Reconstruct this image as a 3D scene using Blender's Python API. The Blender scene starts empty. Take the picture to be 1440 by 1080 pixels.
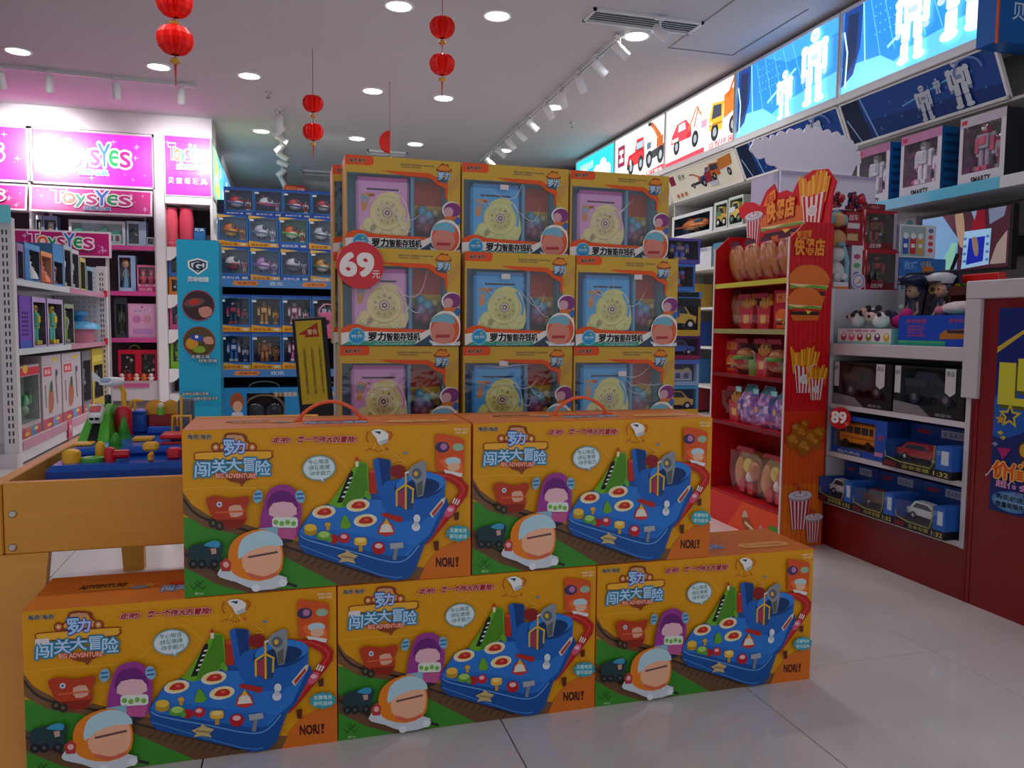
import bpy, math, random
from mathutils import Matrix, Vector, Euler
random.seed(7)
sc = bpy.context.scene
COL = sc.collection
PI = math.pi

# ------------------------------------------------------------------ camera
CAM_H = 0.95
cam_data = bpy.data.cameras.new('camera')
cam_data.sensor_width = 36.0
cam_data.lens = 36.0 * 1100.0 / 1440.0
cam_data.clip_start = 0.05
cam_data.clip_end = 100
cam = bpy.data.objects.new('camera', cam_data)
COL.objects.link(cam)
YAW, PITCH, ROLL = 0.278888, 0.072460, -0.010
_f = Vector((math.sin(YAW) * math.cos(PITCH), math.cos(YAW) * math.cos(PITCH), -math.sin(PITCH)))
_r = Vector((math.cos(YAW), -math.sin(YAW), 0))
_u = _r.cross(_f)
_R = _r * math.cos(ROLL) - _u * math.sin(ROLL)
_U = _r * math.sin(ROLL) + _u * math.cos(ROLL)
cam.matrix_world = Matrix(((_R.x, _U.x, -_f.x, 0), (_R.y, _U.y, -_f.y, 0), (_R.z, _U.z, -_f.z, CAM_H), (0, 0, 0, 1)))
sc.camera = cam

# ------------------------------------------------------------------ world, lights, exposure
world = bpy.data.worlds.new('mall_ambience')
sc.world = world
world.use_nodes = True
bg = world.node_tree.nodes['Background']
bg.inputs[0].default_value = (0.93, 0.93, 1.0, 1)
bg.inputs[1].default_value = 0.60
sc.view_settings.view_transform = 'Standard'
sc.view_settings.look = 'None'
sc.view_settings.gamma = 1.0
sc.view_settings.use_curve_mapping = False
sc.view_settings.exposure = 0.0
DOWNLIGHT_W = 9.0
DOWNLIGHT_GLOW = 14.0
LIGHTBOX_GLOW = 1.25
sc.cycles.max_bounces = 6
sc.cycles.transparent_max_bounces = 10
sc.cycles.caustics_reflective = False
sc.cycles.caustics_refractive = False
sc.cycles.sample_clamp_indirect = 4.0

def lamp(kind, loc, power, color=(1, 1, 1), size=0.12, direction=(0, 0, -1), spread=PI, angle=1.0, blend=0.5):
    d = bpy.data.lights.new('lamp_light', kind)
    d.energy = power
    d.color = color
    if kind == 'AREA':
        d.shape = 'DISK'; d.size = size; d.spread = spread
    elif kind == 'SPOT':
        d.spot_size = angle; d.spot_blend = blend; d.shadow_soft_size = size
    else:
        d.shadow_soft_size = size
    o = bpy.data.objects.new('lamp_light', d)
    o.location = loc
    o.rotation_euler = Vector(direction).to_track_quat('-Z', 'Y').to_euler()
    COL.objects.link(o)
    return o

# ------------------------------------------------------------------ colour, materials
def C(h):
    if not isinstance(h, str):
        return tuple(h)[:3]
    if len(h) == 3:
        h = ''.join(c * 2 for c in h)
    v = [int(h[i:i + 2], 16) / 255 for i in (0, 2, 4)]
    return tuple(c / 12.92 if c <= .04045 else ((c + .055) / 1.055) ** 2.4 for c in v)

MATS = {}
def mat(name, rough=.5, metal=0., spec=.5, wear=.0, scale=30., bump=0., emit=0., film=False, wood=False, coat=0.):
    m = bpy.data.materials.new(name)
    m.use_nodes = True
    nt = m.node_tree; N = nt.nodes; L = nt.links
    b = N['Principled BSDF']
    a = N.new('ShaderNodeAttribute'); a.attribute_name = 'Col'
    src = a.outputs['Color']
    if wear or bump or wood:
        tc = N.new('ShaderNodeTexCoord')
        no = N.new('ShaderNodeTexNoise'); no.inputs['Scale'].default_value = scale; no.inputs['Detail'].default_value = 3
        if wood:
            mp = N.new('ShaderNodeMapping'); mp.inputs['Scale'].default_value = (1.5, 14, 14)
            L.new(tc.outputs['Object'], mp.inputs['Vector']); L.new(mp.outputs['Vector'], no.inputs['Vector'])
        else:
            L.new(tc.outputs['Object'], no.inputs['Vector'])
        if wear:
            mr = N.new('ShaderNodeMapRange'); mr.inputs['To Min'].default_value = 1 - wear; mr.inputs['To Max'].default_value = 1.0
            L.new(no.outputs['Fac'], mr.inputs['Value'])
            mx = N.new('ShaderNodeMix'); mx.data_type = 'RGBA'; mx.blend_type = 'MULTIPLY'; mx.inputs[0].default_value = 1
            L.new(src, mx.inputs[6]); L.new(mr.outputs['Result'], mx.inputs[7])
            src = mx.outputs[2]
        if bump:
            bp = N.new('ShaderNodeBump'); bp.inputs['Strength'].default_value = bump; bp.inputs['Distance'].default_value = .01
            L.new(no.outputs['Fac'], bp.inputs['Height']); L.new(bp.outputs['Normal'], b.inputs['Normal'])
    L.new(src, b.inputs['Base Color'])
    b.inputs['Roughness'].default_value = rough
    b.inputs['Metallic'].default_value = metal
    b.inputs['Specular IOR Level'].default_value = spec
    b.inputs['Coat Weight'].default_value = coat
    if emit:
        L.new(src, b.inputs['Emission Color']); b.inputs['Emission Strength'].default_value = emit
    if film:
        out = N['Material Output']
        tr = N.new('ShaderNodeBsdfTransparent'); gl = N.new('ShaderNodeBsdfGlossy'); gl.inputs['Roughness'].default_value = .09
        mxs = N.new('ShaderNodeMixShader'); mxs.inputs[0].default_value = film
        tr.inputs[0].default_value = (.97, .98, 1, 1)
        if bump:
            L.new(bp.outputs['Normal'], gl.inputs['Normal'])
        L.new(tr.outputs[0], mxs.inputs[1]); L.new(gl.outputs[0], mxs.inputs[2]); L.new(mxs.outputs[0], out.inputs['Surface'])
    MATS[name] = m
    return m

mat('card', .4, spec=.3, wear=.06, scale=18)
mat('print', .38, spec=.3, wear=.04, scale=25)
mat('gloss', .18, wear=.03)
mat('plastic', .32, wear=.04)
mat('matte', .75, wear=.08, scale=12)
mat('plush', .95, wear=.2, scale=90, bump=.5)
mat('metal', .35, metal=.85, wear=.06)
mat('painted', .4, wear=.05, scale=8)
mat('wood', .4, wear=.16, scale=4, wood=True)
mat('tile', .12, wear=.05, scale=3, coat=.2)
mat('ceiling', .85, wear=.03, scale=2)
mat('lightbox', .3, emit=LIGHTBOX_GLOW)
mat('softlightbox', .3, emit=.55)
mat('screen', .2, emit=.42)
mat('lampglow', .3, emit=DOWNLIGHT_GLOW)
mat('film', film=.06, bump=.5, scale=7)
mat('blister', film=.085, bump=1.0, scale=11)
mat('crease_glint', .12, spec=.8, wear=.02).node_tree.nodes['Principled BSDF'].inputs['Alpha'].default_value = .5  # half-clear white put in for glints along the film creases
mat('lacquer', .3, wear=.08, scale=5)

# ------------------------------------------------------------------ mesh building
class MB:
    def __init__(s):
        s.v = []; s.f = []; s.c = []; s.sm = []; s.M = Matrix()
    def at(s, x=0, y=0, z=0, rx=0, ry=0, rz=0, k=1):
        s.M = Matrix.Translation((x, y, z)) @ Euler((rx, ry, rz)).to_matrix().to_4x4() @ Matrix.Scale(k, 4)
        return s
    def add(s, vs, fs, c, smooth=False):
        n = len(s.v)
        M = s.M
        s.v += [tuple(M @ Vector(p)) for p in vs]
        c = C(c)
        for f in fs:
            s.f.append([i + n for i in f]); s.c.append(c); s.sm.append(smooth)
        return s
    def face(s, pts, c):
        return s.add(pts, [list(range(len(pts)))], c)
    def box(s, x0, y0, z0, x1, y1, z1, c, front=None, top=None, side=None, b=0):
        v = [(x0, y0, z0), (x1, y0, z0), (x1, y1, z0), (x0, y1, z0), (x0, y0, z1), (x1, y0, z1), (x1, y1, z1), (x0, y1, z1)]
        if b:
            return s.rbox(x0, y0, z0, x1, y1, z1, c, b)
        for f, cc in (((0, 1, 5, 4), front), ((2, 3, 7, 6), None), ((3, 0, 4, 7), side), ((1, 2, 6, 5), side), ((4, 5, 6, 7), top), ((3, 2, 1, 0), None)):
            s.face([v[i] for i in f], cc or c)
        return s
    def rbox(s, x0, y0, z0, x1, y1, z1, c, b):
        # box whose twelve edges are chamfered
        b = min(b, (x1 - x0) * .49, (y1 - y0) * .49, (z1 - z0) * .49)
        X = (x0, x1); Y = (y0, y1); Z = (z0, z1)
        vs = []; idx = {}
        for i in (0, 1):
            for j in (0, 1):
                for k in (0, 1):
                    sx, sy, sz = (b, -b)[i], (b, -b)[j], (b, -b)[k]
                    for a, p in enumerate(((X[i], Y[j] + sy, Z[k] + sz), (X[i] + sx, Y[j], Z[k] + sz), (X[i] + sx, Y[j] + sy, Z[k]))):
                        idx[(i, j, k, a)] = len(vs); vs.append(p)
        fs = []
        for a in range(3):
            for e in (0, 1):
                o = [q for q in range(3) if q != a]
                q = []
                for u, w in ((0, 0), (1, 0), (1, 1), (0, 1)):
                    t = [0, 0, 0]; t[a] = e; t[o[0]] = u; t[o[1]] = w
                    q.append(idx[(*t, a)])
                fs.append(q)
        for a in range(3):
            o = [q for q in range(3) if q != a]
            for u in (0, 1):
                for w in (0, 1):
                    t0 = [0, 0, 0]; t1 = [0, 0, 0]
                    t0[o[0]] = t1[o[0]] = u; t0[o[1]] = t1[o[1]] = w; t0[a] = 0; t1[a] = 1
                    fs.append([idx[(*t0, o[0])], idx[(*t1, o[0])], idx[(*t1, o[1])], idx[(*t0, o[1])]])
        for i in (0, 1):
            for j in (0, 1):
                for k in (0, 1):
                    fs.append([idx[(i, j, k, a)] for a in range(3)])
        return s.add(vs, fs, c)
    def prism(s, pts, y0, y1, c, side=None):
        # outline in x,z extruded along y
        n = len(pts)
        s.add([(p[0], y0, p[1]) for p in pts], [list(range(n))], c)
        s.add([(p[0], y1, p[1]) for p in pts], [list(range(n))[::-1]], c)
        vs = [(p[0], y0, p[1]) for p in pts] + [(p[0], y1, p[1]) for p in pts]
        return s.add(vs, [[i, (i + 1) % n, (i + 1) % n + n, i + n] for i in range(n)], side or c)
    def lathe(s, prof, c, n=12, cap=True, smooth=True):
        vs = []; fs = []
        for r, z in prof:
            for i in range(n):
                a = 2 * PI * i / n
                vs.append((r * math.cos(a), r * math.sin(a), z))
        for k in range(len(prof) - 1):
            for i in range(n):
                j = (i + 1) % n
                fs.append([k * n + i, k * n + j, (k + 1) * n + j, (k + 1) * n + i])
        s.add(vs, fs, c, smooth)
        if cap:
            s.add([vs[i] for i in range(n)], [list(range(n))[::-1]], c)
            s.add([vs[(len(prof) - 1) * n + i] for i in range(n)], [list(range(n))], c)
        return s
    def cyl(s, x, y, z0, z1, r, c, n=12, r1=None):
        M0 = s.M
        s.M = M0 @ Matrix.Translation((x, y, 0))
        s.lathe([(r, z0), (r if r1 is None else r1, z1)], c, n)
        s.M = M0
        return s
    def ball(s, x, y, z, rx, c, ry=None, rz=None, n=10, m=6):
        ry = rx if ry is None else ry; rz = rx if rz is None else rz
        vs = [(x, y, z - rz)]; fs = []
        for k in range(1, m):
            t = PI * k / m
            for i in range(n):
                a = 2 * PI * i / n
                vs.append((x + rx * math.sin(t) * math.cos(a), y + ry * math.sin(t) * math.sin(a), z - rz * math.cos(t)))
        vs.append((x, y, z + rz)); L = len(vs) - 1
        for i in range(n):
            j = (i + 1) % n
            fs.append([0, 1 + j, 1 + i])
            fs.append([L, 1 + (m - 2) * n + i, 1 + (m - 2) * n + j])
            for k in range(m - 2):
                fs.append([1 + k * n + i, 1 + k * n + j, 1 + (k + 1) * n + j, 1 + (k + 1) * n + i])
        return s.add(vs, fs, c, True)
    def tube(s, pts, r, c, n=6, closed=False):
        P = [Vector(p) for p in pts]
        vs = []; fs = []
        K = len(P)
        rr = r if isinstance(r, (list, tuple)) else [r] * K
        for k, p in enumerate(P):
            if closed:
                d = P[(k + 1) % K] - P[k - 1]
            else:
                d = P[min(k + 1, K - 1)] - P[max(k - 1, 0)]
            d.normalize()
            u = d.cross(Vector((0, 0, 1)))
            if u.length < .05:
                u = d.cross(Vector((0, 1, 0)))
            u.normalize(); w = u.cross(d)
            for i in range(n):
                a = 2 * PI * i / n
                vs.append(tuple(p + (u * math.cos(a) + w * math.sin(a)) * rr[k]))
        for k in range(K if closed else K - 1):
            q = (k + 1) % K
            for i in range(n):
                j = (i + 1) % n
                fs.append([k * n + i, k * n + j, q * n + j, q * n + i])
        s.add(vs, fs, c, True)
        if not closed:
            s.add([vs[i] for i in range(n)], [list(range(n))], c)
            s.add([vs[(K - 1) * n + i] for i in range(n)], [list(range(n))], c)
        return s
    def mesh(s, name):
        me = bpy.data.meshes.new(name)
        me.from_pydata(s.v, [], s.f)
        ca = me.color_attributes.new('Col', 'FLOAT_COLOR', 'CORNER')
        buf = []
        for f, c in zip(s.f, s.c):
            buf += [c[0], c[1], c[2], 1.0] * len(f)
        ca.data.foreach_set('color', buf)
        me.polygons.foreach_set('use_smooth', s.sm)
        return me
    def build(s, name, material, parent=None, loc=None, rot=None):
        return place(name, s.mesh(name), material, parent, loc, rot)

def place(name, me, material, parent=None, loc=None, rot=None):
    if not me.materials:
        me.materials.append(MATS[material])
    o = bpy.data.objects.new(name, me)
    COL.objects.link(o)
    if parent is not None:
        o.parent = parent
    if loc: o.location = loc
    if rot: o.rotation_euler = rot
    return o

def tag(o, label=None, cat=None, group=None, kind=None):
    if label: o['label'] = label
    if cat: o['category'] = cat
    if group: o['group'] = group
    if kind: o['kind'] = kind
    return o

def thing(name, label, cat, loc=(0, 0, 0), rz=0, group=None):
    o = bpy.data.objects.new(name, None)
    o.empty_display_size = .05
    COL.objects.link(o)
    o.location = loc
    o.rotation_euler = (0, 0, rz)
    return tag(o, label, cat, group)

def copy_tree(o, loc=None, rz=None, label=None, parent=None, kids=None):
    if kids is None:
        kids = {}
        for q in COL.objects:
            if q.parent: kids.setdefault(q.parent.name, []).append(q)
    c = o.copy(); COL.objects.link(c)
    if parent is not None: c.parent = parent
    if loc is not None: c.location = loc
    if rz is not None: c.rotation_euler = (0, 0, rz)
    if label: c['label'] = label
    for ch in kids.get(o.name, []):
        copy_tree(ch, parent=c, kids=kids)
    return c

def structure(name, mb, material, parent=None):
    o = mb.build(name, material, parent)
    if parent is None: o['kind'] = 'structure'
    return o

# ------------------------------------------------------------------ flat print
GLY = {}
def glyphs(text, bold):
    key = (text, bold)
    if key not in GLY:
        c = bpy.data.curves.new('lettering', 'FONT'); c.body = text; c.resolution_u = 2 if len(text) > 3 else 5; c.offset = bold
        o = bpy.data.objects.new('lettering', c)
        me = o.to_mesh()
        V = [(v.co.x, v.co.y) for v in me.vertices]
        F = [list(p.vertices) for p in me.polygons]
        o.to_mesh_clear(); bpy.data.objects.remove(o); bpy.data.curves.remove(c)
        c2 = glyphs(text, 0)[2] if bold else None
        if c2 is None:
            xs = [p[0] for p in V] or [0, 1]; ys = [p[1] for p in V] or [0, 1]
            c2 = (min(xs), min(ys), max(xs), max(ys))
        GLY[key] = (V, F, c2)
    return GLY[key]

def homography(src, dst):
    # src 4 points -> dst 4 points, returns function
    A = []
    for (x, y), (u, v) in zip(src, dst):
        A.append([x, y, 1, 0, 0, 0, -u * x, -u * y, u]); A.append([0, 0, 0, x, y, 1, -v * x, -v * y, v])
    n = 8
    for i in range(n):
        p = max(range(i, n), key=lambda r: abs(A[r][i])); A[i], A[p] = A[p], A[i]
        for r in range(n):
            if r != i:
                k = A[r][i] / A[i][i]
                A[r] = [a - k * b for a, b in zip(A[r], A[i])]
    h = [A[i][8] / A[i][i] for i in range(n)]
    def f(x, y):
        w = h[6] * x + h[7] * y + 1
        return ((h[0] * x + h[1] * y + h[2]) / w, (h[3] * x + h[4] * y + h[5]) / w)
    return f

def smooth_pts(pts, closed=False, k=4):
    out = []; n = len(pts)
    for i in range(n if closed else n - 1):
        p0 = pts[(i - 1) % n] if closed or i > 0 else pts[0]
        p1 = pts[i]; p2 = pts[(i + 1) % n]
        p3 = pts[(i + 2) % n] if closed or i + 2 < n else pts[-1]
        for j in range(k):
            t = j / k
            out.append(tuple(.5 * (2 * b + (c - a) * t + (2 * a - 5 * b + 4 * c - d) * t * t + (3 * b - a - 3 * c + d) * t ** 3) for a, b, c, d in zip(p0, p1, p2, p3)))
    if not closed: out.append(pts[-1])
    return out

class Art(MB):
    """flat print on a face in the x,z plane that looks towards -y; every shape sits a hair in front of the last"""
    def __init__(s, fn=None, ydown=False, dz=5e-5, y=0.0):
        MB.__init__(s); s.fn = fn; s.yd = ydown; s.dz = dz; s.layer = 1; s.y0 = y; s.clip = None
    def _p(s, x, y):
        u, v = s.fn(x, y) if s.fn else (x, y)
        if s.clip:
            u = min(max(u, s.clip[0]), s.clip[2]); v = min(max(v, s.clip[1]), s.clip[3])
        return (u, s.y0 - s.layer * s.dz, v)
    def poly(s, pts, c, smooth=0):
        if smooth: pts = smooth_pts(pts, True, smooth)
        s.face([s._p(*p) for p in pts], c); s.layer += 1
        return s
    def rect(s, x0, y0, x1, y1, c):
        return s.poly([(x0, y0), (x1, y0), (x1, y1), (x0, y1)], c)
    def rrect(s, x0, y0, x1, y1, r, c, n=3):
        pts = []
        for cx, cy, a0 in ((x1 - r, y1 - r, 0), (x0 + r, y1 - r, 1), (x0 + r, y0 + r, 2), (x1 - r, y0 + r, 3)):
            for i in range(n + 1):
                a = (a0 + i / n) * PI / 2
                pts.append((cx + r * math.cos(a), cy + r * math.sin(a)))
        return s.poly(pts, c)
    def ell(s, cx, cy, rx, ry, c, rot=0, n=16, a0=0, a1=2 * PI):
        pts = []
        m = n if a1 - a0 > 6.2 else n + 1
        for i in range(m):
            a = a0 + (a1 - a0) * i / n
            x = rx * math.cos(a); y = ry * math.sin(a)
            pts.append((cx + x * math.cos(rot) - y * math.sin(rot), cy + x * math.sin(rot) + y * math.cos(rot)))
        return s.poly(pts, c)
    def star(s, cx, cy, r, r2, k, c, rot=PI / 2):
        return s.poly([(cx + (r, r2)[i % 2] * math.cos(rot + PI * i / k), cy + (r, r2)[i % 2] * math.sin(rot + PI * i / k)) for i in range(2 * k)], c)
    def line(s, pts, w, c, smooth=0):
        if smooth: pts = smooth_pts(pts, False, smooth)
        L = []; R = []
        for i, p in enumerate(pts):
            a = pts[max(i - 1, 0)]; b = pts[min(i + 1, len(pts) - 1)]
            dx, dy = b[0] - a[0], b[1] - a[1]; d = math.hypot(dx, dy) or 1
            ww = w if not isinstance(w, (list, tuple)) else w[0] + (w[1] - w[0]) * i / (len(pts) - 1)
            nx, ny = -dy / d * ww / 2, dx / d * ww / 2
            L.append((p[0] + nx, p[1] + ny)); R.append((p[0] - nx, p[1] - ny))
        for i in range(len(pts) - 1):
            s.face([s._p(*q) for q in (L[i], L[i + 1], R[i + 1], R[i])], c)
        s.layer += 1
        return s
    def text(s, t, x0, y0, x1, y1, c, out=None, ow=.05, bold=.02, skew=0, rise=0, arc=0):
        """lettering fitted to the box, upright; out is the outline colour, rise tilts it along the line"""
        passes = []
        if out:
            R = min(ow + bold * .5, .10)
            passes += [(out, R * math.cos(PI * k / 4), R * math.sin(PI * k / 4)) for k in range(8)]
        if bold > .025:
            q = min(bold - .012, .06)
            passes += [(c, q * math.cos(PI * (k + .5) / 2), q * math.sin(PI * (k + .5) / 2)) for k in range(4)]
        passes.append((c, 0, 0))
        V, F, (a, b, a2, b2) = glyphs(t, .012 if bold > .01 else 0)
        for cc, ox, oy in passes:
            vs = []
            for x, y in V:
                tx = (x + ox - a) / (a2 - a or 1); ty = (y + oy - b) / (b2 - b or 1)
                X = x0 + (x1 - x0) * tx + skew * (ty - .5)
                lift = rise * tx + arc * (1 - (2 * tx - 1) ** 2)
                Y = (y1 - (y1 - y0) * ty - lift) if s.yd else (y0 + (y1 - y0) * ty + lift)
                vs.append(s._p(X, Y))
            s.add(vs, F, cc); s.layer += 1
        return s
# ------------------------------------------------------------------ the room shell
CEIL = 3.25
floor = structure('floor', MB().box(-4.6, .2, -.06, 4.46, 16.2, -.006, '3a3634'), 'matte')
tile_mesh = MB().rbox(.0015, .0015, -.006, .6745, .6785, 0, 'dcd6d6', .0012).mesh('tile')
for i in range(-5, 6):
    for j in range(-2, 13):
        x, y = .487 + .676 * (i - 1), 1.835 + .68 * j
        if -3.6 < x < 3.4 and .3 < y < 9.6:
            place('tile', tile_mesh, 'tile', floor, (x, y, 0))
structure('ceiling', MB().box(-4.6, -.2, CEIL, 4.46, 16.2, CEIL + .1, 'c6c2c6'), 'ceiling')
structure('wall_right', MB().box(4.36, .2, -.06, 4.46, 16.2, CEIL, 'cfcbc8'), 'matte')
structure('wall_left', MB().box(-4.6, .2, -.06, -4.5, 16.2, CEIL, 'd8d2d6'), 'matte')
structure('wall_back', MB().box(-4.6, 15.6, -.06, 4.46, 15.7, CEIL, 'b9cdd6'), 'matte')
structure('wall_side', MB().box(-4.5, 10.05, 0, -.84, 15.6, CEIL, 'd9d5d6'), 'matte')
# access hatch joint in the ceiling over the robot panels
b = MB()
for (x0, y0, x1, y1) in ((3.02, 5.0, 3.03, 6.0), (3.02, 5.99, 3.62, 6.0), (3.61, 5.0, 3.62, 6.0)):
    b.box(x0, y0, CEIL - .006, x1, y1, CEIL, '8b8789')
structure('trim_1', b, 'painted')

# ------------------------------------------------------------------ downlights
def downlight(x, y, label, w=1.0):
    t = thing('downlight', label, 'ceiling light', (x, y, CEIL))
    MB().lathe([(.112, -.001), (.108, -.012), (.092, -.012), (.088, -.001)], 'efefef', 20, cap=False).build('trim_ring', 'painted', t)
    MB().lathe([(.088, -.004), (.088, -.010)], 'ffffff', 20).build('lens', 'lampglow', t)
    lamp('AREA', (x, y, CEIL - .02), DOWNLIGHT_W * w, (1, .96, .93), .16, (0, 0, -1), math.radians(150))
DL = [(-2.18, 7.72, 'round ceiling downlight over the end of the spotlight rail cut by the frame'),
      (-1.09, 7.79, 'round ceiling downlight just behind the double lantern near the pink signs'),
      (-.32, 7.81, 'round ceiling downlight over the teal display box'),
      (-1.08, 9.88, 'round ceiling downlight just over the square pink sign'),
      (-.28, 9.95, 'round ceiling downlight beside the far run of white spotlights'),
      (.79, 5.81, 'round ceiling downlight cut by the top edge, between the two nearer lantern strings'),
      (1.51, 5.77, 'large round ceiling downlight behind the tall lantern string in mid ceiling'),
      (.82, 7.93, 'small round ceiling downlight between the low and the high lantern strings'),
      (1.53, 7.95, 'round ceiling downlight below the tall lantern string'),
      (.84, 9.96, 'small round ceiling downlight between the lower lantern string and half lantern'),
      (1.57, 10.03, 'small round ceiling downlight just beyond the half red lantern'),
      (2.66, 5.83, 'round ceiling downlight at the near end of the long spotlight rail'),
      (2.69, 7.92, 'round ceiling downlight behind the middle of the long spotlight rail'),
      (2.73, 10.02, 'round ceiling downlight by the far end of the long spotlight rail')]
for k, (x, y, l) in enumerate(DL):
    downlight(x, y, l, .45 if k < 2 else 1.0)
for x, l in ((-1.09, 'downlight of the nearer row, over the play table'), (-.32, 'downlight of the nearer row, in front of the teal carton'), (.79, 'downlight of the nearer row, over the first money box column'),
             (1.51, 'downlight of the nearer row, before the red food stand'), (2.66, 'downlight of the nearer row, over the sales counter')):
    downlight(x, 3.7, l, .6 if x < 2 else .3)
def at(x, y, X=None, Y=None, Z=None):
    """point of the room seen at a place of the 1440 x 1080 frame, on a plane X, Y or Z"""
    d = _f + _R * ((x - 720) / 1100) - _U * ((y - 540) / 1100)
    t = X / d.x if X is not None else Y / d.y if Y is not None else (Z - CAM_H) / d.z
    return Vector((0, 0, CAM_H)) + d * t

# ------------------------------------------------------------------ red paper lanterns
def lantern_body(b, z, r, h):
    n = 20
    for k in range(n):
        a0 = 2 * PI * k / n; a1 = 2 * PI * (k + 1) / n; am = (a0 + a1) / 2
        prof = [(.25, .5), (.72, .43), (.98, .2), (1.0, 0), (.9, -.22), (.62, -.42), (.22, -.5)]
        for i in range(len(prof) - 1):
            (r0, z0), (r1, z1) = prof[i], prof[i + 1]
            for aa, bb, ka, kb in ((a0, am, .86, 1.04), (am, a1, 1.04, .86)):
                b.face([(r * r0 * ka * math.cos(aa), r * r0 * ka * math.sin(aa), z + h * z0), (r * r0 * kb * math.cos(bb), r * r0 * kb * math.sin(bb), z + h * z0),
                        (r * r1 * kb * math.cos(bb), r * r1 * kb * math.sin(bb), z + h * z1), (r * r1 * ka * math.cos(aa), r * r1 * ka * math.sin(aa), z + h * z1)], ('ff2a1e', 'e81410')[k % 2])
    return b

def lantern_string(p, gap, r, label, n=2):
    t = thing('lantern_string', label, 'lantern', (p.x, p.y, CEIL), 0, 'double red paper lanterns hung from the ceiling')
    z0 = p.z - CEIL
    MB().tube([(0, 0, 0), (0, 0, z0 - gap * (n - 1) - r * 2.6)], .003, 'c03020', 5).build('cord', 'matte', t)
    for k in range(n):
        z = z0 - gap * k
        ln = lantern_body(MB(), z, r, r * 1.65).build('paper_lantern', 'print', t)
        MB().lathe([(.012, z - r * 1.02), (.024, z - r * 1.1), (.024, z - r * 1.28), (.01, z - r * 1.36)], 'd8a040', 10).build('bead', 'plastic', ln)
        if k == n - 1:
            MB().tube([(0, 0, z - r * 1.36), (0, 0, z - r * 2.1)], [.006, .003], 'c8281c', 6).build('tassel', 'matte', ln)
pa = at(245, 4, Y=4.1); pb = at(245, 57, Y=4.1)
lantern_string(pa, pa.z - pb.z, .08, 'double red paper lantern cut by the top edge, above the pink signs')
pa = at(622, 39, Y=5.2); pb = at(621, 91, Y=5.2)
lantern_string(pa, pa.z - pb.z, .08, 'double red paper lantern hanging highest in mid ceiling, over the money boxes')
pa = at(440, 146, Y=6.9); pb = at(443, 186, Y=6.9)
lantern_string(pa, pa.z - pb.z, .083, 'double red paper lantern hanging low above the blue toy rack')
p = at(548, 200, Y=7.6)
t = thing('folded_lantern', 'half-folded red paper lantern over the first column of money boxes', 'lantern', (p.x, p.y, CEIL))
z = p.z - CEIL
MB().tube([(0, 0, 0), (0, 0, z - .14)], .003, 'c03020', 5).build('cord', 'matte', t)
b = MB()
for k in range(7):
    a = -.35 + .12 * k
    pts = [(-.10 * math.sin(PI * i / 8), .10 * math.cos(PI * i / 8)) for i in range(9)]
    b.at(0, .012 * (k - 3), z, rz=a * .25).prism([(x, q) for x, q in pts], -.003, .003, ('ff2a1e', 'd81814')[k % 2])
b.build('paper_fan', 'print', t)
b = MB(); b.ball(0, 0, z - .15, .018, 'd8402c').build('bead', 'plastic', t)

# ------------------------------------------------------------------ spotlight rails
def spot_head(parent, x, y, tilt, az, L=.15, r=.036, white='f2f2f2', glow=False):
    """tilt from straight down, az = direction it leans towards"""
    h = MB().at(x, y, 0).cyl(0, 0, -.11, -.02, .009, white, 8).box(-.02, -.035, -.03, .02, .035, -.018, white).build('bracket', 'painted', parent)
    b = MB(); b.M = Matrix.Translation((x, y, -.12)) @ Euler((0, 0, az)).to_matrix().to_4x4() @ Euler((0, -tilt, 0)).to_matrix().to_4x4()
    b.lathe([(r * .75, L * .42), (r, L * .38), (r, -L * .58), (r * .86, -L * .6), (r * .8, -L * .5)], white, 14)
    o = b.build('spotlight_head', 'painted', parent)
    if glow:
        b2 = MB(); b2.M = b.M; b2.lathe([(r * .8, -L * .52), (r * .8, -L * .54)], 'ffffff', 14).build('lens', 'lampglow', o)

def rail(name, label, p0, p1, heads):
    d = (p1 - p0); L = d.length
    t = thing(name, label, 'track light', (p0.x, p0.y, CEIL), math.atan2(d.y, d.x))
    MB().box(0, -.017, -.034, L, .017, 0, 'dcdcdc').box(0, -.006, -.0345, L, .006, -.034, '555558').build('rail', 'painted', t)
    for s, tilt, az, g in heads:
        spot_head(t, s * L, 0, tilt, az, glow=g)
p0 = Vector((2.515, 5.78, CEIL)); p1 = Vector((2.58, 10.7, CEIL))
rail('spotlight_rail', 'long white rail with ten spotlights aimed at the truck and robot panels', p0, p1,
     [(.01, .9, -PI / 2, False), (.10, .85, -PI / 2, False), (.19, .6, -PI / 2 + .5, False), (.29, .5, -PI / 2 + .7, False), (.38, .7, -PI / 2 + .4, False), (.50, .9, -PI / 2, False), (.59, .8, -PI / 2, False),
      (.68, .7, -PI / 2, False), (.78, .9, -PI / 2, False), (.9, .9, -PI / 2, True)])
p0 = Vector((-2.95, 8.16, CEIL)); p1 = Vector((-.83, 8.25, CEIL))
rail('spotlight_rail', 'white rail with hanging spotlights before the pink signs', p0, p1,
     [(.08, .4, PI / 2, False), (.235, .5, PI / 2, False), (.415, .12, PI / 2, False), (.675, .2, PI / 2, False), (.94, .1, PI / 2, False)])  # first head is out of view, added for glare on the lit sign
p0 = Vector((-.06, 8.85, CEIL)); p1 = Vector((-.06, 14.3, CEIL))
rail('spotlight_rail', 'far rail of bright white spotlights above the blue toy rack', p0, p1,
     [(.02, .2, 0, False), (.09, .9, PI / 2, False), (.16, 1.1, -PI / 2, False), (.25, .8, PI / 2, True), (.34, 1.0, -PI / 2, False), (.43, 1.2, -PI / 2, False), (.55, .9, PI / 2, False), (.68, .5, -PI / 2, True), (.86, .6, PI / 2, True)])
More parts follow.
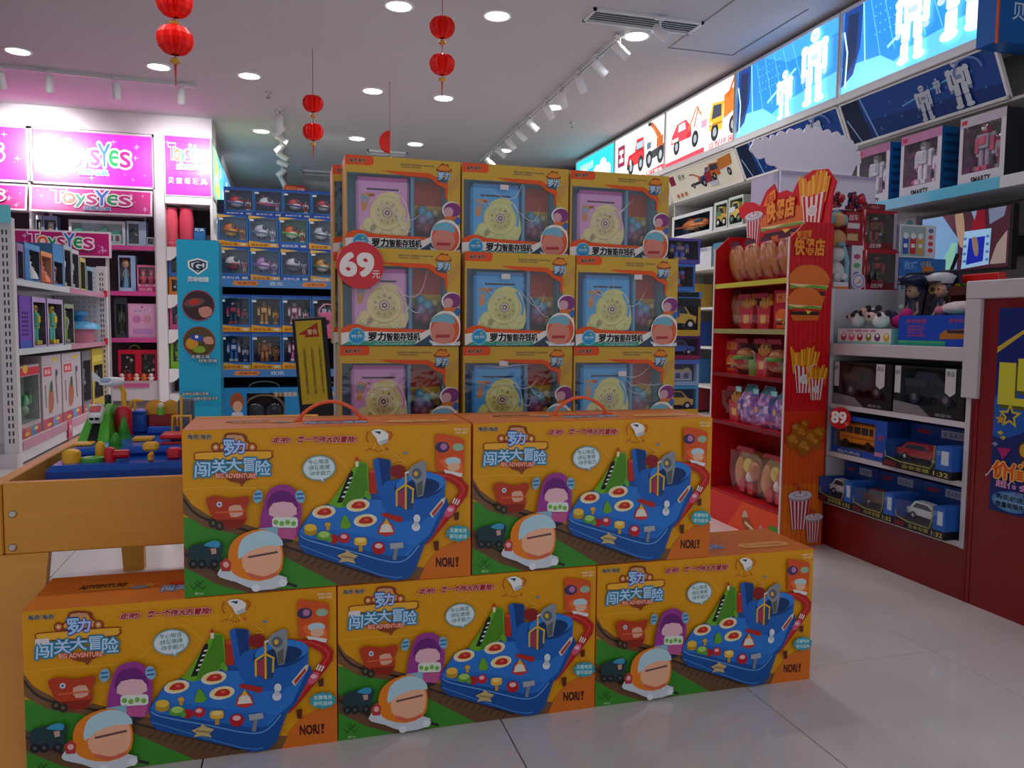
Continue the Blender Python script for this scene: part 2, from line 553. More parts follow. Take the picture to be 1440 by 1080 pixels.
t = thing('ceiling_spotlight', 'single white spotlight hanging before the slotted ceiling vent', 'spotlight', (2.66, 5.42, CEIL), -PI / 2)
spot_head(t, 0, 0, .8, .6)
# beams of those lamps; the first, strongest one is added for sign glare
for (x, tx, w) in ((-2.78, -2.6, 190), (-2.46, -2.3, 60), (-1.55, -1.5, 18), (-.97, -1.05, 90)):
    lamp('SPOT', (x, 8.2, CEIL - .26), w, (1, .95, 1), .03, (tx - x, 1.3, -.3), angle=1.0, blend=.8)
for k in range(6):
    y = 5.9 + .85 * k
    lamp('SPOT', (2.78, y, CEIL - .2), 9, (1, .98, .95), .03, (1.0, -.1, -.75), angle=1.2, blend=.8)
for k in range(3):
    lamp('SPOT', (-.05, 9.6 + 1.6 * k, CEIL - .2), 25, (.85, .97, 1), .03, (-1.0 if k % 2 else 1.0, .8, -.6), angle=1.7, blend=.8)

# ------------------------------------------------------------------ vents, sprinklers
def vent(x0, y0, x1, y1, label, n=5):
    t = thing('ceiling_vent', label, 'vent', ((x0 + x1) / 2, (y0 + y1) / 2, CEIL))
    w, d = (x1 - x0) / 2, (y1 - y0) / 2
    b = MB()
    for q in ((-w, -d, w, -d + .02), (-w, d - .02, w, d), (-w, -d, -w + .02, d), (w - .02, -d, w, d)):
        b.box(q[0], q[1], -.02, q[2], q[3], 0, 'dedede')
    b.build('frame', 'painted', t)
    MB().box(-w + .02, -d + .02, -.003, w - .02, d - .02, 0, '8c8c90').build('backing', 'matte', t)
    for k in range(n):
        y = -d + .03 + (2 * d - .06) * (k + .5) / n
        MB().at(0, y, -.01, rx=.6).box(-w + .02, -.011, -.002, w - .02, .011, .002, 'd2d2d4').build('slat', 'painted', t)
vent(2.14, 5.42, 3.02, 5.66, 'white slotted air vent in the ceiling near the blue end sign')
vent(1.02, 10.55, 1.55, 10.75, 'small dark slotted vent far over the first money boxes', 4)
vent(.2, 12.2, 1.0, 12.5, 'wide pale ceiling vent far back above the red hanging sign', 4)
for px, py, l in ((805, 172, 'small sprinkler head in the ceiling over the red toy truck panel'), (377, 130, 'small sprinkler head in the ceiling near the low lantern string')):
    p = at(px, py, Z=CEIL)
    t = thing('sprinkler', l, 'sprinkler', (p.x, p.y, CEIL))
    MB().lathe([(.03, -.001), (.03, -.008), (.008, -.012), (.008, -.05)], 'c9c9c9', 10).build('body', 'metal', t)
    MB().lathe([(.022, -.055), (.022, -.05)], 'b5b5b5', 10).build('deflector', 'metal', t)
# sign hung deep in the shop
p = at(415, 267, Y=12)
t = thing('hanging_sign', 'small red and orange sign hanging deep in the shop', 'sign', (p.x, p.y, p.z))
MB().box(-.15, -.01, -.06, .15, .01, .06, 'd02a2a').build('board', 'print', t)
a = Art(y=-.01); a.rect(-.14, -.045, .02, .045, 'f07030').text('促销', .03, -.03, .13, .03, 'ffe0d0').build('printed_face', 'print', t)
MB().tube([(.12, 0, .06), (.12, 0, CEIL - p.z)], .004, 'c05050', 5).tube([(-.12, 0, .06), (-.12, 0, CEIL - p.z)], .004, 'c05050', 5).build('cord', 'matte', t)
structure('trim_2', MB().box(-.8, 15.2, 2.75, 3.2, 15.6, 3.25, 'c2d4da'), 'matte')
# ------------------------------------------------------------------ small toys seen through box windows and on shelves
def toy(b, kind, x, y, z, w, h, c, rnd=random):
    """one toy standing at x, y, z; w wide, h high; c a list of colours"""
    c1, c2, c3 = (list(c) + ['d8d8d8', '303038', 'e8c040'])[:3] if len(c) < 3 else c[:3]
    M0 = b.M
    b.M = M0 @ Matrix.Translation((x, y, z))
    d = min(w, h) * .3
    if kind == 'plane':
        b.ball(0, 0, h * .54, w * .40, c1, d, h * .34, 14, 8).ball(w * .02, -d * .25, h * .40, w * .34, c2, d * .85, h * .22, 12, 6).ball(w * .16, -d * .55, h * .66, w * .15, '3c5468', d * .55, h * .14, 10, 6)
        b.prism([(-w * .5, h * .44), (-w * .1, h * .36), (w * .12, h * .34), (w * .5, h * .30), (w * .5, h * .36), (w * .12, h * .43), (-w * .1, h * .46), (-w * .5, h * .52)], -d * 1.1, -d * .75, c3)
        b.prism([(-w * .34, h * .6), (-w * .2, h * .98), (-w * .08, h * .95), (-w * .1, h * .6)], -.006, .006, c3)
        b.ball(-w * .12, -d * .3, h * .16, w * .07, '222228').ball(w * .16, -d * .3, h * .16, w * .07, '222228')
    elif kind == 'robot':
        b.box(-w * .16, -d * .5, h * .46, w * .16, d * .5, h * .78, c1, b=.006).box(-w * .11, -d * .6, h * .55, w * .11, -d * .4, h * .72, c2)
        b.box(-w * .09, -d * .4, h * .8, w * .09, d * .4, h * .98, c2, b=.006).box(-w * .07, -d * .45, h * .86, w * .07, -d * .38, h * .92, c3)
        for sgn in (-1, 1):
            b.ball(sgn * w * .26, 0, h * .74, w * .1, c1).box(sgn * w * .27 - w * .06, -d * .3, h * .4, sgn * w * .27 + w * .06, d * .3, h * .7, c2)
            b.ball(sgn * w * .27, 0, h * .36, w * .065, c3)
            b.box(sgn * w * .11 - w * .07, -d * .35, h * .08, sgn * w * .11 + w * .07, d * .35, h * .45, c1, b=.005)
            b.box(sgn * w * .12 - w * .09, -d * .6, 0, sgn * w * .12 + w * .09, d * .4, h * .1, c2)
    elif kind == 'doll':
        skin = 'e8b89a'
        b.ball(0, 0, h * .82, h * .13, skin, n=12, m=8).ball(0, h * .03, h * .85, h * .15, c2, h * .13, h * .15, 12, 8)
        b.ball(0, -h * .02, h * .80, h * .115, skin, h * .11, h * .115, 12, 8)
        for sgn in (-1, 1): b.ball(sgn * h * .045, -h * .125, h * .81, h * .016, '20202a', n=6, m=4)
        b.lathe([(w * .36, 0), (w * .30, h * .2), (w * .12, h * .5), (w * .16, h * .62), (w * .06, h * .7)], c1, 12)
        for sgn in (-1, 1): b.tube([(sgn * w * .14, 0, h * .62), (sgn * w * .26, -.01, h * .46), (sgn * w * .2, -.03, h * .38)], w * .045, skin, 6)
    elif kind in ('car', 'truck'):
        b.prism([(-w * .48, h * .25), (w * .48, h * .22), (w * .5, h * .5), (w * .3, h * .58), (w * .12, h * .92), (-w * .26, h * .95), (-w * .4, h * .6), (-w * .5, h * .55)], -d * .9, d * .9, c1)
        b.prism([(w * .24, h * .6), (w * .1, h * .86), (-w * .22, h * .88), (-w * .32, h * .62)], -d * .92, d * .92, '26303c')
        if kind == 'truck':
            b.box(-w * .5, -d, h * .5, -w * .05, d, h * .72, c2)
        for sx in (-.3, .3):
            for sy in (-1, 1):
                b.M = M0 @ Matrix.Translation((x + sx * w, y + sy * d * .85, z + h * .2)) @ Matrix.Rotation(PI / 2, 4, 'X')
                b.cyl(0, 0, -d * .14, d * .14, h * .2, '1c1c1e', 12).cyl(0, 0, -d * .16, d * .16, h * .1, c3, 8)
                b.M = M0 @ Matrix.Translation((x, y, z))
    elif kind == 'bus':
        b.box(-w * .5, -d, h * .16, w * .5, d, h * .95, c1, b=.008).box(-w * .45, -d * 1.02, h * .55, w * .42, d * 1.02, h * .82, '26303c')
        b.box(-w * .505, -d * 1.02, h * .36, w * .505, d * 1.02, h * .42, c2)
        for k in range(4): b.box(-w * .3 + k * w * .2, -d * 1.03, h * .54, -w * .28 + k * w * .2, d * 1.03, h * .83, c1)
        for sx in (-.3, .3):
            b.M = M0 @ Matrix.Translation((x + sx * w, y, z + h * .16)) @ Matrix.Rotation(PI / 2, 4, 'X')
            b.cyl(0, 0, -d * 1.05, d * 1.05, h * .16, '1c1c1e', 12)
            b.M = M0 @ Matrix.Translation((x, y, z))
    elif kind == 'house':
        b.box(-w * .48, -d * .4, 0, w * .48, d * .4, h * .55, c2).prism([(-w * .5, h * .5), (w * .5, h * .5), (w * .34, h * .75), (w * .2, h * .62), (-.02, h * .62), (-w * .24, h * .95), (-w * .5, h * .62)], -d * .45, d * .45, c1)
        for k in (-.32, -.05, .22): b.box(w * k, -d * .44, h * .12, w * (k + .15), -d * .38, h * .42, c3)
    elif kind == 'gun':
        b.box(-w * .45, -.02, h * .5, w * .5, .02, h * .72, c1, b=.005).box(-w * .2, -.018, h * .1, -w * .05, .018, h * .55, c2).box(w * .05, -.018, h * .2, w * .15, .018, h * .52, c2).box(-w * .5, -.025, h * .42, -w * .3, .025, h * .62, c3)
    elif kind == 'plush':
        b.ball(0, 0, h * .3, w * .36, c1, d, h * .3).ball(0, -d * .2, h * .72, w * .34, c1, d, h * .27).ball(0, -d * .9, h * .66, w * .16, c2, d * .3, h * .12)
        for sgn in (-1, 1):
            b.ball(sgn * w * .22, 0, h * .94, w * .1, c3, d * .4, h * .09).ball(sgn * w * .13, -d * 1.05, h * .76, w * .035, '18181c', n=6, m=4)
            b.ball(sgn * w * .34, -d * .2, h * .36, w * .12, c1, d * .5, h * .14).ball(sgn * w * .2, -d * .7, h * .07, w * .13, c1, d * .6, h * .08)
    elif kind == 'drum':
        b.lathe([(w * .36, 0), (w * .4, h * .2), (w * .4, h * .45)], c1, 14).lathe([(w * .48, h * .45), (w * .42, h * .62), (w * .2, h * .72)], c2, 14).lathe([(w * .1, h * .72), (w * .22, h * .86), (w * .24, h)], c3, 14)
    else:  # an assortment of small pieces on a tray
        for k in range(9):
            px = (rnd.random() - .5) * w * .76; r = min(w, h * 1.1) * (.06 + .06 * rnd.random()); pz = r * 1.65 + (h - r * 3.3) * rnd.random()
            cc = (c1, c2, c3)[k % 3]
            if k % 3 == 0: b.box(px - r, -r * .8, pz - r, px + r, r * .8, pz + r, cc, b=.004)
            elif k % 3 == 1: b.ball(px, 0, pz, r, cc, n=8, m=5)
            else: b.box(px - r * .4, -r * .5, pz - r * 1.6, px + r * .4, r * .5, pz + r * 1.6, cc)
    b.M = M0
    return b

PART = {'plane': 'toy_plane', 'robot': 'toy_robot', 'doll': 'doll', 'car': 'toy_car', 'truck': 'toy_truck', 'bus': 'toy_bus', 'house': 'toy_house', 'gun': 'toy_blaster',
        'plush': 'plush_toy', 'drum': 'toy_drum', 'set': 'toy_pieces'}

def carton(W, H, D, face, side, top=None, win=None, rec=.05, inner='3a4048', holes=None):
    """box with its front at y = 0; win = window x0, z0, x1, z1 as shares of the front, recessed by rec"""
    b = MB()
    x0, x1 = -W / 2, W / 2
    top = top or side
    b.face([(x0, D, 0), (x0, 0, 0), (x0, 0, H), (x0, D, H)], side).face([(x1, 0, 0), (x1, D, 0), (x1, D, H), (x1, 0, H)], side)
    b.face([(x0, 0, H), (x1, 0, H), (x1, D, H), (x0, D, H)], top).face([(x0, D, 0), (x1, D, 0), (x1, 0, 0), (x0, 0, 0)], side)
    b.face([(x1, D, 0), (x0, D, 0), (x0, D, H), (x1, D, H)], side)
    wins = [win] if win and not isinstance(win[0], (tuple, list)) else (win or [])
    if not wins:
        b.face([(x0, 0, 0), (x1, 0, 0), (x1, 0, H), (x0, 0, H)], face)
        return b
    cur = x0
    for a, z0, e, z1 in sorted(wins):
        a, e, z0, z1 = x0 + a * W, x0 + e * W, z0 * H, z1 * H
        for q in ((cur, 0, a, H), (a, 0, e, z0), (a, z1, e, H)):
            if q[2] - q[0] > 1e-6 and q[3] - q[1] > 1e-6:
                b.face([(q[0], 0, q[1]), (q[2], 0, q[1]), (q[2], 0, q[3]), (q[0], 0, q[3])], face)
        b.face([(a, rec, z0), (e, rec, z0), (e, rec, z1), (a, rec, z1)], inner)
        b.face([(a, 0, z0), (a, rec, z0), (a, rec, z1), (a, 0, z1)], inner).face([(e, rec, z0), (e, 0, z0), (e, 0, z1), (e, rec, z1)], inner)
        b.face([(a, 0, z0), (e, 0, z0), (e, rec, z0), (a, rec, z0)], inner).face([(a, rec, z1), (e, rec, z1), (e, 0, z1), (a, 0, z1)], inner)
        cur = e
    if x1 - cur > 1e-6:
        b.face([(cur, 0, 0), (x1, 0, 0), (x1, 0, H), (cur, 0, H)], face)
    return b

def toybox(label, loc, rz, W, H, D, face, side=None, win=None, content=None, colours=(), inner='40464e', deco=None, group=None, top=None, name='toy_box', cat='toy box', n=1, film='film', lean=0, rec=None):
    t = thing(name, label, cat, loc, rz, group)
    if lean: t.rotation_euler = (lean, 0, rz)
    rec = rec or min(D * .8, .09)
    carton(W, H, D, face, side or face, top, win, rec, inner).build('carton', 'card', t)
    if deco:
        a = Art(y=0, dz=8e-5)
        deco(a, W, H)
        a.build('printed_front', 'print', t)
    wins = [win] if win and not isinstance(win[0], (tuple, list)) else (win or [])
    for wn in wins:
        a, z0, e, z1 = -W / 2 + wn[0] * W, wn[1] * H, -W / 2 + wn[2] * W, wn[3] * H
        if content:
            for k in range(n):
                ww = (e - a) / n
                b = MB()
                toy(b, content, a + ww * (k + .5), rec * .55, z0 + .004, ww * .92, (z1 - z0) * .94, colours)
                o = b.build(PART.get(content, 'toy_pieces'), 'plastic', t)
        MB().face([(a, .0015, z0), (e, .0015, z0), (e, .0015, z1), (a, .0015, z1)], 'ffffff').build('window_film', film, t)
    return t

# simple print layouts for toy boxes
def bands(top=None, th=.16, bot=None, bh=.16, txt=None, tc='ffffff', sub=None, sc_='ffffff', dots=None):
    def f(a, W, H):
        if top: a.rect(-W / 2, H * (1 - th), W / 2, H, top)
        if bot: a.rect(-W / 2, 0, W / 2, H * bh, bot)
        if txt: a.text(txt, -W * .4, H * (1 - th * .82), W * .4, H * (1 - th * .2), tc)
        if sub: a.text(sub, -W * .4, H * bh * .25, W * .3, H * bh * .75, sc_)
        if dots:
            for k, c in enumerate(dots):
                a.ell(-W * .38 + W * .76 * k / max(1, len(dots) - 1), H * (bh + .06), W * .05, W * .05, c, n=10)
    return f
def wbox(t, name, x0, y0, z0, x1, y1, z1, c, m='painted', b=0, **k):
    l = t.location
    return MB().at(-l.x, -l.y, -l.z).box(x0, y0, z0, x1, y1, z1, c, b=b, **k).build(name, m, t)

# ------------------------------------------------------------------ pink shop signs on the far wall
structure('trim_3', MB().box(-4.5, 9.56, 3.03, -.8, 10.05, 3.25, 'efe9ec'), 'painted')
def toysyes(a, x0, z0, x1, z1):
    W = x1 - x0
    for ch, p, q, c, lo, hi in (('T', .0, .17, 'd81890', .15, 1.0), ('o', .14, .29, 'f0641e', .1, .72), ('y', .29, .43, '14986c', -.08, .66), ('s', .43, .55, 'c8207c', .08, .7),
                                ('Y', .53, .70, '2a78d8', .06, .95), ('e', .68, .83, '18a058', .1, .72), ('s', .83, .97, 'd02084', .06, .68)):
        a.text(ch, x0 + W * p, z0 + (z1 - z0) * lo, x0 + W * q, z0 + (z1 - z0) * hi, c, 'fff4fa', .05, .015)
    a.ell(x0 + W * .215, z0 + (z1 - z0) * .41, W * .03, (z1 - z0) * .13, 'fff0d8', n=10)
def sparkles(a, x0, z0, x1, z1, n, rnd, c='f9b4e2'):
    for k in range(n):
        x = x0 + (x1 - x0) * rnd.random(); z = z0 + (z1 - z0) * rnd.random(); r = .012 + .03 * rnd.random() ** 2
        a.star(x, z, r, r * .22, 4, c)
rs = random.Random(4)
def big_sign(x0, x1, label, text=True):
    t = thing('sign_lightbox', label, 'illuminated sign', (x0, 9.56, 2.43), 0)
    w, h = x1 - x0, .59
    MB().box(0, 0, 0, w, .4, h, 'f4f0f2').build('housing', 'painted', t)
    b = MB()
    for q in ((0, 0, w, .022), (0, h - .022, w, h), (0, 0, .022, h), (w - .022, 0, w, h)): b.box(q[0], -.02, q[1], q[2], 0, q[3], 'f6f2f4')
    b.build('frame', 'painted', t)
    a = Art(y=-.004, dz=3e-4); a.rect(.022, .022, w - .022, h - .022, 'e22ab4')
    sparkles(a, .1, .05, w - .1, h - .05, 26, rs, 'ff9ae6')
    toysyes(a, w * .22, h * .34, w * .82, h * .8)
    a.text('益智玩具', w * .38, h * .2, w * .62, h * .3, '30b4d8', 'f0faff', .1, .03)
    a.build('lit_panel', 'lightbox', t)
big_sign(-2.615, -1.40, 'large lit pink shop sign above the doll shelves, next to the white pillar')
big_sign(-3.84, -2.625, 'lit pink shop sign of which only the last letters are in view')
def header_sign(x0, x1, y, z0, z1, label, tilt=.22, posts=0, c='d8168c'):
    t = thing('header_sign', label, 'sign', (x0, y, z0), 0)
    w, h = x1 - x0, z1 - z0
    o = MB().at(rx=-tilt).box(0, 0, 0, w, .02, h, 'f4dfe8').build('board', 'painted', t)
    a = Art(y=-.001, dz=3e-4); a.rect(.018, .018, w - .018, h - .018, c)
    sparkles(a, .06, .04, w * .3, h - .04, 7, rs); sparkles(a, w * .75, .04, w - .04, h - .04, 7, rs)
    toysyes(a, w * .17, h * .28, w * .84, h * .92)
    a.text('益智玩具', w * .44, h * .1, w * .66, h * .24, '2a90d0', 'fbe6f4', .1, .03)
    a.build('printed_face', 'print', t, rot=(-tilt, 0, 0))
    if posts:
        for px in (.04, w - .06): MB().box(px, .03, -posts, px + .03, .05, 0, 'c9c6c8').build('post', 'painted', t)
    return t
header_sign(-2.60, -1.415, 9.40, 2.12, 2.405, 'pink slanted shop name board just under the large lit sign')
header_sign(-3.80, -2.625, 9.40, 2.12, 2.405, 'pink slanted name board cut off by the frame, under the cropped lit sign')
header_sign(-2.62, -1.725, 8.86, 1.612, 1.872, 'pink name board half hidden behind boxes on the white gondola', 0, 1.6, 'c01c78')

# wall cabinet below the signs
t = thing('doll_shelf_unit', 'white wall cabinet with pink-edged shelves below the pink shop signs', 'shelf unit', (-2.6, 9.55, 0))
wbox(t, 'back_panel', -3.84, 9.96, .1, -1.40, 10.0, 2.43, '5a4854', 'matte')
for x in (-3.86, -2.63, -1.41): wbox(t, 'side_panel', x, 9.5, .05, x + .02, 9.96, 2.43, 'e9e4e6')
for z in (1.775, 1.275, .76): 
    s = wbox(t, 'shelf', -3.84, 9.53, z, -1.41, 9.95, z + .022, 'e2dadd')
    l = t.location
    MB().at(-l.x, -l.y, -l.z).box(-3.84, 9.512, z - .02, -1.41, 9.529, z + .03, 'e0529c').build('price_strip', 'gloss', s)
wbox(t, 'base_cabinet', -3.84, 9.52, .09, -1.41, 9.95, .31, 'ded6da')
wbox(t, 'plinth', -3.84, 9.56, 0, -1.41, 9.95, .088, '8a8488')
wbox(t, 'price_strip', -3.3, 9.505, .24, -1.5, 9.519, .285, 'd8609c', 'gloss')
# pillar and the narrow display next to it
structure('trim_4', MB().box(-1.388, 9.46, 0, -1.295, 10.04, 3.03, 'f2eef0'), 'painted')
t = thing('square_sign', 'square lit pink sign on the pillar beside the large shop sign', 'illuminated sign', (-1.29, 9.46, 2.36))
MB().box(0, 0, 0, .49, .14, .66, 'f4f0f2').build('housing', 'painted', t)
a = Art(y=-.003, dz=3e-4); a.rect(.012, .012, .478, .648, 'e22ab4'); sparkles(a, .03, .1, .45, .6, 8, rs, 'ff9ae6')
toysyes(a, .05, .37, .45, .56); a.text('益智玩具', .13, .29, .35, .345, '30b4d8', 'f0faff', .1, .03)
for k, ch in enumerate('贝蜜母玩具'): a.text(ch, .04 + .084 * k, .13, .10 + .084 * k, .195, 'ffe9f8', None, 0, .02)
a.build('lit_panel', 'lightbox', t)
t = thing('bracket_shelf', 'narrow white shelf tower with arched brackets behind the teal box', 'shelf unit', (-1.04, 9.5, 0))
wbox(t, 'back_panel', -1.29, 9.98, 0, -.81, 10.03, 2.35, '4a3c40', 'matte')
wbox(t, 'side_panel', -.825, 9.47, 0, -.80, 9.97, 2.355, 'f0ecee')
wbox(t, 'head_rail', -1.29, 9.47, 2.28, -.826, 9.97, 2.355, 'f0ecee')
wbox(t, 'base', -1.29, 9.49, 0, -.826, 9.97, .16, 'e6e2e4')
for z in (1.78, 1.25, .86, .42):
    s = wbox(t, 'shelf', -1.29, 9.5, z, -.826, 9.97, z + .025, 'ece8ea')
    b = MB().at(.25 - .5 + 0, 0, 0)
    pts = [(-.25, z)] + [(-.25 + .12 * math.sin(PI / 2 * i / 5), z - .13 * math.cos(PI / 2 * i / 5)) for i in range(6)] + [(-.13, z)]
    MB().prism(pts, -.002, .01, 'ece8ea').build('arch_bracket', 'painted', s)
ya, yb = 9.6, 9.62
for k, (px0, px1, c) in enumerate(((233, 250, 'e0566a'), (252, 272, 'd8485e'))):
    p0 = at(px0, 345, Y=9.6); p1 = at(px1, 288, Y=9.6)
    t = thing('pink_bag', ('tall pink wrapped bag standing next to the white pillar', 'tall pink wrapped bag standing nearer the small blue box')[k], 'bag', ((p0.x + p1.x) / 2, 9.62, 1.8065))
    w = p1.x - p0.x
    b = MB(); prof = [(.46, 0), (.5, .1), (.48, .4), (.5, .7), (.42, .95), (.47, 1)]
    b.lathe([(w * r, .44 * z) for r, z in prof], c, 14); b.build('wrapped_goods', 'gloss', t)
    b = MB(); b.lathe([(w * .515, .44 * z) for z in (.1, .12)], 'f0a0a8', 14, cap=False); b.build('band', 'gloss', t)
toybox('small blue carton beside the pink bags on the pillar shelf', (at(281, 330, Y=9.6).x, 9.58, 1.8065), 0, .12, .23, .12, '2a78b8', '1e5c90', deco=bands('1e5c90', .2, None, 0, '玩具', 'e8f4ff', None))
for k, (z, c, kk) in enumerate(((1.2765, 'c87830', 'set'), (1.4785, '3a6ab0', 'set'), (.8865, 'c05088', 'doll'), (.4465, '7ab030', 'plush'))):
    toybox(('orange carton lowest behind the top of the teal box', 'blue carton on the arched shelf behind the teal box', 'pink doll carton on the pillar shelf behind the teal box', 'lime green carton low on the pillar shelf behind the teal box')[k],
           (-1.185, 9.56, z), 0, .19, (.2, .24, .3, .38)[k], .2, c, c, (.15, .2, .85, .85), kk, (c, 'e8e0d8', '30343c'))
# lit panels along the side of the wall going back
t = thing('side_lightbox', 'cyan and green lit panel along the wall behind the pillar sign', 'illuminated sign', (-.80, 9.62, 2.43), 0)
MB().box(-.02, 0, -.02, 0, 3.4, .58, 'f2f4f4').build('housing', 'painted', t)
a = Art(y=-.004, dz=4e-4); a.rect(.02, .02, 3.38, .54, '5fd0d8'); a.poly([(.02, .02), (.9, .02), (.5, .54), (.02, .54)], '9ad88a').poly([(1.2, .02), (2.2, .02), (2.6, .54), (1.6, .54)], '4a9ad8').poly([(.3, .1), (.8, .1), (.6, .45), (.4, .4)], 'e8d860', 3)
for k in range(9): a.ell(.3 + .34 * k, .2 + .1 * (k % 3), .09, .07, ('f4fafa', 'c8f0c0', 'fce8b0')[k % 3])
a.build('lit_panel', 'lightbox', t, rot=(0, 0, PI / 2))
t = thing('side_header', 'slanted cyan header under the lit side panel behind the pillar', 'sign', (-.775, 9.62, 2.1), 0)
MB().at(rz=PI / 2, rx=0).box(0, -.02, 0, 3.4, 0, .28, 'e8f2f4').build('board', 'painted', t, rot=(0, .25, 0))
a = Art(y=-.021, dz=4e-4); a.rect(.02, .02, 3.38, .26, '48b8d8').poly([(.5, .02), (1.4, .02), (1.1, .26), (.8, .26)], '8ad8e8').poly([(2, .02), (2.8, .02), (2.6, .26), (2.2, .26)], 'a8e0c8')
o = a.build('printed_face', 'print', t); o.matrix_local = Euler((0, .25, 0)).to_matrix().to_4x4() @ Matrix.Rotation(PI / 2, 4, 'Z')

# what stands on the wall cabinet
def on(px0, px1, Y): 
    a_, b_ = at(px0, 400, Y=Y).x, at(px1, 400, Y=Y).x
    return (a_ + b_) / 2, b_ - a_
x, w = on(99, 178, 9.58); toybox('wide white playhouse box with green roofs on the top doll shelf', (x, 9.58, 1.8), 0, w, .27, .2, 'e8eef0', 'c8d4d8', (.05, .1, .95, .88), 'house', ('3cae94', 'bfe6dc', '8a3060'), 'd0e0e4', n=2)
x, w = on(180, 207, 9.6); toybox('narrow pale blue box of green toys beside the playhouse box', (x, 9.6, 1.8), 0, w, .28, .15, 'bcd4ec', '90b0d0', (.1, .12, .62, .9), 'set', ('3a9a70', 'e0f0e8', '4078c0'))
x, w = on(208, 218, 9.6); toybox('little white box at the pillar end of the top doll shelf', (x, 9.6, 1.8), 0, w, .11, .1, 'e8e8f0', 'c0c0d0', (.1, .3, .9, .9), 'set', ('e0e0f0', '80a0d0', 'd06080'))
x, w = on(53, 62, 9.6); toybox('white doll box high on the wall shelf behind the pink name board', (x, 9.6, 1.8), 0, w, .3, .15, 'd4dce8', 'a0aabc', (.1, .1, .9, .85), 'plush', ('f0eee8', 'e0b090', 'd8d0c0'))
x, w = on(63, 83, 9.6); toybox('second white doll box high on the wall shelf, nearer the playhouse', (x, 9.6, 1.8), 0, w, .3, .15, '9ab0d8', '7890b8', (.1, .1, .9, .85), 'plush', ('f0e8dc', 'e0a888', 'd0c0a8'))
x, w = on(167, 191, 9.58); toybox('doll box with a pale blue gown doll on the second shelf', (x, 9.58, 1.3), 0, w, .40, .15, 'a8c8ec', '7aa0d0', (.06, .12, .72, .94), 'doll', ('7ab4e0', 'c09050', 'ffffff'), '4a4250', deco=bands(None, 0, '9ac0ea', .12, None, 'fff', '娃娃', 'e8f4ff'))
x, w = on(193, 220, 9.58); toybox('pink toy set box next to the blue gown doll', (x, 9.58, 1.3), 0, w, .30, .15, 'e878a8', 'c05088', (.08, .3, .92, .92), 'plush', ('e85a78', 'f8d0d8', '48a890'), '9c3868', deco=bands(None, 0, 'd84a88', .2, None, 'fff', '玩具', 'ffe0f0', ('f8f0a0', 'a0e0f0', 'ffffff')), n=2)
x, w = on(160, 178, 9.58); toybox('dark figure box on the third shelf beside the plain pink box', (x, 9.58, .785), 0, w, .45, .15, '4a5058', '383c44', (.1, .1, .9, .85), 'robot', ('50604c', '787e70', '2c3430'))
x, w = on(179, 219, 9.56)
def pinkbox(a, W, H):
    a.rrect(-W * .45, H * .06, W * .45, H * .94, .02, 'f0b4dc').ell(-W * .2, H * .55, W * .15, W * .15, 'd888c0').ell(W * .16, H * .55, W * .16, W * .16, 'e8a0b8').rect(-W * .36, H * .12, W * .36, H * .28, 'd098d8')
    a.text('美丽女孩', -W * .3, H * .74, W * .3, H * .84, 'c060b0', 'fbe8f6', .1).ell(0, H * .9, .012, .008, '6a3058')
toybox('plain pink box with round pictures on the third shelf', (x, 9.56, .785), 0, w, .385, .16, 'e6a0d4', 'd088bc', deco=pinkbox)
x, w = on(163, 219.5, 9.54); toybox('wide red box with two dark windows on the lowest wall shelf', (x, 9.55, .312), 0, w, .345, .2, 'c81c38', '98142c', ((.07, .2, .42, .86), (.58, .2, .93, .86)), 'set', ('e8d8d0', '6a7a48', 'd85a6a'), '3a3434')
for k in range(5):
    x = -1.78 + .075 * k
    o = toy(MB(), 'plush', 0, 0, 0, .07, .085, (('eee6e0', 'd04030', 'f0e0c0', 'e08030', 'f4f0f0')[k], 'd88a70', 'b02828')).build('toy_figure', 'plastic', None, (x, 9.525, .311))
    tag(o, ('tiny white figure before the wide red box, next to the gondola', 'tiny red figure before the wide red box', 'tiny cream figure in the middle before the wide red box', 'tiny orange figure before the wide red box', 'tiny white figure before the wide red box, beside the white pillar')[k], 'figurine', 'small figures before the red box')
# small wire ring resting on the red box
tag(MB().tube([(.05 * math.cos(PI * i / 8), 0, .045 * math.sin(PI * i / 8)) for i in range(9)], .008, 'a8c040', 6).build('green_hoop', 'plastic', None, (-1.66, 9.62, .661)), 'little green hoop standing on top of the wide red box', 'hoop')
# ------------------------------------------------------------------ white gondola shelving on the left
GX = -1.70
t = thing('gondola_shelf', 'long white perforated gondola shelving with pink price strips', 'shelf unit', (-1.95, 7.1, 0))
gl = t.location
def gpart(mb, name, m='painted', parent=None):
    return mb.build(name, m, parent or t)
def gm(): return MB().at(-gl.x, -gl.y, -gl.z)
def post(y, h):
    p = gpart(gm().box(GX - .085, y - .03, 0, GX, y + .03, h, 'd9d4d8'), 'upright_post')
    b = gm()
    n = int((h - .2) / .05)
    for k in range(n):
        z = .16 + .05 * k
        for dx in (-.052, -.03): b.box(GX + dx - .006, y - .0312, z, GX + dx + .003, y - .0302, z + .03, '3c383e')
    o = b.build('slot', 'matte', p); o['kind'] = 'stuff'
    return p
post(5.80, 1.62)
post(8.50, 1.50)
gpart(gm().box(-2.34, 5.80, .16, GX - .086, 5.83, 1.60, 'c4bfc6'), 'end_panel')
b = gm()
for i in range(9):
    for j in range(27):
        b.box(-2.3 + .057 * i, 5.7988, .22 + .05 * j, -2.288 + .057 * i, 5.7998, .232 + .05 * j, '6a666e')
o = gpart(b, 'peg_holes', 'matte'); o['kind'] = 'stuff'
gpart(gm().box(-2.2, 5.83, .1, -2.17, 8.47, 1.48, 'c9c4ca'), 'back_panel')
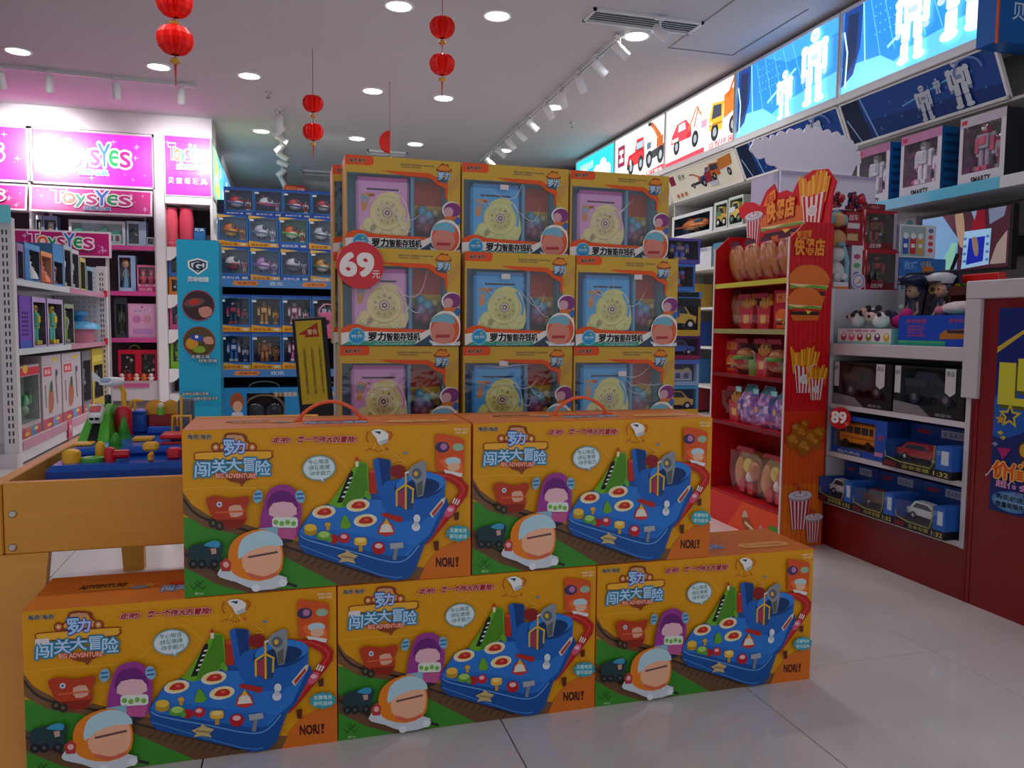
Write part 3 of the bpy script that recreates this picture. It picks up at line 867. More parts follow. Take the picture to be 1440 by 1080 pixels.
gpart(gm().box(-2.16, 8.47, .1, GX - .086, 8.50, 1.49, 'ccc7cc'), 'far_panel')
b = gm()
for i in range(8):
    for j in range(28):
        b.box(-2.13 + .045 * i, 8.4688, .16 + .047 * j, -2.118 + .045 * i, 8.4698, .172 + .047 * j, '8c888e')
o = gpart(b, 'peg_holes', 'matte'); o['kind'] = 'stuff'
gpart(gm().box(-2.34, 5.72, 0, GX - .0, 5.768, .09, 'cfcad0'), 'foot_bar')
for z in (1.205, .745):
    for (y0, y1, c) in ((5.835, 7.13, 'd9dfe6'), (7.135, 8.465, 'c98aa6')):  # near strips pale: light reflected off them is put into the colour
        s = gpart(gm().box(-2.165, y0, z, GX - .012, y1, z + .018, 'd4d0d4'), 'shelf')
        gpart(gm().box(GX - .011, y0, z - .012, GX, y1, z + .03, c), 'price_strip', 'gloss', s)
gpart(gm().box(-2.165, 5.835, .02, GX - .004, 8.465, .15, 'dcd6da'), 'base_plinth')
gpart(gm().box(GX - .003, 5.835, .10, GX + .004, 8.465, .158, 'c8849e'), 'price_strip', 'gloss')
for y, z, c in ((8.43, 1.235, 'd02838'), (8.40, .775, 'd02838')):
    gpart(gm().box(GX - .01, y - .04, z - .03, GX + .012, y + .03, z + .03, c), 'red_clip', 'gloss')
# red price tag hanging from the lowest strip
tg = thing('price_tag', 'small red price tag hanging from the lowest gondola strip', 'price tag', (GX + .008, 6.98, .02))
MB().at(rz=PI / 2).box(-.055, -.003, 0, .055, .003, .15, 'd03a58').build('card', 'gloss', tg)
a = Art(y=-.0035); a.text('79', -.04, .05, .03, .11, 'f6d8de').build('printed_face', 'print', tg, rot=(0, 0, PI / 2))
# things at the near end that the frame cuts
tg = thing('end_header', 'cyan stand-in for reflected light, with a red card above, at the near gondola end', 'sign', (-1.80, 5.70, 1.45))
MB().box(-.16, 0, .13, .115, .012, .24, '6ad4e4').build('cyan_reflection_card', 'gloss', tg)  # card put in for cyan light reflected at the shelf end
MB().box(-.16, 0, .25, .05, .012, .42, 'c8283c').build('red_card', 'print', tg)
MB().box(-.14, .014, 0, -.12, .03, .4, 'd0ccd0').build('stem', 'painted', tg)

def gb(px0, px1, py, z, h, face, side, label, win=None, content=None, cols=(), D=.22, X=-1.745, n=1, deco=None, inner='3c3c44', dx=0):
    y0, y1 = at(px0, py, X=X).y, at(px1, py, X=X).y
    return toybox(label, (X - dx, (y0 + y1) / 2, z), PI / 2, (y1 - y0) * .96, h, D, face, side, win, content, cols, inner, deco, n=n)
zt = 1.2235
gb(24.5, 34, 380, zt, .26, 'a888b8', '8a6c9c', 'mauve toy box against the slotted post on the top gondola shelf', (.1, .1, .9, .8), 'set', ('8a4a7a', 'd8c8e0', '5a78b0'))
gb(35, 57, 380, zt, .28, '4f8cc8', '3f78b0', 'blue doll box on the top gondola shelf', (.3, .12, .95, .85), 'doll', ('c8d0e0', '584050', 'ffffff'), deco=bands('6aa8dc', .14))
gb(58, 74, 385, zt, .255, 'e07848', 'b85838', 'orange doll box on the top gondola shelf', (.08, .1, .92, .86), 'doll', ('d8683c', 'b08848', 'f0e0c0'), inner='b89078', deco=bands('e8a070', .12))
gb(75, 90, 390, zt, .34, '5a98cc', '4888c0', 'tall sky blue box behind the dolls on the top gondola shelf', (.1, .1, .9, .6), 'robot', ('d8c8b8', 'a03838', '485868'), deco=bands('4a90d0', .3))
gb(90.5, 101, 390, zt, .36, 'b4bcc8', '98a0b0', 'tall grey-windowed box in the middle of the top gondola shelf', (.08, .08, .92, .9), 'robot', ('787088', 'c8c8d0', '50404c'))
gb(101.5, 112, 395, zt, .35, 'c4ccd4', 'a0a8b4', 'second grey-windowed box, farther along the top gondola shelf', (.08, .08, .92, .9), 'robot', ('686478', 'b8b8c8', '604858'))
gb(113, 121, 395, zt, .30, 'c8c070', 'a8a058', 'thin yellow box on the top gondola shelf', (.1, .1, .9, .88), 'set', ('b89838', 'd8d0a0', '787040'))
gb(122, 131, 395, zt, .24, '7cb4cc', '689cb4', 'pale blue bagged toy at the far end of the top gondola shelf', (.1, .1, .9, .85), 'set', ('90b858', 'c8dce8', '5888b0'))
zm = .7635
def dots(a, W, H):
    a.rect(-W * .5, 0, W * .5, H * .16, '4a68c0')
    for i in range(3):
        for j in range(6): a.rect(-W * .32 + W * .2 * i, H * (.26 + .08 * j), -W * .2 + W * .2 * i, H * (.30 + .08 * j), '2c2450')
gb(27, 44, 440, zm, .37, '7a50b8', '6844a0', 'purple box with rows of dark dots on the middle gondola shelf', deco=dots)
gb(45, 65, 440, zm, .37, 'c0a8d8', '7858a0', 'lilac-framed figure box next to the purple dotted box', (.1, .06, .95, .9), 'robot', ('48b098', 'c8b848', '7a3850'), inner='4c4450')
gb(66, 89, 440, zm, .37, 'c4b0d8', '7858a0', 'lilac-framed figure box farther along the middle gondola shelf', (.06, .06, .92, .9), 'robot', ('58b8a8', 'd0b838', '6a4068'), inner='4c4450')
gb(90, 104, 440, zm, .34, '98a890', '788870', 'grey-green figure box on the middle gondola shelf', (.08, .06, .92, .9), 'robot', ('88b848', 'a0a0a0', '404848'))
y0 = at(116, 450, X=-1.84).y
tg = thing('toy_drum', 'light blue tiered cake toy near the far end of the middle gondola shelf', 'toy', (-1.90, y0 + .1, zm))
MB().lathe([(.13, 0), (.14, .05), (.14, .13)], 'c8788c', 18).build('base', 'plastic', tg)
MB().lathe([(.19, .13), (.18, .17), (.10, .2)], '58a8d8', 18).build('brim', 'plastic', tg)
MB().lathe([(.05, .2), (.05, .25), (.085, .25), (.085, .29), (.03, .3)], '3f90cc', 14).build('knob', 'plastic', tg)
zb = .152
def blocks(cols):
    def f(a, W, H):
        n = len(cols)
        for k, c in enumerate(cols): a.rect(-W / 2 + W * k / n, .0, -W / 2 + W * (k + 1) / n, H * .14, c)
        a.ell(-W * .2, H * .05, W * .12, H * .025, 'e8c040').ell(W * .25, H * .09, W * .1, H * .025, 'f0d060')
    return f
gb(27, 57, 560, zb, .5, 'b8a8b0', '9c8c94', 'wide bagged green figure set against the post on the lowest gondola shelf', (.05, .2, .95, .85), 'set', ('3c9a58', '84a888', '5a6a60'), inner='8c9890', deco=lambda a, W, H: (a.rect(-W / 2, H * .86, W / 2, H * .97, 'd83c48'), a.ell(-W * .2, H * .95, W * .12, H * .06, 'e8c040'), blocks(('b84058', 'c86848', '5888b0', 'c04860'))(a, W, H)))
def white_set(a, W, H):
    blocks(('c84860', 'b83850', '6a98c8', 'd05868'))(a, W, H)
    a.rect(-W * .42, H * .72, -W * .02, H * .84, 'd84050').text('新品', -W * .36, H * .745, -W * .08, H * .815, 'f8e0e4')
    a.ell(W * .18, H * .93, W * .14, H * .03, 'e8c848').rect(-W * .5, H * .875, W * .5, H * .882, 'b8a8b4')
    a.poly([(-W * .2, H * .2), (W * .02, H * .25), (W * .06, H * .45), (-W * .08, H * .6), (-W * .2, H * .45)], 'b06848', 2).poly([(-W * .12, H * .5), (W * .02, H * .5), (0, H * .64), (-W * .1, H * .62)], '406858', 2)
    a.line([(W * .25, H * .3), (W * .2, H * .7)], W * .06, '807080').line([(-W * .34, H * .3), (-W * .36, H * .6)], W * .05, '88787c').ell(W * .24, H * .74, W * .07, H * .05, '605460')
gb(59, 87, 545, zb, .55, 'c6bcc4', 'b0a4ac', 'large white play set box with a red tag, beside the green figure set', deco=white_set)
gb(87.5, 115, 545, zb, .55, 'c6bcc4', 'b0a4ac', 'large white play set box with a red tag, farther along the lowest gondola shelf', deco=white_set)
gb(116, 129, 535, zb, .55, '787484', '605c6c', 'dark grey windowed box beyond the white play sets', (.08, .18, .92, .84), 'set', ('646070', '989498', '484450'), deco=blocks(('c05064', '6890b8', 'b84858')))
gb(129.5, 146, 530, zb, .56, 'c8b038', 'a89028', 'yellow framed box at the far end of the lowest gondola shelf', (.16, .16, .92, .72), 'set', ('5c5450', '887c70', '787058'), deco=lambda a, W, H: (a.rect(-W * .4, H * .78, W * .4, H * .88, 'e0cc58'), a.ell(-W * .3, H * .07, W * .14, H * .03, 'd84858')))
# ------------------------------------------------------------------ teal display carton
p = at(281, 580, Y=4.3)
t = thing('display_carton', 'tall teal display carton with two round photos and a red corner', 'display box', (-.438, 4.3, 0))
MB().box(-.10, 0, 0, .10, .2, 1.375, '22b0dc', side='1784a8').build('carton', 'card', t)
a = Art(dz=1e-4)
a.poly([(-.10, .36), (.10, .47), (.10, 0), (-.10, 0)], 'd82828').poly([(-.02, .42), (.10, .47), (.10, .478), (-.02, .428)], '1580a4')
a.poly([(-.048, 1.27), (.0, 1.285), (.048, 1.27), (.046, 1.235), (.0, 1.20), (-.046, 1.235)], 'f4f8fa').poly([(-.040, 1.264), (.0, 1.277), (.040, 1.264), (.038, 1.238), (.0, 1.21), (-.038, 1.238)], '203a58').poly([(-.032, 1.258), (.0, 1.268), (.032, 1.258), (.030, 1.24), (.0, 1.217), (-.030, 1.24)], 'e8f0f4')
a.text('G', -.02, 1.225, .02, 1.262, '203a58', None, 0, .06)
a.text('灵动创想', -.05, 1.165, .05, 1.19, 'e8f4f8', '8ac8dc', .06, .03)
for zc, c0 in ((1.045, '402830'), (.86, '5a4a2c')):
    a.ell(0, zc, .078, .078, 'b03048', n=24).ell(0, zc, .074, .074, c0, n=24)
a.ell(-.02, 1.06, .05, .022, '6a5450', .2).ell(-.02, 1.062, .028, .014, 'c83030', .2).poly([(.0, 1.03), (.05, 1.04), (.065, 1.01), (.04, .985), (.01, .99)], 'd09080', 2)
a.ell(-.035, .85, .03, .03, 'd89a30').ell(.0, .82, .03, .018, '88b030').ell(-.01, .88, .035, .016, '3050b8', -.2).poly([(.02, .88), (.06, .885), (.068, .85), (.03, .85)], 'd8a080', 2).ell(-.012, .885, .008, .008, 'ffffff')
for k, (s, x0, x1, z) in enumerate((('无需工具', -.04, .05, .775), ('轻松安装', -.005, .085, .755), ('多种玩法随心变换', -.085, .04, .585), ('创意无限乐趣多多', -.03, .085, .56))):
    a.text(s, x0, z, x1, z + .016, 'e4f0f0', '20303c', .08)
a.text('科学的', -.03, .40, .06, .425, 'f4f0f0', '301018', .1, .03).text('益智玩具', -.02, .36, .08, .388, 'f4f0f0', '301018', .1, .03)
a.build('printed_front', 'print', t)
MB().box(-.088, .012, 1.376, .088, .2, 1.379, '127898').build('top_flap', 'card', t)

# ------------------------------------------------------------------ blue toy rack
RX0, RX1, RY = -.425, .36, 5.0
t = thing('toy_rack', 'dark rack with blue printed shelf strips behind the stacked money boxes', 'shelf unit', (-.045, 5.2, 0))
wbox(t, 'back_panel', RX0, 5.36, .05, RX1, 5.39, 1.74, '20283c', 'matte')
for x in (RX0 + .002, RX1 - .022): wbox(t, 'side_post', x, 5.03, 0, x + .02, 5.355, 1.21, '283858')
for z in (1.195, .655):
    s = wbox(t, 'shelf', RX0 + .02, 5.0, z, RX1 - .02, 5.355, z + .02, '3a5a88')
    MB().at(-t.location.x, -t.location.y, 0).box(RX0 + .012, 4.978, z - .022, RX1 - .005, 4.998, z + .024, '4a86c8').build('price_strip', 'gloss', s)
    a = Art(y=4.9778 - t.location.y, dz=2e-4)
    for x in (-.32, .08):
        a.poly([(x + .045, z - .008), (x + .06, z + .016), (x + .19, z + .016), (x + .2, z), (x + .18, z - .012), (x + .07, z - .012)], 'e09048').text('玩具乐园', x + .08, z - .005, x + .18, z + .010, 'a03020')
    a.text('欢乐', -.06, z - .01, .02, z + .014, 'd8e8f4')
    a.build('printed_strip', 'print', s)
s = wbox(t, 'shelf', RX0 + .02, 5.0, .262, RX1 - .02, 5.355, .28, '30507c')
wbox(t, 'plinth', RX0 + .02, 5.03, 0, RX1 - .02, 5.355, .26, '2c3850')

def plane_box(label, loc, W, H, cols, top, bot, inner, rnd, kind='plane', wing=None):
    def deco(a, W_, H_):
        a.rect(-W_ / 2, H_ * .93, W_ / 2, H_, '2850a8')
        a.poly([(-W_ / 2, H_ * .86), (W_ * .1, H_ * .93), (-W_ / 2, H_ * .97)], top).poly([(-W_ / 2, 0), (W_ / 2, 0), (W_ / 2, H_ * .12), (0, H_ * .14), (-W_ / 2, H_ * .19)], bot)
        a.text('变形玩具', -W_ * .42, H_ * .03, W_ * .15, H_ * .11, 'a83018' if bot[0] in 'ef' else 'e8f4ff').rect(W_ * .24, H_ * .04, W_ * .42, H_ * .1, 'e8e0c8')
        a.rect(-W_ * .46, H_ * .80, -W_ * .32, H_ * .86, 'f0f4f8')
    t = toybox(label, loc, 0, W, H, .14, '3a74b8', '2a4a90', (.06, .2, .95, .9), None, (), inner, deco, 'boxed toy planes and robots on the blue rack')
    b = MB(); toy(b, kind, -W * .08, .05, H * .22, W * .66, H * .6, cols)
    b.build(PART[kind], 'plastic', t)
    b = MB(); toy(b, 'robot', W * .3, .045, H * .22, W * .28, H * .42, cols); b.build('small_robot', 'plastic', t)
rk = random.Random(3)
CW = .172
row1 = [(('d02838', 'f0f0f4', '3050b0'), 'red'), (('e8e8f0', '7848b0', 'c03048'), 'white and violet'), (('d83040', 'f4f4f4', '304090'), 'crimson'), (('c83040', 'e8ecf0', '202838'), 'red and black')]
row2 = [(('e87820', 'f0b040', '483020'), 'orange', 'e8a830', '8ab8dc'), (('d0d4dc', 'f0f4f8', '6078a0'), 'silver', 'e8b040', 'a0b8d0'), (('e86020', 'f0f0e0', '58a840'), 'orange and green', '3868c0', '88b8b0'), (('c8ccd4', 'e8f0f4', '404858'), 'grey', 'e8b048', '8aa8c0')]
row3 = [(('e8e4e8', 'c03850', '383440'), 'white and red', '3060b8', '98a8c0'), (('c090d0', 'e8d8f0', '8048a0'), 'lilac', 'e8b048', '8ab0c8'), (('e0e4f0', '9088b8', '202430'), 'pale violet', '3060b8', '7890b0'), (('d89a40', 'e8e0d0', '306858'), 'sandy yellow', 'd8a850', '809cb0')]
cname = ['first', 'second', 'third', 'fourth']
for k in range(4):
    x3 = -.303 + .175 * k
    plane_box('boxed %s toy plane, lowest row of the upper rack shelf, %s column' % (row3[k][1], cname[k]), (x3, 5.0, 1.216), CW, .2, row3[k][0], 'e8c060', row3[k][2], row3[k][3], rk)
    plane_box('boxed %s toy plane, middle row of the upper rack shelf, %s column' % (row2[k][1], cname[k]), (x3 - .008, 5.01, 1.417), CW, .193, row2[k][0], 'f0c058', row2[k][2], row2[k][3], rk)
    plane_box('boxed %s toy plane on the very top of the rack, %s column' % (row1[k][1], cname[k]), (x3 + .024 - .004 * k, 5.09, 1.611), CW, .17, row1[k][0], '3060b0', '2a50a0', '40608c', rk)
low = [(('384868', 'c03048', 'd8d8e0'), 'dark blue and red'), (('c88838', 'e8b860', '503820'), 'tan'), (('d878a8', 'f0d0e0', '58a8a0'), 'pink'), (('7890b0', 'c8d8e0', '384050'), 'grey-blue')]
low2 = [(('3868c0', 'c0c8d8', '7828a0'), 'blue'), (('d08030', '8a5028', 'e8c068'), 'brown'), (('e070b0', 'f8e0f0', '7050a0'), 'bright pink')]
for k in range(4):
    plane_box('boxed %s toy robot in the upper row of the lower rack shelf' % low[k][1], (-.305 + .179 * k, 5.0, .906), .176, .224, low[k][0], '4878b8', 'e8a830', '34506c', rk, 'robot')
for k in range(3):
    plane_box('boxed %s toy robot standing directly on the lower rack shelf' % low2[k][1], (-.305 + .179 * k, 5.0, .678), .176, .226, low2[k][0], '4878b8', 'e8a830', '303c58', rk, 'robot')
t = thing('pink_purse', 'pink purse with a black spot hooked beside the leaning yellow board', 'bag', (.235, 4.96, .87), 0)
MB().rbox(-.055, -.025, 0, .075, .02, .16, 'd8688c', .012).build('body', 'plastic', t)
MB().at(0, -.027, .1, rx=0).ball(-.015, 0, 0, .026, '302028', .004, .018).build('patch', 'plastic', t)
MB().tube([(.05 * math.cos(PI * i / 8), 0, .16 + .05 * math.sin(PI * i / 8)) for i in range(9)], .005, 'e8a0b4', 6).build('strap', 'plastic', t)
# lowest shelf of the rack: goggles sets
def goggles_box(label, x, w):
    def deco(a, W, H):
        a.text('潜水镜套装', W * .12, H * .80, W * .42, H * .9, 'f0c890').ell(-W * .34, H * .70, W * .09, H * .2, 'a85838').ell(-W * .335, H * .6, W * .06, H * .12, 'e8b090').poly([(-W * .46, H * .2), (-W * .22, H * .2), (-W * .28, H * .48), (-W * .4, H * .48)], 'd8d8e4')
    t = toybox(label, (x, 5.0, .282), 0, w, .285, .16, '2c8cc8', '1e6ca0', (.28, .18, .76, .88), None, (), '283040', deco)
    b = MB(); b.ball(w * -.12, .04, .13, w * .14, '28303c', .02, .06).ball(w * .14, .04, .13, w * .14, '28303c', .02, .06)
    b.build('lens', 'gloss', t)
    MB().tube([(w * .26 * math.cos(a_), .035, .15 + .09 * math.sin(a_)) for a_ in [2 * PI * i / 16 for i in range(16)]], .009, 'b09068', 6, True).build('mask_rim', 'plastic', t)
    b = MB(); b.ball(0, .03, .075, w * .16, '8838a8', .03, .035).ball(w * .22, .03, .07, w * .08, '8838a8', .03, .03).build('nose_piece', 'plastic', t)
    MB().tube([(.09 * math.cos(PI * i / 8), .05, .285 + .035 * math.sin(PI * i / 8)) for i in range(9)], .004, 'b0b8c0', 5).build('carry_handle', 'plastic', t)
goggles_box('blue goggles box on the lowest rack shelf, clear of the yellow board', -.145, .46)
goggles_box('blue goggles box on the lowest rack shelf, behind the yellow board', .20, .20)

# ------------------------------------------------------------------ leaning yellow and black board
pa, pb = at(431, 450, Y=3.62), at(470, 452, Y=3.62)
t = thing('leaning_board', 'narrow black board with yellow warning panels leaning by the rack', 'board', (.165, 3.60, 0))
t.rotation_euler = (-.05, -.075, 0)
MB().rbox(-.075, 0, .0, .075, .035, .99, '1c1e22', .006).build('board', 'card', t)
a = Art(dz=1e-4)
a.rect(-.062, .60, .052, .975, 'c8b028').poly([(-.03, .90), (.022, .955), (.04, .90)], 'a83020').poly([(-.055, .915), (.035, .965), (.035, .905)], 'a83020').text('警告', -.012, .912, .03, .935, 'e8d8a0')
for k in range(3): 
    a.text('请勿攀爬小心碰撞', .03 - .034 * k, .64, .04 - .034 * k, .86, '4a4010')
a.rect(-.062, .05, .052, .45, 'c8b028')
for k in range(3): a.text('安全须知', -.04 + .03 * k, .12, -.03 + .03 * k, .40, 'e0d070')
a.build('printed_panel', 'print', t)
# ------------------------------------------------------------------ packaged money boxes, stacked three by three
MW, MH, MD = .358, .288, .15
def money_front(a):
    fn = homography([(35, 28), (1240, 98), (1245, 1032), (58, 1000)], [(-MW / 2, MH), (MW / 2, MH), (MW / 2, 0), (-MW / 2, 0)])
    a.fn = fn; a.yd = True; a.clip = (-MW / 2, 0, MW / 2, MH)
    a.poly([(35, 28), (310, 42), (335, 62), (335, 120), (315, 140), (38, 128)], 'f0551e')
    a.text('淘奇 淘奇', 85, 68, 245, 108, '3c2420', 'f8c8a0', .05, .03)
    a.text('智能存钱 语音提示 密码开锁', 618, 116, 965, 134, '3c4468', None, 0, .01, 0, -22).text('可爱造型 自动吸钞', 618, 142, 830, 158, '3c4468', None, 0, .01, 0, -12)
    # logo crest
    a.poly([(985, 175), (1030, 130), (1050, 112), (1085, 125), (1110, 120), (1125, 150), (1155, 185), (1130, 200), (1010, 195)], '9a4a20', 2).poly([(1000, 172), (1040, 135), (1080, 135), (1115, 145), (1140, 182), (1070, 188)], 'f0902c', 2)
    a.text('罗力', 1010, 205, 1135, 280, 'b8e0f8', '2850a0', .09, .05)
    # orange frame round the window
    a.poly([(430, 188), (700, 205), (930, 218), (985, 250), (1005, 300), (1100, 318), (1112, 340), (1105, 470), (1085, 482), (1082, 370), (985, 320), (950, 285), (905, 262), (700, 248), (540, 222)], 'ee5a20')
    a.poly([(1120, 330), (1240, 200), (1240, 300), (1130, 440)], 'cfa050')
    # wave, white name band, teal base
    a.poly([(52, 838), (130, 800), (220, 795), (300, 825), (420, 838), (900, 868), (960, 880), (950, 940), (60, 880)], 'ee5a20')
    a.poly([(55, 880), (120, 872), (300, 870), (860, 898), (940, 860), (1000, 900), (960, 1012), (60, 1002)], 'f4f4ee')
    a.poly([(58, 1000), (130, 965), (420, 960), (820, 968), (780, 1020)], '38a890')
    a.poly([(770, 1020), (880, 960), (960, 905), (1245, 930), (1245, 1032)], '3a5068').poly([(960, 1026), (1050, 950), (1245, 965), (1245, 1032)], '7a4a38')
    a.ell(212, 915, 84, 84, '78c8e8', n=22).ell(212, 915, 70, 70, '28a0d8', n=22).text('智能 存钱', 160, 900, 265, 925, 'd8f0fc', None, 0, .03).star(235, 878, 20, 9, 5, 'b8d840').rect(165, 930, 260, 938, '58c0e8')
    a.text('罗力', 330, 880, 500, 968, '181c24', 'f6f8f4', .07, .06).text('智能存钱机', 510, 892, 842, 970, '181c24', 'f6f8f4', .07, .05)
    a.text('ROLLER COASTER BOY', 400, 988, 770, 1008, 'd8f0e8', None, 0, .01)
    # plain toy cars in place of figures
    a.ell(1095, 860, 162, 178, 'f2f2ec', n=22).ell(1150, 590, 100, 88, 'f2f2ec')
    a.ell(1160, 590, 92, 76, '8a3a80', n=18).ell(1120, 610, 50, 50, 'd8a8b0').rect(1075, 655, 1215, 690, 'e07830').ell(1215, 700, 28, 40, '3870c0')
    a.ell(1090, 870, 145, 160, 'e8602c', n=22).ell(1070, 900, 122, 118, 'e0907c', n=22).poly([(950, 800), (990, 735), (1080, 715), (1165, 735), (1185, 820), (1060, 790)], '78bcd0', 2).rect(1000, 920, 1140, 950, 'b83c40')
    a.poly([(930, 965), (1060, 1012), (1240, 990), (1240, 1030), (1000, 1030)], 'dce4ea', 2)
    for x in (985, 1170): a.ell(x, 1015, 22, 18, 'f4f6f8')
def money_package(shade):
    cc = {'pink': ('e09cd4', 'b840a0', 'f0e09c'), 'blue': ('3cacec', '1c80c0', 'e4e488')}[shade]
    t = thing('money_box_package', 'x', 'boxed toy', (0, 0, 0), 0, 'packaged toy money boxes in the stack')
    carton(MW, MH, MD, 'dcb040', 'e0b870', 'e8a0b0', (.015, .155, .885, .82), .085, '68aec4').build('carton', 'card', t)
    a = Art(dz=5e-5); money_front(a); a.build('printed_front', 'print', t)
    x0 = -MW / 2
    sx0, sx1, sz0, sz1 = x0 + .095 * MW, x0 + .555 * MW, .165 * MH, .775 * MH
    s = MB().rbox(sx0, .018, sz0, sx1, .08, sz1, cc[0], .008).box(sx0 + .006, .02, sz1 - .012, sx1 - .006, .078, sz1 + .006, cc[1]).build('cash_box', 'plastic', t)
    MB().box(sx0 + .032, .0172, sz1 - .034, sx1 - .034, .019, sz1 - .029, '2a2030').build('coin_slot', 'matte', s)
    cx, cz = (sx0 + sx1) / 2 + .012, sz0 + .072
    sw = Art(y=.0179, dz=6e-5)
    sw.poly([(cx - .075, cz - .065), (cx - .07, cz - .025), (cx - .045, cz - .005), (cx - .03, cz + .05), (cx + .02, cz + .066), (cx + .062, cz + .03), (cx + .064, cz - .065)], cc[2], 3).line([(cx + .058, cz - .03), (cx + .062, cz + .01), (cx + .04, cz + .05)], .008, cc[0], 4).ell(cx - .052, cz - .04, .012, .012, 'e8c060').ell(cx - .03, cz - .055, .01, .01, 'd8b050')
    sw.build('cream_swirl', 'print', s)
    dial = MB(); dial.M = Matrix.Translation((cx, .018, cz)) @ Matrix.Rotation(PI / 2, 4, 'X')
    dial.lathe([(.054, 0), (.053, .004), (.048, .006), (.046, .004), (.040, .004), (.038, .006), (.018, .007), (.016, .010)], cc[2], 28)
    dial.build('dial', 'plastic', s)
    a = Art(y=.0075, dz=6e-5); 
    for r, c in ((.0150, '8a5a70'), (.0125, 'f0e0c8'), (.0085, '6a4058'), (.004, 'e8d0b0')): a.ell(cx, cz, r, r, c, n=20)
    for k in range(10): a.text(str(k), cx + .029 * math.sin(.628 * k) - .0025, cz + .029 * math.cos(.628 * k) - .0035, cx + .029 * math.sin(.628 * k) + .0025, cz + .029 * math.cos(.628 * k) + .0035, '907848')
    a.build('dial_print', 'print', s)
    b = MB()
    for (dx, dz, r) in ((-.052, -.038, .024), (-.034, -.05, .02), (.03, -.052, .018), (.052, -.035, .014)):
        b.M = Matrix.Translation((cx + dx, .0178, cz + dz)) @ Matrix.Rotation(PI / 2, 4, 'X'); b.lathe([(r, 0), (r * .9, .003)], cc[2], 16)
    b.build('corner_ornament', 'plastic', s)
    a = Art(y=.0178, dz=6e-5)
    a.poly([(sx0 + .014, sz1 - .045), (sx0 + .062, sz1 - .043), (sx0 + .04, sz1 - .06), (sx0 + .03, sz1 - .098), (sx0 + .016, sz1 - .1)], 'd8903c', 0).ell(sx0 + .026, sz1 - .064, .012, .014, '80a8c0').ell(sx0 + .026, sz1 - .07, .008, .008, 'c89890').rect(sx0 + .04, sz1 - .054, sx0 + .056, sz1 - .047, 'a83828')
    a.build('sticker', 'print', s)
    # printed tray and small figures on the other side
    a = Art(y=.08, dz=1e-4); fx0, fx1 = x0 + .60 * MW, x0 + .875 * MW; fz0, fz1 = .165 * MH, .81 * MH
    a.rect(fx0, fz0, fx1, fz1, 'd0442c').rect(fx0, fz0, fx1, fz0 + .11, 'e8b838').poly([(fx0, fz0), (fx1, fz0), (fx1, fz0 + .05), (fx0, fz0 + .07)], '483848')
    a.build('tray_print', 'print', t)
    rr = random.Random(11); b = MB()
    for (dx, dz, r, c) in ((.03, .09, .017, '58a8c0'), (.052, .075, .018, '70b0c8'), (.03, .06, .02, '9888b0'), (.062, .055, .018, '7a5878'), (.02, .04, .018, '88406c'), (.045, .035, .02, '9c5060'), (.07, .03, .016, 'b89848'), (.075, .085, .013, 'c8b878')):
        b.ball(fx0 + dx, .055, fz0 + dz, r, c, n=10, m=6)
    b.build('small_figure', 'plastic', t)
    MB().box(x0 + .565 * MW, .012, .16 * MH, x0 + .592 * MW, .085, .815 * MH, '5c98c0').build('divider', 'card', t)
    MB().face([(x0 + .015 * MW, .0012, .155 * MH), (x0 + .885 * MW, .0012, .155 * MH), (x0 + .885 * MW, .0012, .82 * MH), (x0 + .015 * MW, .0012, .82 * MH)], 'ffffff').build('window_film', 'blister', t)
    return t
def kids_map():
    k = {}
    for q in COL.objects:
        if q.parent: k.setdefault(q.parent.name, []).append(q)
    return k
protos = {s: money_package(s) for s in ('pink', 'blue')}
KM = kids_map(); used = set()
MX = [[.147, .520, .884], [.150, .523, .886], [.172, .536, .902]]
MZ = [.602, .892, 1.1815]; MY = [2.365, 2.36, 2.47]
rows = ['half hidden bottom row', 'middle row', 'top row']; colnames = ['first column beside the blue rack', 'centre column', 'last column beside the food stand']
shades = [['pink', 'blue', 'blue'], ['pink', 'blue', 'blue'], ['pink', 'blue', 'pink']]
for r in range(3):
    for c in range(3):
        s = shades[r][c]
        lb = '%s money box package, %s, %s' % (s, rows[r], colnames[c])
        loc = (MX[r][c] + MW / 2, MY[r], MZ[r])
        if s not in used:
            used.add(s); o = protos[s]; o.location = loc; o['label'] = lb
        else:
            o = copy_tree(protos[s], loc, 0, lb, kids=KM)
        # creases in each package's clear film, coloured white to stand for their glints
        f = random.Random(31 * r + 7 * c + 3); b = MB()
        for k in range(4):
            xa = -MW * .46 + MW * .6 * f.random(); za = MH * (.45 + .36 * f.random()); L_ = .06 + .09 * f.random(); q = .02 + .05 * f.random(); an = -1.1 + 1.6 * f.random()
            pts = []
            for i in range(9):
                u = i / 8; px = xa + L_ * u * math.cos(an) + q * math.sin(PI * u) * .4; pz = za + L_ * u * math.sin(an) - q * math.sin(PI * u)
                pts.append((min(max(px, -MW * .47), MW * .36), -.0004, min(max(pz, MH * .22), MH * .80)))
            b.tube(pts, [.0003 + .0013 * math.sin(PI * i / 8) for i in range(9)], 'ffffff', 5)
        b.build('film_crease_glint', 'crease_glint', o)
        if (r, c) in ((0, 1), (0, 2), (1, 1), (1, 2), (2, 1)):
            dx, dz = {(0, 1): (-.05, .235), (0, 2): (-.01, .2), (1, 1): (-.05, .215), (1, 2): (.035, .225), (2, 1): (-.04, .218)}[(r, c)]
            st = MB().box(dx - .014, -.0006, dz - .008, dx + .014, 0, dz + .008, 'e8e0e4').build('price_sticker', 'print', o, (0, -.001, 0))
# plinth that carries the stack
t = thing('display_plinth', 'plain white plinth under the stacked money boxes, behind the orange cartons', 'plinth', (.7, 2.46, 0))
wbox(t, 'body', .13, 2.37, 0, 1.26, 2.63, .60, 'd8d4d2'); 
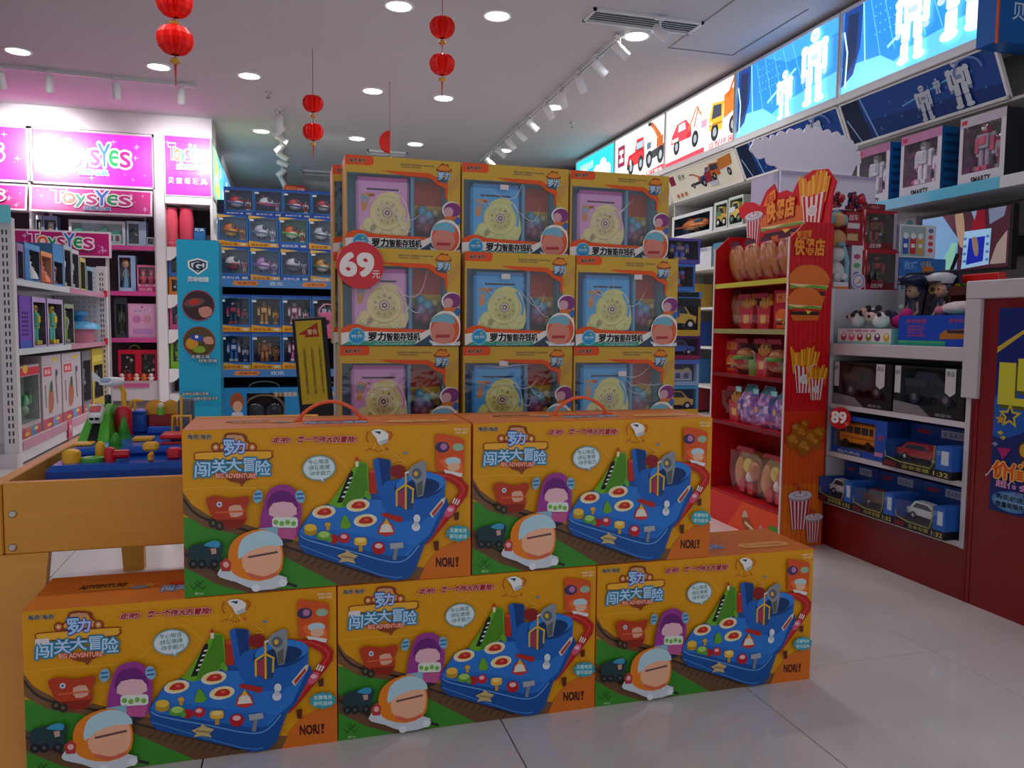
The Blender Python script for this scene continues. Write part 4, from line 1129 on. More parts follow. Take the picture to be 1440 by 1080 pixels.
# second layer of packages standing behind the first column
o = copy_tree(protos['pink'], (.150 + MW / 2 - .012, 2.525, .892), 0, 'pink money box package standing behind the middle row, first column', kids=KM)
o = copy_tree(protos['pink'], (.158 + MW / 2 - .014, 2.64, 1.1815), 0, 'pink money box package standing behind the top row, first column', kids=KM)
t = thing('display_riser', 'plain white riser block behind the stacked money boxes', 'plinth', (.7, 2.74, 0))
wbox(t, 'body', .152, 2.69, 0, 1.25, 2.80, 1.18, 'd8d4d2')
o2 = None
# red price disc
p = at(507, 373, Y=2.335)
t = thing('price_disc', 'big round red price disc reading 69 on the first money box column', 'price sign', (p.x, 2.343, p.z))
b = MB(); b.M = Matrix.Rotation(PI / 2, 4, 'X'); b.lathe([(.068, -.006), (.069, 0), (.068, .004)], 'd81828', 40); b.build('disc', 'gloss', t)
a = Art(y=-.0045, dz=1e-4); a.text('69', -.056, -.03, .036, .034, 'fbf4f2', None, 0, .05).text('元', .034, -.036, .056, -.014, 'fbf0ee', None, 0, .02); a.build('printed_face', 'print', t)

# ------------------------------------------------------------------ the five orange adventure cartons in front
AW, AH, AD = .628, .362, .22
def adventure_front(a):
    fn = homography([(14, 149), (1397, 113), (1385, 836), (26, 946)], [(-AW / 2, AH), (AW / 2, AH), (AW / 2, 0), (-AW / 2, 0)])
    a.fn = fn; a.yd = True; a.clip = (-AW / 2, 0, AW / 2, AH)
    Y1 = 'e6a418'
    for k in range(9): a.line([(150 + 120 * k, 140), (165 + 118 * k, 560)], 2.5, Y1)
    for k in range(5): a.line([(20, 400 + 36 * k), (700, 380 + 30 * k)], 2.5, Y1)
    a.line([(20, 430), (200, 420), (480, 415), (600, 330), (700, 250), (780, 300), (860, 400)], 7, 'e6a828', 4)
    # ground: grass, paths, rails
    a.poly([(22, 560), (100, 575), (330, 610), (560, 690), (900, 800), (1150, 850), (26, 946)], '3c8c2a')
    a.poly([(18, 440), (60, 500), (150, 560), (330, 600), (480, 650), (700, 720), (900, 775), (1180, 800), (1250, 770), (1180, 855), (930, 870), (640, 790), (480, 720), (300, 650), (120, 610), (20, 545)], '7a5838')
    a.poly([(480, 690), (760, 770), (1000, 845), (1160, 850), (930, 870), (760, 885), (560, 780), (470, 730)], '6a4a32')
    a.poly([(22, 700), (120, 770), (260, 850), (420, 905), (560, 900), (430, 915), (330, 922), (180, 880), (22, 800)], '6c4c34')
    a.line([(18, 470), (80, 545), (180, 590), (340, 630), (520, 705), (780, 790), (960, 850)], 12, '3a2c28', 4).line([(24, 735), (140, 800), (300, 870), (420, 912)], 12, '3a2c28', 3).line([(300, 810), (430, 850), (560, 890)], 14, '2e2830', 3)
    for k in range(11): a.line([(560 + 34 * k, 770 + 10 * k), (600 + 34 * k, 735 + 9 * k)], 7, '4e3626')
    for k in range(6): a.line([(40 + 46 * k, 745 + 27 * k), (70 + 46 * k, 730 + 25 * k)], 7, '4e3626')
    for x, y in ((70, 905), (90, 890), (110, 905), (100, 880)): a.line([(x, y), (x - 16, y - 20)], 5, '24601c').line([(x, y), (x + 16, y - 18)], 5, '24601c')
    # corner flash
    a.poly([(1140, 858), (1175, 780), (1230, 715), (1300, 680), (1391, 662), (1385, 836)], 'd8701c')
    a.text('NORI', 1222, 752, 1306, 794, '5a1c10', 'e88c30', .06, .075).poly([(1314, 750), (1330, 748), (1326, 778), (1317, 778)], '5a1c10').ell(1321, 788, 6, 6, '5a1c10')
    # maker's line, crest and title
    a.text('淘奇·淘奇', 44, 168, 158, 190, '3a3c50', 'd8c890', .05, .03)
    a.poly([(180, 235), (215, 195), (222, 165), (255, 158), (300, 162), (325, 172), (330, 195), (365, 230), (360, 250), (185, 250)], '8a3c14', 2).poly([(195, 235), (226, 200), (232, 172), (300, 172), (316, 198), (350, 234)], 'eaa02c', 2)
    a.line([(235, 176), (305, 178)], 12, 'c89878')
    for x in (178, 352): a.ell(x, 228, 22, 22, '8a3014').ell(x, 228, 15, 15, 'd08048').ell(x, 228, 7, 7, 'f0d0a0')
    a.poly([(75, 265), (85, 252), (200, 248), (430, 242), (447, 255), (440, 285), (300, 290), (90, 290), (76, 282)], '8a3c14', 2).poly([(80, 266), (90, 256), (200, 252), (428, 247), (440, 257), (432, 280), (300, 286), (92, 286), (82, 280)], 'eeb030', 2)
    a.poly([(225, 375), (370, 368), (320, 390), (300, 415), (290, 400), (245, 390)], '8a4018')
    a.text('罗', 218, 194, 268, 266, 'a8d0f4', '20449c', .10, .04, -6).text('力', 262, 196, 316, 256, 'b8c8f4', '20449c', .10, .05, 6)
    for ch, x0, y0, x1, y1 in (('闯', 80, 298, 150, 372), ('关', 158, 286, 230, 352), ('大', 226, 280, 302, 340), ('冒', 312, 280, 368, 342), ('险', 368, 290, 440, 360)):
        a.text(ch, x0, y0, x1, y1, 'c4dcf6', '2c84a8', .10, .02, 4)
    a.text('BIG ADVENTURE', 178, 352, 368, 373, 'f4b8a0', 'd04828', .10, .03)
    a.text('走吧!', 450, 180, 534, 206, 'a41c2c', 'f0b8a8', .09, .05, 8).text('来一个伟大的冒险!', 568, 174, 846, 203, 'a41c2c', 'f0b8a8', .09, .05, 8)
    # speech bubble
    a.ell(669, 325, 80, 60, '78a8b0', -.1, 22).poly([(655, 370), (700, 362), (690, 398)], '78a8b0').ell(669, 325, 74, 54, 'd8e8ec', -.1, 22).poly([(662, 365), (692, 362), (686, 388)], 'd8e8ec')
    for k, s in enumerate(('·专心锻造', '·拼玩思维', '·动手能力')): a.text(s, 612 + 4 * k, 288 + 27 * k, 716 + 4 * k, 310 + 27 * k, '4c8480', None, 0, .02, 0, 8)
    # little plane with motion marks
    a.line([(905, 150), (895, 180), (905, 205)], 5, 'b83028', 3).line([(1000, 150), (1018, 165), (1005, 190)], 5, 'b83028', 3)
    a.poly([(918, 150), (960, 140), (1000, 165), (985, 205), (955, 212), (940, 180)], 'ecece8', 2).poly([(930, 150), (965, 150), (960, 165)], '38404c').poly([(955, 200), (990, 185), (1000, 200), (965, 215)], 'b8c0c4').line([(940, 205), (925, 238)], 5, 'e8b838').line([(960, 212), (975, 235)], 5, 'e8b838')
    for k in range(7): a.ell(895 + 12 * k, 240 - 6 * math.sin(k), 4, 4, 'b83028', n=6)
    a.poly([(985, 235), (995, 225), (1000, 245)], 'c83028').poly([(1068, 252), (1092, 246), (1082, 262)], '2890c0').line([(1020, 270), (1035, 262), (1050, 280), (1075, 300), (1040, 305)], 5, 'e0a838', 3)
    # inset picture
    a.poly([(1222, 168), (1235, 160), (1345, 180), (1362, 195), (1355, 362), (1340, 370), (1300, 355), (1225, 330)], 'd85420').ell(1255, 225, 34, 26, '40345c').ell(1262, 222, 16, 16, 'b878a8').ell(1330, 225, 26, 18, '98b898').poly([(1240, 290), (1320, 268), (1350, 310), (1345, 362), (1300, 350)], 'e8702c', 2).ell(1305, 292, 38, 20, 'b8d4dc').ell(1308, 318, 30, 20, 'e8b898').poly([(1260, 330), (1350, 350), (1345, 366), (1270, 352)], 'e0e4e4')
    a.text('适合年龄 三岁以上', 1312, 134, 1380, 146, 'f4e8c0').text('内含小零件', 1318, 150, 1375, 161, 'f4e8c0').text('编号 001', 76, 914, 116, 926, 'b8d8a8')
    # play set
    B0, B1, B2, B3 = '1a62b8', '14509c', '2a78d0', '0e3c7c'
    a.poly([(1295, 350), (1345, 370), (1378, 408), (1372, 452), (1290, 560), (1205, 660), (1180, 684), (1118, 684), (1132, 655), (1200, 620), (1275, 520), (1332, 436), (1318, 408), (1280, 384), (1190, 362), (1190, 342)], 'b4201c').line([(1200, 352), (1290, 366), (1350, 410), (1345, 446), (1260, 560), (1190, 655), (1130, 672)], 8, 'd83c30', 3)
    a.poly([(1208, 672), (1234, 668), (1232, 714), (1212, 714)], '5c2414').poly([(1306, 540), (1330, 530), (1330, 568), (1310, 572)], '5c2414')
    a.poly([(568, 625), (590, 590), (640, 520), (720, 490), (850, 450), (960, 440), (1180, 470), (1275, 470), (1282, 500), (1210, 640), (1165, 690), (1120, 812), (1085, 848), (1020, 858), (960, 838), (600, 728), (570, 692)], B1)
    a.poly([(572, 628), (640, 524), (860, 470), (1260, 490), (1190, 640), (1130, 690), (1085, 738), (1010, 742), (790, 692), (600, 650)], B2)
    a.line([(575, 640), (620, 668), (820, 720), (1000, 768), (1080, 756), (1140, 690)], 5, '68a8e8', 3).line([(575, 690), (960, 832), (1060, 838)], 4, '4a8cd0', 2)
    a.poly([(600, 640), (700, 610), (1120, 690), (1060, 742), (1000, 740)], '226cc4')
    a.poly([(712, 496), (770, 420), (840, 312), (862, 292), (892, 300), (902, 330), (905, 445), (830, 500), (760, 514)], '6cac28').poly([(862, 300), (892, 304), (902, 440), (820, 500), (772, 508)], '4c8c1c').poly([(752, 490), (806, 360), (822, 336), (832, 346), (826, 374), (778, 488)], '141414')
    for k in range(5): a.line([(776 + 9 * k, 462 - 22 * k), (790 + 9 * k, 458 - 22 * k)], 7, 'f0f0f0')
    a.poly([(838, 290), (848, 268), (860, 288)], 'c02c20').rect(842, 292, 856, 318, 'f0e0c8')
    a.rect(905, 340, 942, 446, 'b8301c').ell(923, 340, 18, 7, 'd85030').poly([(925, 285), (950, 275), (1005, 285), (1012, 300), (1010, 450), (945, 460), (945, 440)], B0).poly([(950, 276), (1005, 285), (1010, 450), (975, 455)], B3)
    a.poly([(1006, 320), (1050, 306), (1080, 322), (1070, 380), (1008, 360)], '8c1c1c')
    a.poly([(958, 420), (990, 385), (1080, 370), (1190, 340), (1250, 362), (1268, 400), (1262, 470), (1240, 520), (1150, 580), (1020, 570), (965, 500)], B0).ell(1140, 410, 118, 62, B3, -.1, 22).ell(1150, 398, 118, 52, '2e80d8', -.1, 22).ell(1152, 412, 88, 40, '0c3468', -.1, 20)
    a.poly([(1085, 345), (1110, 312), (1160, 288), (1178, 300), (1176, 372), (1160, 455), (1135, 460), (1125, 395), (1105, 370)], '8c9298').ell(1132, 350, 24, 26, '5c646c').ell(1128, 350, 10, 12, 'e0b838').poly([(1130, 400), (1160, 380), (1158, 450), (1136, 456)], '5c6058')
    a.poly([(1034, 430), (1076, 400), (1118, 425), (1112, 515), (1080, 525), (1036, 500)], '284878').poly([(1044, 440), (1075, 420), (1072, 515), (1044, 498)], 'a83850').line([(1034, 432), (1078, 402), (1118, 426)], 10, 'e8b428').line([(1036, 430), (1036, 505)], 9, 'e8b428').line([(1080, 350), (1078, 520)], 9, 'e8b428').line([(1114, 424), (1110, 490)], 8, 'e8b428').line([(1076, 350), (1095, 340)], 9, 'd8d8d8')
    a.poly([(1190, 540), (1250, 468), (1268, 462), (1260, 490), (1205, 560)], 'd8d0b8').poly([(1200, 538), (1252, 478), (1255, 492), (1208, 552)], 'b83c34')
    a.poly([(1262, 535), (1285, 500), (1310, 505), (1308, 530), (1282, 556), (1262, 552)], 'd85878', 2).ell(1288, 520, 14, 10, 'f0b8c0').line([(1300, 490), (1312, 465)], 6, 'f4e8e4').line([(1310, 494), (1322, 470)], 6, 'f4e8e4').line([(1320, 498), (1334, 474)], 6, 'f4e8e4')
    for x, y in ((690, 532), (852, 500), (886, 572)):
        a.ell(x, y, 56, 30, 'e8e4d4', -.15, 18).star(x, y, 1, .8, 3, 'e0b040')
        a.poly([(x + (54 if i % 2 else 42) * math.cos(PI * i / 11), y + (29 if i % 2 else 21) * math.sin(PI * i / 11)) for i in range(22)], 'f0d890')
        a.poly([(x - 34, y + 8), (x - 14, y - 14), (x + 20, y - 18), (x + 36, y - 4), (x + 28, y + 12), (x - 10, y + 16)], 'c02c24', 2).ell(x + 5, y - 4, 10, 6, 'e86048')
    a.ell(626, 622, 32, 22, 'b89020').ell(626, 606, 30, 18, 'e8bc40').ell(690, 645, 38, 22, '5c9c30').ell(690, 638, 26, 16, 'a8d068').ell(708, 592, 14, 12, 'e0a830').rect(700, 598, 716, 618, 'c89828')
    a.ell(738, 660, 22, 22, 'b01c28').ell(786, 656, 26, 24, 'c42430').ell(784, 648, 14, 10, 'f0b8b8').ell(716, 662, 12, 14, '58a040')
    a.poly([(768, 605), (772, 575), (790, 545), (810, 575), (818, 600), (792, 612)], '68a82c', 2).poly([(880, 450), (895, 425), (915, 460), (905, 475)], '68a82c', 2)
    a.rrect(832, 652, 892, 690, 12, 'e4b43c').rect(854, 690, 872, 718, 'c89828').ell(862, 664, 22, 12, 'f4d878').ell(948, 702, 32, 30, 'b81c28').ell(948, 692, 18, 12, 'f0c0c0')
    a.poly([(1000, 680), (1062, 674), (1066, 700), (1004, 708)], 'a8acb0').poly([(1022, 705), (1040, 703), (1030, 760), (1012, 756)], '808890')
    a.poly([(942, 632), (958, 590), (985, 565), (1012, 590), (1026, 632), (985, 648)], 'c83830', 0).poly([(952, 628), (962, 596), (985, 578), (1006, 596), (1018, 626)], 'e8e0d0').poly([(970, 590), (985, 560), (1000, 588)], 'e0b038').poly([(958, 548), (975, 534), (1064, 556), (1060, 578), (1046, 580)], 'b4281c')
    a.ell(1130, 562, 16, 20, 'dce4ea').ell(1125, 602, 20, 20, 'dce4ea').rect(1116, 575, 1136, 600, 'c0c8d0')
    a.poly([(750, 738), (790, 722), (798, 708), (815, 724), (850, 738), (828, 755), (838, 775), (795, 765), (758, 770), (772, 752)], 'c8b078').line([(770, 740), (830, 750)], 10, 'a08858')
    # teal burst
    a.poly([(1325 + (62 if i % 2 else 52) * math.cos(2 * PI * i / 20), 632 + (42 if i % 2 else 34) * math.sin(2 * PI * i / 20)) for i in range(20)], '38a0b0')
    a.text('无需电池', 1285, 608, 1365, 628, 'd8f0f0', None, 0, .02).text('即可启动', 1285, 636, 1365, 656, 'd8f0f0', None, 0, .02)
    # plain toy train cars on the track (no faces)
    a.poly([(132, 470), (180, 455), (250, 470), (330, 455), (335, 490), (318, 520), (325, 560), (300, 605), (230, 610), (170, 570), (145, 520)], 'b83c1c', 2).poly([(170, 570), (320, 565), (300, 606), (230, 610)], '8c2410', 1).poly([(240, 508), (295, 500), (305, 545), (250, 556)], 'e0a890', 2).ell(195, 496, 13, 13, 'd0dce8').ell(195, 496, 6, 6, '405a90').line([(175, 535), (318, 528)], 8, 'd86030')
    for x, y in ((165, 585), (195, 598)): a.ell(x, y, 20, 22, '2c2420').ell(x, y, 9, 10, '6c5848')
    a.poly([(395, 640), (388, 570), (410, 480), (440, 420), (500, 402), (550, 420), (580, 480), (585, 540), (560, 650), (480, 668)], '9c3890', 2).poly([(420, 520), (440, 450), (500, 430), (550, 460), (568, 530), (500, 556)], '6c2478', 2).poly([(430, 545), (450, 490), (540, 488), (562, 540), (500, 562)], 'e8b8c0', 2)
    for x in (378, 578): a.ell(x, 458, 22, 32, '7cb8d0', .2 if x < 400 else -.2).line([(x - 16, 448), (x + 16, 445)], 8, '3c60a0').line([(x - 16, 468), (x + 16, 465)], 8, '3c60a0')
    a.rrect(445, 556, 566, 606, 14, 'dfe8dc')
    for k in range(4): a.ell(462 + 28 * k, 580 + 6 * (k % 2), 12, 12, '78b848')
    a.poly([(440, 612), (560, 608), (550, 660), (470, 664)], 'c05890', 1).poly([(380, 610), (470, 600), (470, 640), (395, 636)], '88b8d0', 1).ell(480, 668, 60, 12, '2c2838')
    a.poly([(48, 700), (110, 680), (190, 670), (212, 690), (200, 740), (190, 775), (80, 790), (52, 770)], '203c40', 2).poly([(120, 690), (160, 668), (195, 672), (190, 700)], '3c98c0', 2).poly([(152, 705), (178, 702), (180, 728), (158, 732)], 'c89c8c', 1)
    for x in (70, 110, 170): a.ell(x, 778, 22, 22, '181c20').ell(x, 778, 9, 9, '4c5458')
    a.poly([(188, 815), (240, 790), (480, 830), (512, 850), (500, 880), (380, 902), (270, 862), (195, 840)], 'ccd6de', 2)
    for x, y in ((365, 890), (492, 866)): a.ell(x, y, 20, 18, 'e4eaf0')
    a.poly([(242, 800), (236, 720), (262, 665), (320, 628), (400, 612), (460, 640), (492, 700), (495, 770), (470, 830), (380, 858), (290, 840)], 'e8821c', 2)
    a.poly([(300, 760), (330, 690), (420, 676), (478, 690), (488, 750), (470, 810), (400, 835), (320, 815)], 'f0b490', 2)
    a.poly([(285, 755), (288, 690), (320, 645), (400, 618), (470, 640), (496, 690), (420, 690), (340, 715)], 'b4d8e4', 2).poly([(320, 815), (400, 838), (470, 812), (460, 835), (390, 852), (335, 838)], 'd86850', 1)
    a.poly([(195, 775), (225, 745), (250, 770), (245, 812), (205, 812)], 'b83838', 1).ell(225, 780, 14, 14, 'e8b0a8').line([(330, 745), (470, 720)], 10, '6a4a48')

def adventure_top(a, right=False):
    # print on the lid, in metres from the front edge
    a.text('闯关大冒险', -.06, .06, .08, .10, 'a8c8e8', '5068a8', .08, .04).rect(-.05, .105, .07, .125, 'f04820')
    a.rect(-.22, .1, -.12, .13, 'e09030').text('ADVENTURE', -.235, .115, -.14, .14, '5a2c14', None, 0, .06).star(-.09, .11, .018, .007, 5, 'f0b848').ell(-.11, .1, .018, .01, '88a0b8')
    a.poly([(.12, .06), (.135, .04), (.26, .04), (.275, .06), (.26, .085), (.135, .085)], 'f4b060').text('来一个伟大的冒险', .14, .05, .255, .073, 'c06820')
def adventure_box():
    t = thing('adventure_box', 'x', 'toy box', (0, 0, 0), 0, 'orange and yellow track play set cartons in the front pyramid')
    MB().rbox(-AW / 2, 0, 0, AW / 2, AD, AH, 'e07a26', .0018).build('carton', 'card', t)
    fr = MB().face([(-AW / 2 + .001, -.0003, .001), (AW / 2 - .001, -.0003, .001), (AW / 2 - .001, -.0003, AH - .001), (-AW / 2 + .001, -.0003, AH - .001)], 'e09a06')
    fr.build('front_panel', 'card', t)
    a = Art(y=-.0004, dz=3.2e-5); adventure_front(a); a.build('printed_front', 'print', t)
    a = Art(y=0, dz=6e-5); adventure_top(a)
    o = a.build('printed_lid', 'print', t, (0, 0, AH)); o.rotation_euler = (-PI / 2, 0, 0); o.scale = (1, 1, 1)
    return t
ab = adventure_box(); KM = kids_map()
spots = [(-.529 + AW / 2, 1.77, 0, 'orange adventure carton on the floor, in front of the yellow table leg'),
         (.1015 + AW / 2, 1.77, 0, 'orange adventure carton in the middle of the three on the floor'),
         (.732 + AW / 2, 1.77, 0, 'orange adventure carton on the floor, last one toward the red counter'),
         (-.219 + AW / 2, 1.77, AH + .0015, 'upper orange adventure carton beside the yellow table, with orange carry handle'),
         (.4135 + AW / 2, 1.77, AH + .0015, 'upper orange adventure carton in front of the blue money boxes, with orange carry handle')]
for k, (x, y, z, l) in enumerate(spots):
    if k == 0: o = ab; o.location = (x, y, z); o['label'] = l
    else: o = copy_tree(ab, (x, y, z), 0, l, kids=KM)
    if k > 2:
        pts = [(-.075 + .15 * i / 12, AD * .55, AH + .045 * math.sin(PI * i / 12) ** .7) for i in range(13)]
        MB().tube(pts, .0042, 'f0602c', 8).build('carry_handle', 'plastic', o)
        MB().rbox(-.085, AD * .55 - .012, AH, -.065, AD * .55 + .012, AH + .004, 'f0602c', .001).rbox(.065, AD * .55 - .012, AH, .085, AD * .55 + .012, AH + .004, 'f0602c', .001).build('handle_base', 'plastic', o)
    if k in (0, 1):
        MB().box(-.29 + .0, -.0042, .29, -.264, -.0038, .303, 'e4dcd8').build('price_sticker', 'print', o)
# ------------------------------------------------------------------ yellow play table
t = thing('play_table', 'honey yellow wooden play table with splayed legs and bolted rails', 'table', (-.26, 2.6, 0))
tl = t.location
def tm(): return MB().at(-tl.x, -tl.y, -tl.z)
WC = 'd8962c'
TX0, TX1, TY0, TY1 = -.645, .115, 2.0, 3.30
tm().rbox(TX0 + .018, TY0, .42, TX1, TY0 + .028, .585, WC, .003).build('front_rail', 'wood', t)
tm().rbox(TX0 - .012, TY0 - .002, .42, TX0 + .0165, TY1, .585, WC, .003).build('side_rail', 'wood', t)
tm().rbox(TX1 - .028, TY0 + .0285, .42, TX1, TY1 - .0285, .585, WC, .003).build('side_rail', 'wood', t)
tm().rbox(TX0 + .018, TY1 - .028, .42, TX1, TY1, .585, WC, .003).build('back_rail', 'wood', t)
tm().box(TX0 + .018, TY0 + .029, .485, TX1 - .029, TY1 - .029, .498, 'b8894a').build('tray', 'wood', t)
def leg(tx0, tx1, bx0, bx1, ty, by, th=.03):
    b = tm()
    v = [(tx0, ty, .4195), (tx1, ty, .4195), (tx1, ty + th, .4195), (tx0, ty + th, .4195), (bx0, by, 0), (bx1, by, 0), (bx1, by + th, 0), (bx0, by + th, 0)]
    b.add(v, [[0, 1, 5, 4], [2, 3, 7, 6], [3, 0, 4, 7], [1, 2, 6, 5], [0, 3, 2, 1], [4, 5, 6, 7]], WC)
    b.build('leg', 'wood', t)
leg(TX0 - .012, -.538, -.668, -.536, TY0 + .001, 1.80, .03)
leg(-.642, -.545, -.618, -.545, 3.25, 3.24, .05)
leg(.0, .11, .02, .12, 2.01, 2.01, .03)
leg(.0, .11, .02, .12, 3.25, 3.25, .03)
for px, py in ((18, 723), (18, 770)):
    p = at(px, py, Y=TY0)
    b = MB(); b.M = Matrix.Translation((p.x - tl.x, TY0 - tl.y, p.z)) @ Matrix.Rotation(PI / 2, 4, 'X'); b.lathe([(.0085, 0), (.0085, .003), (.006, .005), (.003, .004)], 'b8b4ac', 12); b.build('bolt', 'metal', t)

# ------------------------------------------------------------------ the blue track play set on the table
t = thing('track_playset', 'blue toy track play set with green slide standing in the table tray', 'toy', (-.30, 2.38, .4985))
q = t.location
def pm(): return MB().at(-q.x, -q.y, -q.z)
def P(px, py, Y): return at(px, py, Y=Y)
BL = '1552b4'
pm().rbox(-.578, 2.13, .4985, -.02, 2.66, .598, BL, .014).build('base', 'gloss', t)
pm().rbox(-.555, 2.26, .5985, -.03, 2.65, .622, '1a5cc0', .008).build('terrace', 'gloss', t)
def knob(name, px, py, Y, r, h, c, z0=.598):
    p = P(px, py, Y)
    return pm().cyl(p.x, Y, z0, z0 + h * .7, r, c, 14).ball(p.x, Y, z0 + h * .7, r * .98, c, None, h * .32, 14, 6).build(name, 'plastic', t)
def blk(name, px0, px1, y0, d, z0, z1, c, b=.004):
    return pm().rbox(P(px0, 640, y0).x, y0, z0, P(px1, 640, y0).x, y0 + d, z1, c, b).build(name, 'plastic', t)
knob('yellow_knob', 101, 652, 2.19, .022, .034, 'f0b428')
o = knob('green_dial', 130, 652, 2.20, .030, .012, '48a838'); 
knob('yellow_button', 141, 640, 2.235, .012, .045, 'f0b020')
knob('red_knob', 155, 650, 2.19, .014, .036, 'd01828')
p = P(160, 650, 2.19); p2 = P(182, 650, 2.19)
pm().tube([(p.x, 2.19, .615), (p2.x, 2.19, .615)], .012, 'c81828', 10).build('red_lever', 'plastic', t)
blk('yellow_hammer', 200, 222, 2.19, .03, .620, .642, 'f0b428', .006)
blk('hammer_handle', 207, 214, 2.155, .034, .598, .620, 'e8a820')
blk('red_switch', 234, 254, 2.18, .035, .598, .626, 'd01828', .005)
blk('yellow_plate', 102, 129, 2.3, .05, .6225, .629, 'e8a830', .002)
blk('yellow_plate', 186, 215, 2.36, .05, .6225, .632, 'f0b030', .002)
blk('blue_ridge', 172, 222, 2.33, .1, .598, .6215, '1650b0', .004)
def tree(px, Y, h, r):
    p = P(px, 640, Y)
    pm().lathe and None
    b = MB().at(p.x - q.x, Y - q.y, .598 - q.z); b.lathe([(r, 0), (r * .95, h * .25), (r * .6, h * .5), (r * .66, h * .52), (r * .2, h * .95), (.001, h)], '3c9c30', 12); b.build('green_tree', 'plastic', t)
tree(163, 2.28, .062, .026); tree(175, 2.44, .085, .024)
# the slide
x0, x1 = P(112, 630, 2.40).x, P(163, 630, 2.45).x
c = (x0 + x1) / 2; w = (x1 - x0)
b = pm()
for s0, s1 in ((-.5, -.20), (.14, .5)):
    v = []
    for (yy, zz) in ((2.34, .600), (2.37, .628), (2.46, .70), (2.52, .715), (2.60, .700), (2.61, .600)):
        v.append((yy, zz))
    k = [1.0, .95, .62, .55, .62, 1.0]
    L = [(c + w * s0 * k[i], v[i][0], v[i][1]) for i in range(6)]; R = [(c + w * s1 * k[i], v[i][0], v[i][1]) for i in range(6)]
    b.add(L + R, [[0, 1, 2, 3, 4, 5], [11, 10, 9, 8, 7, 6]] + [[i, i + 6, (i + 1) % 6 + 6, (i + 1) % 6] for i in range(6)], '4cb02c')
b.build('green_slide', 'plastic', t)
v = [(2.345, .606), (2.46, .686), (2.52, .70), (2.60, .69)]
b = pm(); k = [.95, .6, .55, .6]
L = [(c - w * .2 * k[i], v[i][0], v[i][1]) for i in range(4)]; R = [(c + w * .15 * k[i], v[i][0], v[i][1]) for i in range(4)]
b.add(L + R, [[i, i + 4, i + 5, i + 1] for i in range(3)], '15181a'); b.build('slide_lane', 'matte', t)
b = MB(); b.M = Matrix.Translation((c - .004 - q.x, 2.435 - q.y, .695 - q.z)) @ Euler((.62, 0, 0)).to_matrix().to_4x4()
b.rbox(-.017, -.03, -.016, .017, .03, .016, 'e4e6ea', .006).build('white_train', 'plastic', t)
b2 = MB(); b2.M = b.M; b2.box(-.012, -.0305, .002, -.002, -.0295, .011, '1c2028').box(.002, -.0305, .002, .012, -.0295, .011, '1c2028').rbox(-.014, -.012, .0155, .014, .012, .019, 'c82828', .001).build('train_window', 'plastic', t)
p = P(152, 578, 2.6); pm().rbox(p.x - .008, 2.595, .70, p.x + .008, 2.612, .735, '16181c', .003).build('black_stop', 'plastic', t)
# crane post, arm and white plane
p = P(174, 610, 2.5)
pm().lathe([(.001, 0)] , 'd0182c', 4) if False else None
b = MB().at(p.x - q.x, 2.5 - q.y, .6225 - q.z); b.lathe([(.024, 0), (.024, .07), (.016, .085)], 'c81828', 14); b.build('red_post', 'plastic', t)
pa_ = P(175, 590, 2.5); pb_ = P(174, 552, 2.5); pc_ = P(168, 539, 2.5); pd_ = P(152, 538, 2.5)
pm().tube([(pa_.x, 2.5, pa_.z), (pb_.x, 2.5, pb_.z), (pc_.x, 2.5, pc_.z), (pd_.x, 2.48, pd_.z)], .0075, 'f0b428', 8).build('yellow_arm', 'plastic', t)
p = P(157, 537, 2.48)
b = pm(); b.ball(p.x, 2.48, p.z, .036, 'e4e6ec', .018, .015, 12, 6).ball(p.x - .012, 2.47, p.z + .006, .016, 'a8b8d8', .012, .009)
b.prism([(p.x - .05, p.z + .004), (p.x - .028, p.z), (p.x - .03, p.z + .012), (p.x - .05, p.z + .03)], 2.477, 2.483, 'dadde4').box(p.x - .02, 2.42, p.z - .004, p.x + .006, 2.54, p.z - .001, 'd8dae2')
b.build('white_plane', 'plastic', t)
pa_ = P(182, 585, 2.55); pb_ = P(183, 567, 2.55); pc_ = P(200, 563, 2.55)
pm().tube([(pa_.x, 2.55, pa_.z - .06), (pb_.x, 2.55, pb_.z), (pb_.x + .006, 2.55, pc_.z), (pc_.x, 2.55, pc_.z)], .005, 'f0b428', 6).tube([(pc_.x - .02, 2.55, pc_.z), (pc_.x - .02, 2.55, pc_.z - .03)], .004, 'f0b428', 6).build('yellow_hook', 'plastic', t)
b = pm(); p = P(172, 580, 2.6); b.rbox(P(165, 580, 2.6).x, 2.6, .6225, P(182, 580, 2.6).x, 2.645, .668, '1a4894', .004).build('rear_block', 'plastic', t)
blk('blue_tower', 184, 206, 2.53, .07, .6225, .684, BL, .006)
pm().rbox(P(184, 640, 2.53).x, 2.53, .684, P(206, 640, 2.53).x, 2.60, .690, '1f66cc', .002).build('tower_cap', 'plastic', t)
blk('blue_wall', 207, 250, 2.50, .025, .6225, .645, '1a5cc0', .005)
blk('red_house', 209, 246, 2.56, .05, .6225, .676, 'a81420', .003)
for px in (218, 240):
    p = P(px, 576, 2.57); b = MB(); b.M = Matrix.Translation((p.x - q.x, 2.575 - q.y, p.z - q.z)) @ Matrix.Rotation(PI / 2, 4, 'X')
    pts = []
    b.lathe([(.027, -.004), (.027, .004)], 'f0a818', 16); b.lathe([(.031, -.002), (.031, .002)], 'e89c10', 8); b.build('yellow_gear', 'plastic', t)
p = P(227, 590, 2.55); b = pm(); b.cyl(p.x, 2.545, .6765, .70, .011, '78c040', 10).ball(p.x, 2.545, .703, .010, 'e0d0c8').build('small_passenger', 'plastic', t)
pm().rbox(P(250, 570, 2.52).x, 2.515, .6225, P(272, 570, 2.52).x, 2.56, .725, '5c6470', .006).build('grey_tower', 'plastic', t)
